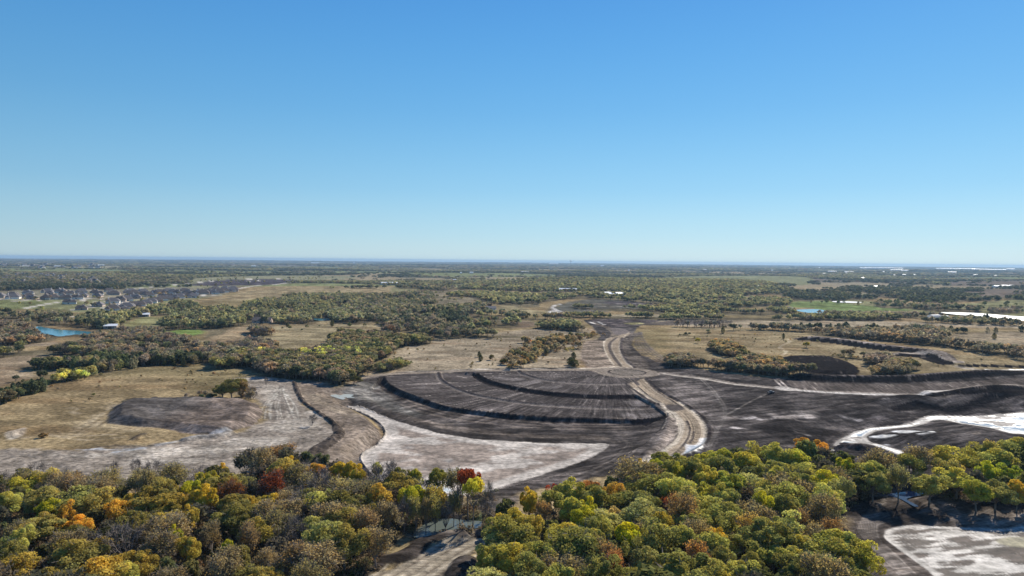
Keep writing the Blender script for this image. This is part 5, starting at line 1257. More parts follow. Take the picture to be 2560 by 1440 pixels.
def tube(pts, rad, sides=5):
    pts = np.asarray(pts, float); V = []; F = []
    for i, p in enumerate(pts):
        d = unit(pts[min(i + 1, len(pts) - 1)] - pts[max(i - 1, 0)])
        a = unit(np.cross(d, (0.3, 0.9, 0.1))); b_ = np.cross(d, a)
        for k in range(sides):
            an = 2 * math.pi * k / sides
            V.append(p + rad[i] * (a * math.cos(an) + b_ * math.sin(an)))
    for i in range(len(pts) - 1):
        for k in range(sides):
            F.append((i * sides + k, i * sides + (k + 1) % sides, (i + 1) * sides + (k + 1) % sides, (i + 1) * sides + k))
    return np.array(V), np.array(F)
class Acc:
    def __init__(s): s.V = []; s.F = []; s.n = 0; s.T = []
    def add(s, V, F, tone=None):
        s.V.append(V); s.F.append(F + s.n); s.n += len(V); s.T.append(np.full((len(V), 2), 1.0) if tone is None else (tone if tone.ndim == 2 else np.column_stack([tone, np.full(len(tone), .3)])))
    def get(s): return np.vstack(s.V), np.vstack(s.F), np.vstack(s.T)

def crown_and_trunk(kind, seed, nleaf, leaf, limbs=7, twigs=0, sides=5):
    """tree of height 12 and crown width 10"""
    rg = np.random.default_rng(seed)
    cr, tr = Acc(), Acc()
    ell = {'leafy': (5.0, 5.0, 4.9, 6.7), 'thin': (5.0, 5.0, 4.9, 6.9), 'bare': (5.0, 5.0, 4.6, 7.2), 'umbrella': (5.0, 5.0, 2.3, 9.7), 'shrub': (5.0, 5.0, 6.5, 5.3), 'far': (5, 5, 5.5, 6.0)}
    if kind == 'cedar':
        n = nleaf; z = rg.uniform(0, 1, n) ** 0.8; th = rg.uniform(0, 2 * math.pi, n)
        lob = 0.82 + 0.22 * np.sin(th * 3 + z * 7 + seed) + 0.10 * np.sin(th * 7 - z * 11 + seed * 2)
        prof = np.sin(np.pi * np.clip(z * .86 + .13, 0, 1)) ** .65
        r_ = 5.0 * prof * lob * rg.uniform(.72, 1.0, n) ** .5
        C = np.stack([r_ * np.cos(th), r_ * np.sin(th), 0.3 + z * 11.7], 1)
        Nn = unit(np.stack([np.cos(th), np.sin(th), np.full(n, .7)], 1) + rg.normal(size=(n, 3)) * .55)
        V, F = quads(C, Nn, leaf, rg)
        cr.add(V, F, np.repeat(rg.uniform(.65, 1.4, n), 4))
        V, F = tube([(0, 0, 0), (0.1, 0, 4), (0, 0.1, 9)], [.35, .22, .06], sides); tr.add(V, F)
        return cr, tr
    ax, ay, az_, cz = ell[kind]
    if kind in ('leafy', 'thin', 'bare'):
        ax *= rg.uniform(.82, 1.12); ay *= rg.uniform(.82, 1.12); q_ = rg.uniform(.78, 1.08); az_ *= q_; cz = cz + (1 - q_) * 2.5
    nc = {'leafy': 34, 'thin': 30, 'bare': 26, 'umbrella': 22, 'shrub': 18, 'far': 14}[kind]
    lean = rg.normal(size=2) * 0.5
    d = unit(rg.normal(size=(nc * 3, 3))); d = d[d[:, 2] > (-0.55 if kind != 'umbrella' else -0.2)][:nc]; nc = len(d)
    out = 0.80 + 0.22 * np.sin(3 * np.arctan2(d[:, 1], d[:, 0]) + seed) * (1 - np.abs(d[:, 2])) + rg.uniform(-.28, .14, nc) + (rg.uniform(size=nc) > .8) * .22
    rad = rg.uniform(.20, .42, nc) * 5 * (0.9 if kind != 'far' else 1.15)
    CC = d * np.array([ax, ay, az_]) * (out * 0.76)[:, None] + np.array([lean[0], lean[1], cz])
    if kind in ('leafy', 'umbrella', 'shrub', 'far'):
        k = rg.integers(0, nc, nleaf); dd = unit(rg.normal(size=(nleaf, 3)) + d[k] * 0.55 + np.array([0, 0, .25]))
        C = CC[k] + dd * (rad[k] * rg.uniform(.72, 1.08, nleaf))[:, None] * np.array([1, 1, .8])
        C[:, 2] = np.maximum(C[:, 2], 0.3)
        Nn = unit(dd + rg.normal(size=(nleaf, 3)) * .5)
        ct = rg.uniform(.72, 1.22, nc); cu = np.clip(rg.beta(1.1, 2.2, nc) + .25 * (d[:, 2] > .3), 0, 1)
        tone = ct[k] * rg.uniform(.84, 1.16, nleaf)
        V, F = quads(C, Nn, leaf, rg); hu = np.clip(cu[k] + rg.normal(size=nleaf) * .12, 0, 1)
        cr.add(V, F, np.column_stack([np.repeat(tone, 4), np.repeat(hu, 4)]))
    elif kind == 'thin':
        k = rg.integers(0, nc, nleaf); dd = unit(rg.normal(size=(nleaf, 3)) + np.array([0, 0, .2]))
        C = CC[k] + dd * (rad[k] * 1.25 * rg.uniform(.2, 1.1, nleaf))[:, None]
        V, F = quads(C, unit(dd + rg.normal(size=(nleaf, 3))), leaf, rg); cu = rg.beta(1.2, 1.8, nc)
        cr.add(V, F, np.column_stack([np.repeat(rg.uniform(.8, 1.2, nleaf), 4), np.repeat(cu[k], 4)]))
    # trunk, limbs
    top = cz - az_ * 0.45
    fork = {'leafy': .28, 'thin': .25, 'bare': .2, 'umbrella': .5, 'shrub': .05, 'far': .3}[kind] * 12
    bend = rg.normal(size=2) * .35
    V, F = tube([(0, 0, -0.6), (bend[0] * .5, bend[1] * .5, fork * .5), (bend[0], bend[1], fork)], [.34, .27, .22], sides); tr.add(V, F)
    order = rg.permutation(nc)[:limbs]
    for j in order:
        e = CC[j]; s0 = np.array([bend[0], bend[1], fork * rg.uniform(.8, 1.0)])
        m_ = s0 + (e - s0) * .5 + np.array([(e[0] - s0[0]) * .12, (e[1] - s0[1]) * .12, -.5]) + rg.normal(size=3) * .25
        V, F = tube([s0, m_, e], [.17, .11, .04], max(3, sides - 2)); tr.add(V, F)
    if twigs:
        k = rg.integers(0, nc, twigs)
        a0 = CC[k] + rg.normal(size=(twigs, 3)) * .5
        dd = unit(rg.normal(size=(twigs, 3)) * .8 + d[k] * .9 + np.array([0, 0, .5]))
        ln = rg.uniform(.7, 2.0, twigs)[:, None]
        sd_ = unit(np.cross(dd, rg.normal(size=(twigs, 3)))) * rg.uniform(.03, .075, twigs)[:, None]
        V = np.stack([a0 - sd_, a0 + sd_, a0 + dd * ln + sd_ * .4, a0 + dd * ln - sd_ * .4], 1).reshape(-1, 3)
        tr.add(V, np.arange(4 * twigs).reshape(-1, 4))
    return cr, tr

# ------------------------------------------------------------------ the land as objects that meet along shared edges
Zg = Z.reshape(NR, NA); Pxyz = np.stack([X, Y, Z], 1).reshape(NR, NA, 3)
du = np.gradient(Pxyz, axis=0); dv = np.gradient(Pxyz, axis=1)
NRM = np.cross(dv, du); NRM /= np.linalg.norm(NRM, axis=2, keepdims=True) + 1e-12
NRM = np.where(NRM[..., 2:3] < 0, -NRM, NRM).reshape(-1, 3)
I = np.arange(N).reshape(NR, NA)
F = np.stack([I[:-1, :-1], I[1:, :-1], I[1:, 1:], I[:-1, 1:]], -1).reshape(-1, 4)
wrapF = np.stack([I[:-1, -1], I[1:, -1], I[1:, 0], I[:-1, 0]], -1).reshape(-1, 4)
F = np.vstack([F, wrapF])[:, ::-1]
a_ = Pxyz.reshape(-1, 3)
fc_ = np.sort(CLS[F], axis=1)[:, 2]
NAMES = {0: ('pasture_ground', 'dry tan pasture and far countryside reaching the horizon'), 1: ('mud_flat_ground', 'pale grey scraped mud flat and the brown peninsula beside the central basin'),
         2: ('spoil_heap_ground', 'heaped dark and brown excavated soil in mounds and ridges'), 3: ('graded_soil_ground', 'bare dark clay graded in slopes and banks'),
         4: ('building_plot_ground', 'dark striped building plots on the terraces and the right strip'), 5: ('arc_street_path', 'curved graded streets across the dark fan'),
         6: ('basin_floor_ground', 'wet pale mud on the floors of the excavated basins'), 7: ('dirt_road', 'pale graded dirt roads, boulevard and track'), 8: ('roundabout_island_ground', 'round brown island in the middle of the roundabout'),
         9: ('woodland_floor_ground', 'brown leaf litter under the foreground woods')}
def set_obj(o, label, cat=None, group=None, kind=None):
    o['label'] = label
    if cat: o['category'] = cat
    if group: o['group'] = group
    if kind: o['kind'] = kind
tri_total = 0
for c, (nm, lab) in NAMES.items():
    fs = F[fc_ == c]
    if not len(fs): continue
    used, inv = np.unique(fs.ravel(), return_inverse=True)
    me = mesh_np(nm, a_[used], inv.reshape(-1, 4), [mat_land], smooth=True)
    col = np.ones((len(used), 4), np.float32); col[:, :3] = COLR[used]
    at_ = me.attributes.new('soil', 'FLOAT_COLOR', 'POINT'); at_.data.foreach_set('color', col.ravel())
    at_ = me.attributes.new('wet', 'FLOAT', 'POINT'); at_.data.foreach_set('value', WET[used].astype(np.float32))
    gv = np.zeros((len(used), 3), np.float32); gv[:, :2] = GR[used]
    at_ = me.attributes.new('grain', 'FLOAT_VECTOR', 'POINT'); at_.data.foreach_set('vector', gv.ravel())
    me.normals_split_custom_set_from_vertices(NRM[used].tolist())
    o = bpy.data.objects.new(nm, me); COL.objects.link(o); set_obj(o, lab, kind='structure')

def flat(name, poly, z, mat, label):
    gz = z
    V = np.column_stack([poly, np.full(len(poly), gz)])
    me = bpy.data.meshes.new(name); me.from_pydata(V.tolist(), [], [list(range(len(V)))]); me.materials.append(mat); me.update()
    if me.polygons[0].normal.z < 0: me.flip_normals()
    o = bpy.data.objects.new(name, me); COL.objects.link(o); set_obj(o, label, kind='structure'); return o
wm_blue = water_mat('pond_water', (0.05, 0.20, 0.26), 0.12, 0.10)
wm_glare = water_mat('bright_water', (0.35, 0.37, 0.38), 0.42, 0.6, 0.5, 0.6)  # whitish base colour adds sun glare to the water
wm_creek = water_mat('creek_water', (0.11, 0.13, 0.115), 0.12, 0.12)
wm_milk = water_mat('milky_water', (0.42, 0.44, 0.39), 0.25, 0.03)
def hz(p): return float(hills(*p.mean(0)))
flat('pond_water', POND['blue'], hz(POND['blue']) - 0.6, wm_blue, 'blue pond among brown reeds and woods on the left')
flat('pond_water', POND['small'], hz(POND['small']) - 0.4, wm_blue, 'small narrow pond behind the far left field')
flat('pond_water', POND['farm'], hz(POND['farm']) - 0.4, wm_blue, 'blue farm pond at the edge of the bright green meadow')
flat('pond_water', POND['farm2'], hz(POND['farm2']) - 0.4, wm_blue, 'narrow end of the farm pond among trees')
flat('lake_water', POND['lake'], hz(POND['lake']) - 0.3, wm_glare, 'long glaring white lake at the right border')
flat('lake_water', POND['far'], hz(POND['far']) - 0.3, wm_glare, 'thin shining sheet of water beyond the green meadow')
flat('puddle_water', POND['green'], GL - 0.05, wm_milk, 'milky turquoise puddle between peninsula and fan')
flat('creek_water', creek1, -0.65, wm_creek, 'still pale creek under the tall trees by the track')
flat('creek_water', creek2, -0.65, water_mat('blue_creek_water', (0.05, 0.09, 0.16), 0.1, 0.08), 'blue creek pool in the gap of the right wood')
wz = CH - 0.62
def contour_water(): pass
# ------------------------------------------------------------------ trees: single ones and the mass
T = TREES; nT = len(T)
TX = np.array([t[0] for t in T]); TY = np.array([t[1] for t in T]); TH = np.array([t[3] for t in T]); TW = np.array([t[4] for t in T])
TZ = ground_z(np.stack([TX, TY], 1))
tc_, _c = ground_c(np.stack([TX, TY], 1))
def project(x, y, z):
    d = np.stack([x, y, z - CAM_H], 1) @ ROT
    return 1280 + FPX * d[:, 0] / -d[:, 2], 720 - FPX * d[:, 1] / -d[:, 2], -d[:, 2]
tu, tv, td = project(TX, TY, TZ + TH * .6)
size_px = FPX * np.sqrt(TH * TW) / np.maximum(td, 1)
inview = (tu > -15) & (tu < 2575) & (tv < 1455) & (td > 0)
marked = np.array([t[6] is not None for t in T]); named = np.array([t[6] not in (None, 'AUTO') for t in T])
# keep the mass off roads, banks and water
bad = (~marked) & np.isin(tc_, (4, 5, 6, 7, 8)) & (np.hypot(TX, TY) < 1500)
bad |= (~marked) & np.isin(tc_, (3,)) & (np.hypot(TX, TY) < 420)
autobad = np.array([t[6] == 'AUTO' for t in T]) & np.isin(tc_, (6, 7)) & ~named
for pol in (px((80, 812), (200, 815), (250, 822), (250, 838), (200, 855), (90, 850)), POND['lake'], POND['farm'], creek1, creek2, POND['far'], POND['small']):
    bad |= in_poly(TX, TY, pol) & ~named
keep = ~(bad | autobad)
order = np.argsort(-(size_px + 1e5 * named) * inview * keep)
single_idx = [i for i in order[:305] if inview[i] and keep[i]]
sset = set(single_idx)
HERO = {}
def hero(kind, k, nleaf, leaf, limbs, twigs):
    cr, tr = crown_and_trunk(kind, 100 * k + len(kind) * 7 + 3, nleaf, leaf, limbs, twigs)
    V, F_, t_ = tr.get(); mt = mesh_np('trunk', V, F_, [mat_bark])
    mc = None
    if cr.V:
        V, F_, t_ = cr.get(); mc = mesh_np('crown', V, F_, [mat_leaf], tone=t_)
    return mc, mt
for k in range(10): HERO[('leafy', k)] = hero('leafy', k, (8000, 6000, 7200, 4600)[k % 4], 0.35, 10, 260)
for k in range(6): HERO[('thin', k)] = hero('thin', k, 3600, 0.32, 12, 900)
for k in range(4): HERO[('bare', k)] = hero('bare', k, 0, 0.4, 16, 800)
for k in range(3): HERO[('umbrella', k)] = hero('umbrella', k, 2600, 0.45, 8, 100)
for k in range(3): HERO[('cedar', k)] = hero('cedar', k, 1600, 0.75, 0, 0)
for k in range(3): HERO[('shrub', k)] = hero('shrub', k, 1500, 0.8, 6, 60)
NK = {'leafy': 10, 'thin': 6, 'bare': 4, 'umbrella': 3, 'cedar': 3, 'shrub': 3}
tr_rng = random.Random(3)

# descriptions
def tint_word(t, kind):
    r_, g_, b_ = t
    if kind == 'bare': return 'leafless grey'
    m = r_ + g_
    if kind == 'cedar' and m < .2: return 'dark cedar green'
    ratio = r_ / max(g_, 1e-3)
    if ratio > 2.2: return 'rust red'
    if ratio > 1.33: return 'russet brown' if m > .22 else 'dark brown'
    if ratio > 1.08:
        if b_ / r_ > .5: return 'ash brown' if m > .24 else 'dusky grey brown'
        return 'ochre gold' if m > .36 else 'tawny olive'
    if m > .42: return 'bright yellow green'
    if b_ / g_ > .5: return 'soft sage green' if m > .28 else 'muted grey green'
    if m > .33: return 'light green'
    if m > .24: return 'mid olive green'
    return 'dark olive green'
named_pts = []
for i in single_idx:
    if T[i][6] not in (None, 'AUTO'):
        named_pts.append((tu[i], tv[i], T[i][6]))
landmarks = [(250, 1100, 'the wet streaks on the mud flat'), (460, 1035, 'the left spoil mound'), (820, 1060, 'the rubble ridge'), (900, 1080, 'the brown peninsula'), (1200, 1150, 'the mud basin'), (1120, 1300, 'the shaded creek'), (1060, 1400, 'the dirt track'),
             (1660, 1120, 'the boulevard end'), (2100, 1110, 'the clods on the right shore'), (2270, 1230, 'the blue creek pool'), (2200, 1340, 'the dark basin slope'), (2400, 1290, 'the brown basin bank'), (1850, 900, 'the orange scrub by the right pasture'),
             (2240, 920, 'the dark stockpile'), (130, 828, 'the blue pond'), (300, 900, 'the cedar row on the left pasture'), (820, 880, 'the bright green grove behind the fan'), (950, 920, 'the wood corner behind the fan'), (60, 980, 'the left border cedars'), (1040, 800, 'the dark central wood'), (1400, 880, 'the golden scrub'), (1620, 890, 'the far boulevard'), (2330, 880, 'the long berm')]
KW = {'leafy': ('round crowned tree', 'domed tree', 'full tree'), 'thin': ('thin leaved tree', 'twiggy tree', 'loose crowned tree'), 'bare': ('tree', 'tree', 'tree'), 'cedar': ('cedar', 'cedar', 'cedar'), 'shrub': ('bush', 'bush', 'bush'), 'umbrella': ('tree', 'tree', 'tree')}
used_labels = {}
def tree_label(i):
    x, y, kind, h_, w_, tint, lab = T[i]
    if lab not in (None, 'AUTO'): return lab
    u, v = tu[i], tv[i]
    size = 'small' if size_px[i] < np.median(size_px[single_idx]) * .8 else ('large' if size_px[i] > np.median(size_px[single_idx]) * 1.2 else 'medium sized')
    tw = tint_word(tint, kind)
    cands = sorted([(math.hypot(a - u, (b_ - v) * 1.6), a, b_, n_) for a, b_, n_ in landmarks])
    nearm = sorted([(math.hypot(a - u, (b_ - v) * 1.6), a, b_, n_) for a, b_, n_ in named_pts])[:3]
    def rel(a, b_):
        dx, dy = u - a, (v - b_) * 1.6
        if abs(dx) > 2 * abs(dy): return 'right of' if dx > 0 else 'left of'
        if abs(dy) > 2 * abs(dx): return 'in front of' if dy > 0 else 'behind'
        return ('in front and ' if dy > 0 else 'behind and ') + ('right of' if dx > 0 else 'left of')
    short = lambda s: ' '.join(s.split()[:4])
    for att in range(40):
        kw = KW[kind][att % 3]
        if att < 6:
            q = cands[(att // 3) % 2]; s = f'{size} {tw} {kw} {rel(q[1], q[2])} {q[3]}'
        elif att < 15 and nearm:
            q = nearm[(att // 3) % len(nearm)]; s = f'{size} {tw} {kw} {rel(q[1], q[2])} the {short(q[3])}'
        else:
            q = cands[0]; o_ = ('second', 'third', 'fourth', 'fifth', 'sixth', 'seventh', 'eighth', 'ninth')[min((att - 15) // 3, 7)]
            s = f'{o_} {size} {tw} {kw} {rel(q[1], q[2])} {q[3]}'
        s = ' '.join(s.split()[:16])
        if s not in used_labels: return s
    return s
def leafcol(t, lab):
    if not lab: return t
    q = 0.9 if t[0] > 2 * t[1] else (2.1 if t[0] + t[1] < .42 else 1.6)
    r_ = max(t[0], 0.93 * t[1]) if q > 2 else t[0]
    return (min(.8, r_ * q * 1.34), min(.8, t[1] * q * 1.2), min(.8, t[2] * q * .84))
for i in single_idx:
    x, y, kind, h_, w_, tint, lab = T[i]
    k = tr_rng.randrange(NK[kind])
    if kind == 'far': kind = 'leafy'
    mc, mt = HERO[(kind, k)]
    L0 = tree_label(i); used_labels[L0] = 1
    nm = {'cedar': 'cedar_tree', 'shrub': 'bush', 'bare': 'bare_tree'}.get(kind, 'tree')
    root = bpy.data.objects.new(nm, None); COL.objects.link(root)
    root.location = (x, y, TZ[i] - 0.05); root.rotation_euler = (tr_rng.uniform(-.05, .05), tr_rng.uniform(-.05, .05), tr_rng.uniform(0, 6.28))
    root.scale = (w_ / 10, w_ / 10, h_ / 12); root.empty_display_size = 1
    dist_ = math.hypot(x, y)
    grp = 'trees in the left foreground wood' if (dist_ < 330 and x < -5) else ('trees in the right foreground wood' if dist_ < 330 else 'trees and bushes on the pastures')
    set_obj(root, L0, 'bush' if kind == 'shrub' else 'tree', grp)
    tr_o = bpy.data.objects.new('trunk', mt); COL.objects.link(tr_o); tr_o.parent = root
    if mc is not None:
        c_o = bpy.data.objects.new('crown', mc); COL.objects.link(c_o); c_o.parent = root; c_o.color = (*leafcol(tint, lab), 1)

# the mass of woods: copies on points
LOD = bpy.data.collections.new('tree_shapes')
lod_names = []
def lod(name, kind, seed, nleaf, leaf, limbs, twigs):
    cr, tr = crown_and_trunk(kind, seed, nleaf, leaf, limbs, twigs, 3)
    V, F_, t_ = tr.get(); n0 = len(F_); n1_ = len(V); VV, FF, TT, mi = [V], [F_], [t_], [np.zeros(n0, int)]
    if cr.V:
        V2, F2, t2 = cr.get(); VV.append(V2); FF.append(F2 + n1_); TT.append(t2); mi.append(np.ones(len(F2), int))
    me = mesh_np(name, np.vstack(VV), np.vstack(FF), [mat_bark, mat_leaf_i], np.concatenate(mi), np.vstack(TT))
    o = bpy.data.objects.new(name, me); LOD.objects.link(o); lod_names.append(name)
PI_ = {}
k = 0
for tier, (nl, lf_, lb, tw) in enumerate(((700, 1.05, 5, 60), (240, 1.75, 3, 0))):
    for kind, cnt in (('leafy', 4), ('thin', 3), ('bare', 2), ('cedar', 2), ('shrub', 2)):
        n_ = {'thin': nl * .55, 'bare': 0, 'cedar': nl * .7, 'shrub': nl * .6}.get(kind, nl)
        tg = tw if kind not in ('bare', 'thin') else (500 if tier == 0 else 180)
        PI_[(tier, kind)] = (k, cnt)
        for c in range(cnt):
            lod('shape_%02d' % k, kind, 1000 + k, int(n_), lf_ * (0.85 if kind == 'thin' else 1), 0 if kind == 'cedar' else (lb + 3 if kind in ('bare', 'thin') else lb), tg); k += 1
PI_[(2, 'far')] = (k, 4)
for c in range(4): lod('shape_%02d' % k, 'far', 2000 + k, 90, 2.7, 2, 0); k += 1
mass = [i for i in range(nT) if keep[i] and i not in sset]
pick_i = np.zeros(len(mass), np.int32)
rr_ = np.hypot(TX, TY)
for q, i in enumerate(mass):
    kd = T[i][2]
    if kd == 'umbrella': kd = 'leafy'
    tier = 2 if kd == 'far' else (0 if rr_[i] < 750 else 1)
    if rr_[i] > 1700 and kd != 'far': tier, kd = 2, 'far'
    a, c = PI_[(tier, kd)]
    pick_i[q] = a + (i * 7919) % c
mass = np.array(mass)
def mass_object(name, pts, scl, rot, pk, tint, coll, label):
    me = bpy.data.meshes.new(name); me.vertices.add(len(pts)); me.vertices.foreach_set('co', pts.astype(np.float32).ravel())
    for nm_, ty, val, key in (('scl', 'FLOAT_VECTOR', scl, 'vector'), ('rot', 'FLOAT_VECTOR', rot, 'vector'), ('pick', 'INT', pk, 'value'), ('tint', 'FLOAT_COLOR', np.column_stack([tint, np.ones(len(tint))]), 'color')):
        a = me.attributes.new(nm_, ty, 'POINT'); a.data.foreach_set(key, (val.astype(np.int32) if ty == 'INT' else val.astype(np.float32)).ravel())
    me.update()
    o = bpy.data.objects.new(name, me); COL.objects.link(o)
    ng = bpy.data.node_groups.new(name + '_copies', 'GeometryNodeTree')
    ng.interface.new_socket('Geometry', in_out='INPUT', socket_type='NodeSocketGeometry'); ng.interface.new_socket('Geometry', in_out='OUTPUT', socket_type='NodeSocketGeometry')
    gi = ng.nodes.new('NodeGroupInput'); go = ng.nodes.new('NodeGroupOutput'); ip = ng.nodes.new('GeometryNodeInstanceOnPoints'); ci = ng.nodes.new('GeometryNodeCollectionInfo')
    ci.inputs['Collection'].default_value = coll; ci.inputs['Separate Children'].default_value = True; ci.inputs['Reset Children'].default_value = True
    def na(nm_, ty):
        n = ng.nodes.new('GeometryNodeInputNamedAttribute'); n.data_type = ty; n.inputs['Name'].default_value = nm_; return [s for s in n.outputs if s.enabled and s.name == 'Attribute'][0]
    lk = ng.links.new
    lk(gi.outputs[0], ip.inputs['Points']); lk(ci.outputs[0], ip.inputs['Instance']); ip.inputs['Pick Instance'].default_value = True
    lk(na('pick', 'INT'), ip.inputs['Instance Index']); lk(na('scl', 'FLOAT_VECTOR'), ip.inputs['Scale'])
    er = ng.nodes.new('FunctionNodeEulerToRotation'); lk(na('rot', 'FLOAT_VECTOR'), er.inputs[0]); lk(er.outputs[0], ip.inputs['Rotation'])
    lk(ip.outputs[0], go.inputs[0])
    md = o.modifiers.new('copies', 'NODES'); md.node_group = ng
    set_obj(o, label, kind='stuff'); return o
gr_ = np.random.default_rng(9)
pts = np.stack([TX[mass], TY[mass], TZ[mass] - .1], 1)
scl = np.stack([TW[mass] / 10, TW[mass] / 10, TH[mass] / 12], 1)
rot = np.stack([gr_.uniform(-.06, .06, len(mass)), gr_.uniform(-.06, .06, len(mass)), gr_.uniform(0, 6.28, len(mass))], 1)
tin = np.array([T[i][5] for i in mass])
mass_object('woodland', pts, scl, rot, pick_i, tin, LOD, 'woods, hedgerows and scattered scrub of the middle distance and far country')
print('mass', len(mass), 'single', len(single_idx))
# undergrowth beneath the foreground woods and along the edges
UND = bpy.data.collections.new('undergrowth_shapes')
def und(name, seed, n):
    rg = np.random.default_rng(seed); th = rg.uniform(0, 6.28, n); r_ = rg.uniform(0, 1.3, n) ** .8
    C = np.stack([r_ * np.cos(th), r_ * np.sin(th), rg.uniform(.05, 1.1, n) * (1.3 - r_ * .7)], 1)
    V, F_ = quads(C, unit(rg.normal(size=(n, 3)) + (0, 0, .4)), 0.34, rg)
    me = mesh_np(name, V, F_, [mat_leaf_i], tone=np.repeat(rg.uniform(.6, 1.4, n), 4)); o = bpy.data.objects.new(name, me); UND.objects.link(o)
for c in range(3): und('shape_%02d' % c, 50 + c, 60)
up = []
for poly, n in ((wood_left, 5200), (wood_right, 5200)):
    p = gr_.uniform(poly.min(0), poly.max(0), (n * 2, 2)); p = p[in_poly(p[:, 0], p[:, 1], poly)][:n]; up.append(p)
up.append(P(gr_.uniform(860, 1240, 500), gr_.uniform(1225, 1330, 500)))

up = np.vstack(up)
uc, _q = ground_c(up); okk = ~np.isin(uc, (6, 7)) & ~in_poly(up[:, 0], up[:, 1], creek1) & ~in_poly(up[:, 0], up[:, 1], creek2); up = up[okk]
uz = ground_z(up); us = gr_.uniform(.6, 1.6, len(up)); ut = pick('gb', len(up), gr_) * 0.55
mass_object('undergrowth', np.column_stack([up, uz]), np.stack([us, us, us * gr_.uniform(.6, 1.3, len(up))], 1), np.stack([us * 0, us * 0, gr_.uniform(0, 6.28, len(up))], 1), gr_.integers(0, 3, len(up)), ut, UND, 'low brown brush covering the floor of the foreground woods')

# ------------------------------------------------------------------ buildings
mat_brick = simple_mat('brick_wall', (0.45, 0.36, 0.30), 0.85, scale=2); mat_stone = simple_mat('pale_wall', (0.78, 0.73, 0.65), 0.85, scale=2)
mat_shingle = simple_mat('roof_shingle', (0.14, 0.125, 0.12), 0.85, noise=0.3, scale=3); mat_shingle_b = simple_mat('brown_shingle', (0.11, 0.088, 0.075), 0.85, noise=0.3, scale=3)
mat_white = simple_mat('white_metal', (0.80, 0.80, 0.78), 0.4, noise=0.05); mat_ware = simple_mat('warehouse_panel', (0.80, 0.79, 0.76), 0.5, noise=0.04)
mat_glass = simple_mat('window_glass', (0.04, 0.05, 0.06), 0.1); mat_tan = simple_mat('tan_wall', (0.40, 0.33, 0.26), 0.8); mat_steel = simple_mat('steel', (0.35, 0.36, 0.37), 0.5, 0.6)
mat_dark = simple_mat('dark_paint', (0.03, 0.032, 0.036), 0.35); mat_rubber = simple_mat('rubber', (0.02, 0.02, 0.02), 0.9); mat_door = simple_mat('door_paint', (0.45, 0.42, 0.38), 0.6)
def me_of(name, V, F_, mat, flip=False):
    me = bpy.data.meshes.new(name); me.from_pydata([tuple(v) for v in V], [], F_); me.materials.append(mat); me.update(); return me
def boxg(x0, x1, y0, y1, z0, z1):
    V = [(x0, y0, z0), (x1, y0, z0), (x1, y1, z0), (x0, y1, z0), (x0, y0, z1), (x1, y0, z1), (x1, y1, z1), (x0, y1, z1)]
    return V, [(0, 3, 2, 1), (4, 5, 6, 7), (0, 1, 5, 4), (1, 2, 6, 5), (2, 3, 7, 6), (3, 0, 4, 7)]
def hip(x0, x1, y0, y1, z0, z1, inset, o=0.6):
    x0, x1, y0, y1 = x0 - o, x1 + o, y0 - o, y1 + o
    lx = x1 - x0; ly = y1 - y0
    if lx > ly: a, b_ = (x0 + inset, (y0 + y1) / 2, z1), (x1 - inset, (y0 + y1) / 2, z1)
    else: a, b_ = ((x0 + x1) / 2, y0 + inset, z1), ((x0 + x1) / 2, y1 - inset, z1)
    V = [(x0, y0, z0), (x1, y0, z0), (x1, y1, z0), (x0, y1, z0), a, b_, (x0, y0, z0 - .25), (x1, y0, z0 - .25), (x1, y1, z0 - .25), (x0, y1, z0 - .25)]
    if lx > ly: F_ = [(0, 1, 5, 4), (1, 2, 5), (2, 3, 4, 5), (3, 0, 4)]
    else: F_ = [(0, 1, 4), (1, 2, 5, 4), (2, 3, 5), (3, 0, 4, 5)]
    F_ += [(0, 6, 7, 1), (1, 7, 8, 2), (2, 8, 9, 3), (3, 9, 6, 0), (6, 9, 8, 7)]
    return V, F_
def join(parts):
    V, F_ = [], []
    for v, f in parts:
        n = len(V); V += list(v); F_ += [tuple(i + n for i in q) for q in f]
    return V, F_
def thing(name, parts, loc, rz, label, cat, group=None, scale=1.0):
    root = bpy.data.objects.new(name, None); COL.objects.link(root); root.location = loc; root.rotation_euler = (0, 0, rz)
    root.scale = (scale,) * 3 if isinstance(scale, (int, float)) else scale
    for p in parts:
        o = bpy.data.objects.new(p[0], p[1]); COL.objects.link(o); o.parent = root
        for s in (p[2] if len(p) > 2 else ()):
            q = bpy.data.objects.new(s[0], s[1]); COL.objects.link(q); q.parent = o
    set_obj(root, label, cat, group); return root
HOUSES = []
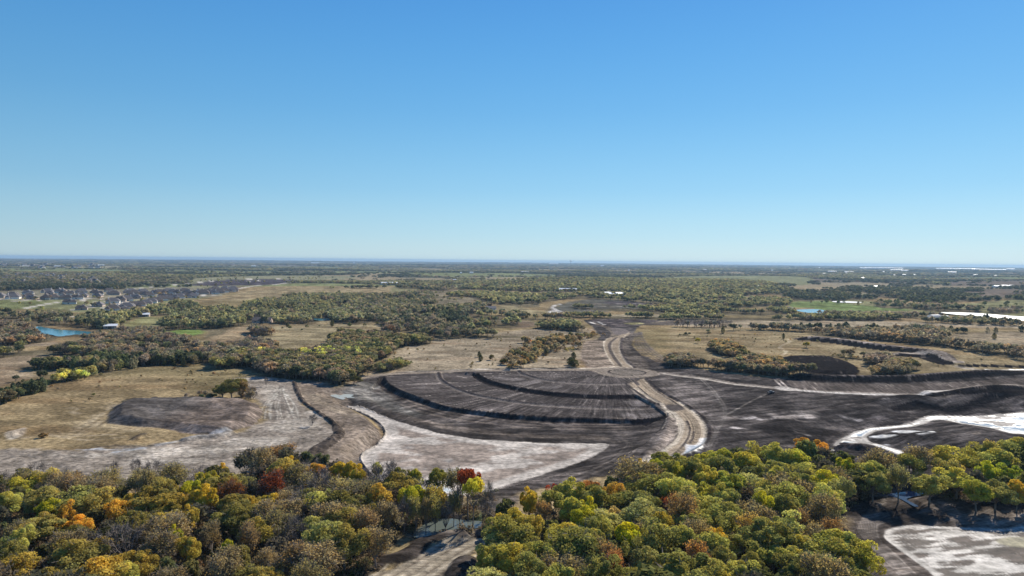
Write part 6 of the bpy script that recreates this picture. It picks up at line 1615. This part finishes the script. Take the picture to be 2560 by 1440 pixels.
for k, (wm_, rm_) in enumerate(((mat_brick, mat_shingle), (mat_stone, mat_shingle), (mat_brick, mat_shingle_b), (mat_stone, mat_shingle_b))):
    s = k % 2
    wl_ = join([boxg(-9, 9, -6, 6, 0, 3.2), boxg(-9, -3, -10, -6.01, 0, 3.2)] + ([boxg(3, 8.5, 6.01, 9, 0, 3.2)] if s else [boxg(4, 9, -8.5, -6.01, 0, 3.2)]))
    rf_ = join([hip(-9, 9, -6, 6, 3.21, 8.4, 6.0), hip(-9.1, -2.9, -10.1, -1, 3.25, 6.9, 3.2)] + ([hip(2.9, 8.6, 0, 9.1, 3.25, 6.4, 3)] if s else [hip(3.9, 9.1, -8.6, 0, 3.25, 6.6, 3)]))
    ch_ = boxg(5.2, 6.3, 1.5, 2.7, 4.5, 9.0)
    gd = boxg(-8.2, -3.8, -10.08, -10.03, 0.1, 2.5)
    wn1 = boxg(-1.5, 0.6, -6.08, -6.03, 0.9, 2.4); wn2 = boxg(9.03, 9.08, -2, 0, 0.9, 2.4); dr = boxg(1.4, 2.5, -6.08, -6.03, 0.05, 2.3)
    HOUSES.append([('wall', me_of('house_wall', *wl_, wm_)), ('roof', me_of('house_roof', *rf_, rm_), [('chimney', me_of('chimney', *ch_, wm_))]), ('garage_door', me_of('garage_door', *gd, mat_door)),
                   ('window', me_of('window', *wn1, mat_glass)), ('window', me_of('window', *wn2, mat_glass)), ('door', me_of('door', *dr, mat_dark))])
hr = random.Random(12)
HP = [(15, 545), (160, 560), (150, 525), (355, 548), (405, 563), (350, 505), (575, 563), (650, 566), (620, 505), (585, 485), (790, 563), (800, 515), (850, 500), (735, 488), (770, 470), (955, 562), (1005, 540), (1000, 490), (1160, 490), (1205, 512), (1215, 540), (1375, 500), (1410, 512),
      (1340, 472), (1555, 490), (1615, 485), (1650, 503), (1600, 540), (1720, 490), (1765, 492), (1785, 512), (1835, 528), (1690, 555), (1555, 585), (1500, 590), (860, 622), (1225, 655), (1390, 612), (1020, 695), (1390, 702), (1500, 692), (1560, 680), (1640, 668), (1720, 648), (1800, 628),
      (1860, 612), (1930, 600), (1990, 582), (2045, 572), (1920, 490), (1965, 500), (2010, 540), (2065, 482), (2140, 490), (2185, 492), (2110, 552), (2160, 558), (2205, 552), (2265, 540), (2270, 482), (2320, 482), (2375, 545), (2340, 515), (2400, 500), (2445, 482), (2465, 503), (2505, 503), (2545, 492),
      (2590, 490), (2640, 500), (2700, 490), (2750, 480), (2800, 476), (2840, 472), (2880, 470), (2650, 452), (2770, 450), (2870, 455), (2600, 470)]
colw = ['grey roofed red brick', 'grey roofed pale stone', 'brown roofed red brick', 'brown roofed pale stone']
spot = [(-50, 400, 'far left end'), (400, 900, 'left block'), (900, 1300, 'middle block'), (1300, 1800, 'row past the side street'), (1800, 2200, 'right middle row'), (2200, 2560, 'right row'), (2560, 3000, 'far right end')]
hl = {}
hz_sorted = sorted(range(len(HP)), key=lambda i: HP[i])
for n_, i in enumerate(hz_sorted):
    hx, hy = HP[i]; k = i % 4
    p = zA((hx, hy + 16))[0]; z = float(ground_z(p)[0])
    reg = next((s for a, b_, s in spot if a <= hx < b_), 'left block') if hx >= 0 else 'far left end'
    if 0 <= hx < 400: reg = 'far left end'
    rowd = 'front' if hy > 600 - (hx - 1000) * 0.03 else ('rear' if hy < 500 else 'middle')
    base = f'{colw[k]} house in the {rowd} line of the suburb, {reg}'
    hl[base] = hl.get(base, 0) + 1
    ordn = ['', 'second ', 'third ', 'fourth ', 'fifth ', 'sixth '][hl[base] - 1]
    lab = ordn + base + (' counting from the left' if ordn else '')
    thing('house', HOUSES[k], (p[0], p[1], z), math.radians(hr.choice((0, 90, 180, 270)) + 25 + hr.uniform(-8, 8)), ' '.join(lab.split()[:16]), 'house', 'houses of the suburb on the left', hr.uniform(1.0, 1.25))
# gabled barns and farm buildings
def gable(lx, ly, h, rh, o=0.5):
    x, y = lx / 2, ly / 2
    W = [(-x, -y, 0), (x, -y, 0), (x, y, 0), (-x, y, 0), (-x, -y, h), (x, -y, h), (x, y, h), (-x, y, h), (-x, 0, h + rh), (x, 0, h + rh)]
    WF = [(0, 1, 5, 4), (2, 3, 7, 6), (1, 2, 6, 9, 5), (3, 0, 4, 8, 7)]
    R = [(-x - o, -y - o, h - .15), (x + o, -y - o, h - .15), (x + o, 0, h + rh + .12), (-x - o, 0, h + rh + .12), (x + o, y + o, h - .15), (-x - o, y + o, h - .15)]
    R2 = R + [(a, b_, c - .12) for a, b_, c in R]
    RF = [(0, 1, 2, 3), (3, 2, 4, 5), (6, 9, 8, 7), (9, 11, 10, 8), (0, 6, 7, 1), (4, 10, 11, 5), (1, 7, 8, 2), (2, 8, 10, 4), (0, 3, 9, 6), (3, 5, 11, 9)]
    return (W, WF), (R2, RF)
def barn_parts(lx, ly, h, rh, wm_, rm_, nwin=3):
    w_, r_ = gable(lx, ly, h, rh)
    P_ = [('wall', me_of('barn_wall', *w_, wm_)), ('roof', me_of('barn_roof', *r_, rm_)), ('door', me_of('barn_door', *boxg(-1.6, 1.6, -ly / 2 - .07, -ly / 2 - .02, 0.02, min(h - .4, 3)), mat_dark))]
    for q in range(nwin):
        xx = -lx / 2 + (q + .5) * lx / nwin
        if abs(xx) > 2.4: P_.append(('window', me_of('window', *boxg(xx - .7, xx + .7, -ly / 2 - .07, -ly / 2 - .02, 1.0, min(h - .6, 2.2)), mat_glass)))
    return P_
B = {'white_barn': barn_parts(20, 14, 4.5, 3.5, mat_white, mat_white), 'farm_house': barn_parts(16, 10, 3, 2.8, mat_stone, mat_shingle), 'shed': barn_parts(12, 8, 3, 1.6, mat_tan, mat_white, 2), 'long_barn': barn_parts(46, 14, 4.5, 2.5, mat_stone, mat_white, 7), 'brick_home': barn_parts(20, 11, 3.1, 3.2, mat_brick, mat_shingle_b)}
bl = [('white_barn', zD((60, 535)), 0.4, 'left of three white roofed barns beside the far lane'), ('white_barn', zD((103, 540)), 0.4, 'middle of three white roofed barns beside the far lane'), ('white_barn', zD((235, 540)), 0.5, 'right and brightest of three white roofed barns beside the far lane'),
      ('farm_house', zD((880, 590)), 0.1, 'dark roofed farmhouse left of its twin on the green lawn'), ('brick_home', zD((960, 590)), 0.15, 'large dark roofed farmhouse on the green lawn beyond the graded fields'), ('long_barn', zC((2055, 480)), 0.05, 'long low white roofed barn among trees in the centre'),
      ('brick_home', zC((1290, 412)), 0.1, 'red roofed house with pale yard among the far central trees'), ('shed', zC((2240, 445)), 0.2, 'small pale shed behind the long low barn'), ('shed', zC((1910, 435)), 0.2, 'pale shed left of the long low barn'), ('farm_house', zC((1110, 715)), 0.2, 'pale house hidden beside a brown tree in the central clearing'),
      ('long_barn', zB((2330, 400)), 0.35, 'bright white building at the far end of the long tan field'), ('shed', zC((675, 350)), 0.1, 'white building above the light gravel lot'), ('shed', zC((425, 378)), 0.1, 'small pale building left of the light gravel lot'),
      ('farm_house', zB((185, 905)), 0.4, 'farmhouse behind the bright green lawn on the left'), ('shed', zB((270, 900)), 0.2, 'tan shed right of the farmhouse behind the green lawn'), ('brick_home', zB((770, 870)), 0.1, 'long brown roofed house at the top of the left tan field'), ('farm_house', zB((930, 640)), 0.7, 'pale house sunk in the left central wood'),
      ('shed', zA((1775, 795)), 0.3, 'small white shed above the left olive field'), ('shed', zA((1365, 940)), 0.3, 'tiny white shed near the blue pond'), ('farm_house', zA((2340, 770)), 0.9, 'grey roofed house at the end of the gravel lane on the left'), ('shed', px((3, 845)), 0.1, 'white roofed shed at the left border'),
      ('farm_house', zD((1880, 460)), 0.2, 'white farmhouse on the far right slope'), ('long_barn', zD((2000, 440)), 0.2, 'pale long building right of the white farmhouse on the far slope'), ('shed', zD((1890, 480)), 0.1, 'low shed in front of the white farmhouse on the far slope'),
      ('shed', zE((860, 400)), 0.1, 'white building on the tan strip beyond the dark wood'), ('long_barn', zE((2285, 405)), 0.1, 'left white building far beyond the right meadow'), ('long_barn', zE((2370, 400)), 0.1, 'right white building far beyond the right meadow'), ('shed', zE((710, 305)), 0.1, 'bright white speck of a building before the far ridge')]
for nm, p, rz, lab in bl:
    p = p[0]; dd = math.hypot(*p); s = 1.0 if dd < 3000 else min(3, dd / 3000)
    thing(nm, B[nm], (p[0], p[1], float(ground_z(p)[0])), rz, lab, 'house' if 'ho' in nm.split('_')[-1] else 'barn', 'farm buildings of the far country', s * 1.1)
# hoop barns at the lake
def hoop(lx, r_):
    V = []; F_ = []; n = 9
    for sx in (-lx / 2, lx / 2):
        for q in range(n):
            an = math.pi * q / (n - 1); V.append((sx, -r_ * math.cos(an), 1.2 + r_ * .9 * math.sin(an)))
        V.append((sx, r_, 0)); V.append((sx, -r_, 0))
    m_ = n + 2
    for q in range(n - 1): F_.append((q, q + 1, m_ + q + 1, m_ + q))
    F_ += [(n - 1, n, m_ + n, m_ + n - 1), (0, m_, m_ + n + 1, n + 1)]
    end = [tuple(range(n + 2))[::-1], tuple(m_ + i for i in range(n + 2))]
    return V, F_, end
V, Fh, en = hoop(16, 4.5)
mat_fab, ntf, bf = new_mat('barn_fabric'); bf.inputs['Base Color'].default_value = (.8, .8, .78, 1); bf.inputs['Roughness'].default_value = .6
trf = ntf.nodes.new('ShaderNodeBsdfTranslucent'); trf.inputs[0].default_value = (.8, .8, .78, 1); mxf = ntf.nodes.new('ShaderNodeMixShader'); mxf.inputs[0].default_value = .5  # translucent share added so the cover glows when lit from behind
ntf.links.new(bf.outputs[0], mxf.inputs[1]); ntf.links.new(trf.outputs[0], mxf.inputs[2]); ntf.links.new(mxf.outputs[0], ntf.nodes['Material Output'].inputs['Surface'])
HB = [('cover', me_of('hoop_cover', V, Fh, mat_fab)), ('end_wall', me_of('hoop_end', V, en, mat_fab))]
for (u, v), lab, s in (((2335, 797), 'larger white hoop roofed barn left of the lake', 1.25), ((2360, 797), 'smaller white hoop roofed barn beside the larger one', 0.95)):
    p = P(u, v)[0]; thing('hoop_barn', HB, (p[0], p[1], float(ground_z(p)[0])), 0.5, lab, 'barn', 'white hoop barns by the lake', s)
# warehouses and specks on the horizon
def ware_parts():
    W, WF = boxg(-50, 50, -25, 25, 0, 13)
    R = [(-51, -26, 12.6), (51, -26, 12.6), (51, 26, 16.0), (-51, 26, 16.0), (-51, -26, 12.0), (51, -26, 12.0), (51, 26, 15.4), (-51, 26, 15.4)]  # roof pitched towards the viewer to throw back sun glare
    RF = [(0, 1, 2, 3), (4, 7, 6, 5), (0, 4, 5, 1), (1, 5, 6, 2), (2, 6, 7, 3), (3, 7, 4, 0)]
    P_ = [('wall', me_of('warehouse_wall', W, WF, mat_ware)), ('roof', me_of('warehouse_roof', R, RF, mat_ware))]
    for q in range(6): P_.append(('dock_door', me_of('dock_door', *boxg(-42 + q * 15, -37 + q * 15, -25.2, -25.05, 0.5, 5), mat_door)))
    return P_
WP = ware_parts()
wl2 = [('E', 905, 186, 250, 'longest pale warehouse left on the right horizon'), ('E', 1120, 190, 90, 'short warehouse just right of the longest left one on the horizon'), ('E', 1775, 195, 310, 'very long white warehouse near the right end of the horizon'), ('E', 2015, 203, 70, 'short warehouse between two long ones at the right end'),
       ('E', 2190, 206, 215, 'long warehouse second from the right border on the horizon'), ('E', 2405, 200, 60, 'pale warehouse rightmost on the horizon'), ('E', 717, 187, 55, 'faint warehouse left of the longest one on the horizon'), ('E', 370, 226, 80, 'thin white shed roof in the far right town, left side'),
       ('E', 560, 231, 80, 'thin pale roof in the far right town, second from left'), ('E', 1060, 210, 45, 'cream building in the far town under the longest warehouse'), ('E', 1130, 210, 55, 'peach building in the far town under the short warehouse'), ('E', 1195, 216, 60, 'wide pale building in the far town centre'),
       ('E', 530, 248, 18, 'bright white block before the far right town'), ('E', 275, 252, 26, 'white block left in front of the far right town'), ('E', 955, 230, 15, 'small white block below the cream building'), ('E', 1190, 264, 30, 'white block below the wide pale building'), ('E', 1078, 270, 15, 'white speck left of the lower white block'),
       ('E', 1310, 266, 18, 'white speck right of the lower white block'), ('E', 1740, 236, 70, 'pale low roofs below the very long warehouse'), ('E', 2005, 270, 30, 'pale block far right behind the dark woods'), ('E', 2230, 275, 24, 'cream block far right near the border'), ('E', 222, 187, 15, 'white speck near the left part of the right horizon'),
       ('A', 1245, 168, 60, 'bright pink white school building on the left horizon'), ('A', 520, 180, 40, 'white building on the left horizon, left of the bright one'), ('A', 315, 182, 60, 'yellowish buildings far left before the horizon'), ('A', 710, 180, 60, 'pale roofs between the two far left buildings'), ('A', 1130, 82, 15, 'tiny white dot near the left skyline'),
       ('B', 1420, 140, 100, 'pale long roof on the centre left horizon'), ('B', 660, 176, 50, 'pink pale building on the left centre plain'), ('B', 1895, 133, 20, 'tiny white roof right of the pale long one'), ('C', 2490, 172, 45, 'bright white hall on the centre horizon'), ('C', 1890, 148, 110, 'faint long pale roof left of the tower'), ('C', 880, 258, 50, 'pale block on the central plain'),
       ('C', 750, 260, 20, 'white block left on the central plain'), ('C', 1545, 250, 100, 'long pale roof in the central plain'), ('D', 1290, 222, 35, 'pale hall on the right centre plain'), ('D', 355, 226, 18, 'white speck left on the right centre plain'), ('D', 2120, 230, 20, 'white speck right on the right centre plain'), ('D', 1490, 157, 90, 'faint pale hall on the skyline right of centre')]
cr_ = {'A': (zA, 4.923), 'B': (zB, 4.923), 'C': (zC, 4.923), 'D': (zD, 4.923), 'E': (zE, 4.571)}
for q, (cx, a, b_, w_, lab) in enumerate(wl2):
    f, s = cr_[cx]
    p = f((a, b_ + 6))[0]; dd = math.hypot(*p); wm_ = w_ / s * dd / FPX
    if dd > 30000: p = p * 30000 / dd; wm_ *= 30000 / dd; dd = 30000
    hsc = max(0.5, min(2.2, dd / 9500))
    thing('warehouse', WP, (p[0], p[1], float(ground_z(p)[0]) + 1), math.atan2(-p[0], p[1]) * 1.0, lab, 'warehouse', 'pale buildings near the horizon', (wm_ / 100, min(1.6, max(.5, wm_ / 100)), hsc))
# village houses far left, small specks among trees
vr = random.Random(4)
ORD = 'first second third fourth fifth sixth seventh eighth ninth tenth eleventh twelfth thirteenth fourteenth fifteenth sixteenth seventeenth eighteenth nineteenth twentieth'.split()
ORD = ORD + ['twenty-' + o for o in ORD[:9]] + ['thirtieth']
vil = sorted((vr.uniform(0, 1250), vr.uniform(270, 385), 'near', ) for _ in range(30)); vil = [(*t, ORD[i]) for i, t in enumerate(vil)]
vil2 = sorted((vr.uniform(0, 1250), vr.uniform(160, 200), 'distant') for _ in range(16)); vil += [(*t, ORD[i]) for i, t in enumerate(vil2)]
for q, (a, b_, nf_, od) in enumerate(vil):
    p = zA((a, b_))[0]; k = vr.choice((1, 3)); side = 'left' if a < 420 else ('middle' if a < 830 else 'right')
    dd = math.hypot(*p); ro_ = thing('village_house', HOUSES[k], (p[0], p[1], float(ground_z(p)[0])), vr.uniform(0, 6.28), f'pale village house among trees behind the suburb, {od} from the left of the {nf_} ones', 'house', 'village houses behind the suburb', 1.2 * max(1, dd / 3500))
# tower on the horizon
def lathe(prof, n=14):
    V = [(r_ * math.cos(2 * math.pi * k / n), r_ * math.sin(2 * math.pi * k / n), z) for r_, z in prof for k in range(n)]
    F_ = [(i * n + k, i * n + (k + 1) % n, (i + 1) * n + (k + 1) % n, (i + 1) * n + k) for i in range(len(prof) - 1) for k in range(n)]
    return V, F_
tp = P(1427, 666)[0]; tp = tp * 12500 / math.hypot(*tp)
thing('water_tower', [('stem', me_of('tower_stem', *lathe([(9, 0), (5, 8), (4.5, 70), (8, 78)]), mat_steel)), ('tank', me_of('tower_tank', *lathe([(8, 78), (19, 86), (22, 94), (20, 104), (9, 110), (0.1, 111)]), mat_ware)), ('railing', me_of('tower_railing', *lathe([(22.5, 93), (22.5, 96)]), mat_steel))],
      (tp[0], tp[1], float(ground_z(tp)[0])), 0, 'slim water tower breaking the skyline right of centre', 'water tower', scale=0.82)
# utility vehicle on the clay
tp = P(1927, 984)[0]
body = join([boxg(-2.6, 2.6, -.95, .95, .45, 1.15)]); cab_V = [(-1.0, -.85, 1.16), (.9, -.85, 1.16), (.9, .85, 1.16), (-1.0, .85, 1.16), (-.7, -.72, 1.85), (.45, -.72, 1.85), (.45, .72, 1.85), (-.7, .72, 1.85)]
cabF = [(4, 5, 6, 7), (0, 1, 5, 4), (1, 2, 6, 5), (2, 3, 7, 6), (3, 0, 4, 7)]
def wheel():
    V, F_ = lathe([(.05, -.13), (.42, -.13), (.42, .13), (.05, .13)], 12); return [(x, z, y) for x, y, z in V], F_
wv, wf = wheel(); wme = me_of('wheel', wv, wf, mat_rubber)
tr = thing('pickup_truck', [('body', me_of('truck_body', *body, mat_dark)), ('cab', me_of('truck_cab', cab_V, cabF, mat_dark)), ('window', me_of('truck_glass', [(.93, -.7, 1.2), (.93, .7, 1.2), (.52, .6, 1.8), (.52, -.6, 1.8)], [(0, 1, 2, 3)], mat_glass)), ('bed_rail', me_of('bed_rail', *join([boxg(-2.6, -1.1, -.95, -.85, 1.16, 1.4), boxg(-2.6, -1.1, .85, .95, 1.16, 1.4)]), mat_dark))],
           (tp[0], tp[1], float(ground_z(tp)[0]) + .02), math.radians(35), 'dark pickup truck parked alone on the black clay by the right street', 'truck')
for sx in (-1.7, 1.6):
    for sy in (-.9, .9):
        o = bpy.data.objects.new('wheel', wme); COL.objects.link(o); o.parent = tr; o.location = (sx, sy, .42)

# ------------------------------------------------------------------ haze
mh = bpy.data.materials.new('haze'); mh.use_nodes = True
for n in list(mh.node_tree.nodes):
    if n.type == 'BSDF_PRINCIPLED': mh.node_tree.nodes.remove(n)
pv = mh.node_tree.nodes.new('ShaderNodeVolumePrincipled'); pv.inputs['Color'].default_value = (0.38, 0.58, 0.80, 1); pv.inputs['Density'].default_value = 4.8e-5; pv.inputs['Anisotropy'].default_value = 0.2
mh.node_tree.links.new(pv.outputs[0], mh.node_tree.nodes['Material Output'].inputs['Volume'])
zt = 101.0 if float(Z.max()) < 75 else float(Z.max()) + 25; zb = float(Z.min()) - 1.0
V, F_ = boxg(-34000, 34000, -34000, 34000, zb, zt)
ho = bpy.data.objects.new('haze', me_of('haze', V, F_, mh)); COL.objects.link(ho); set_obj(ho, 'thin blue air haze over the whole plain', kind='stuff')
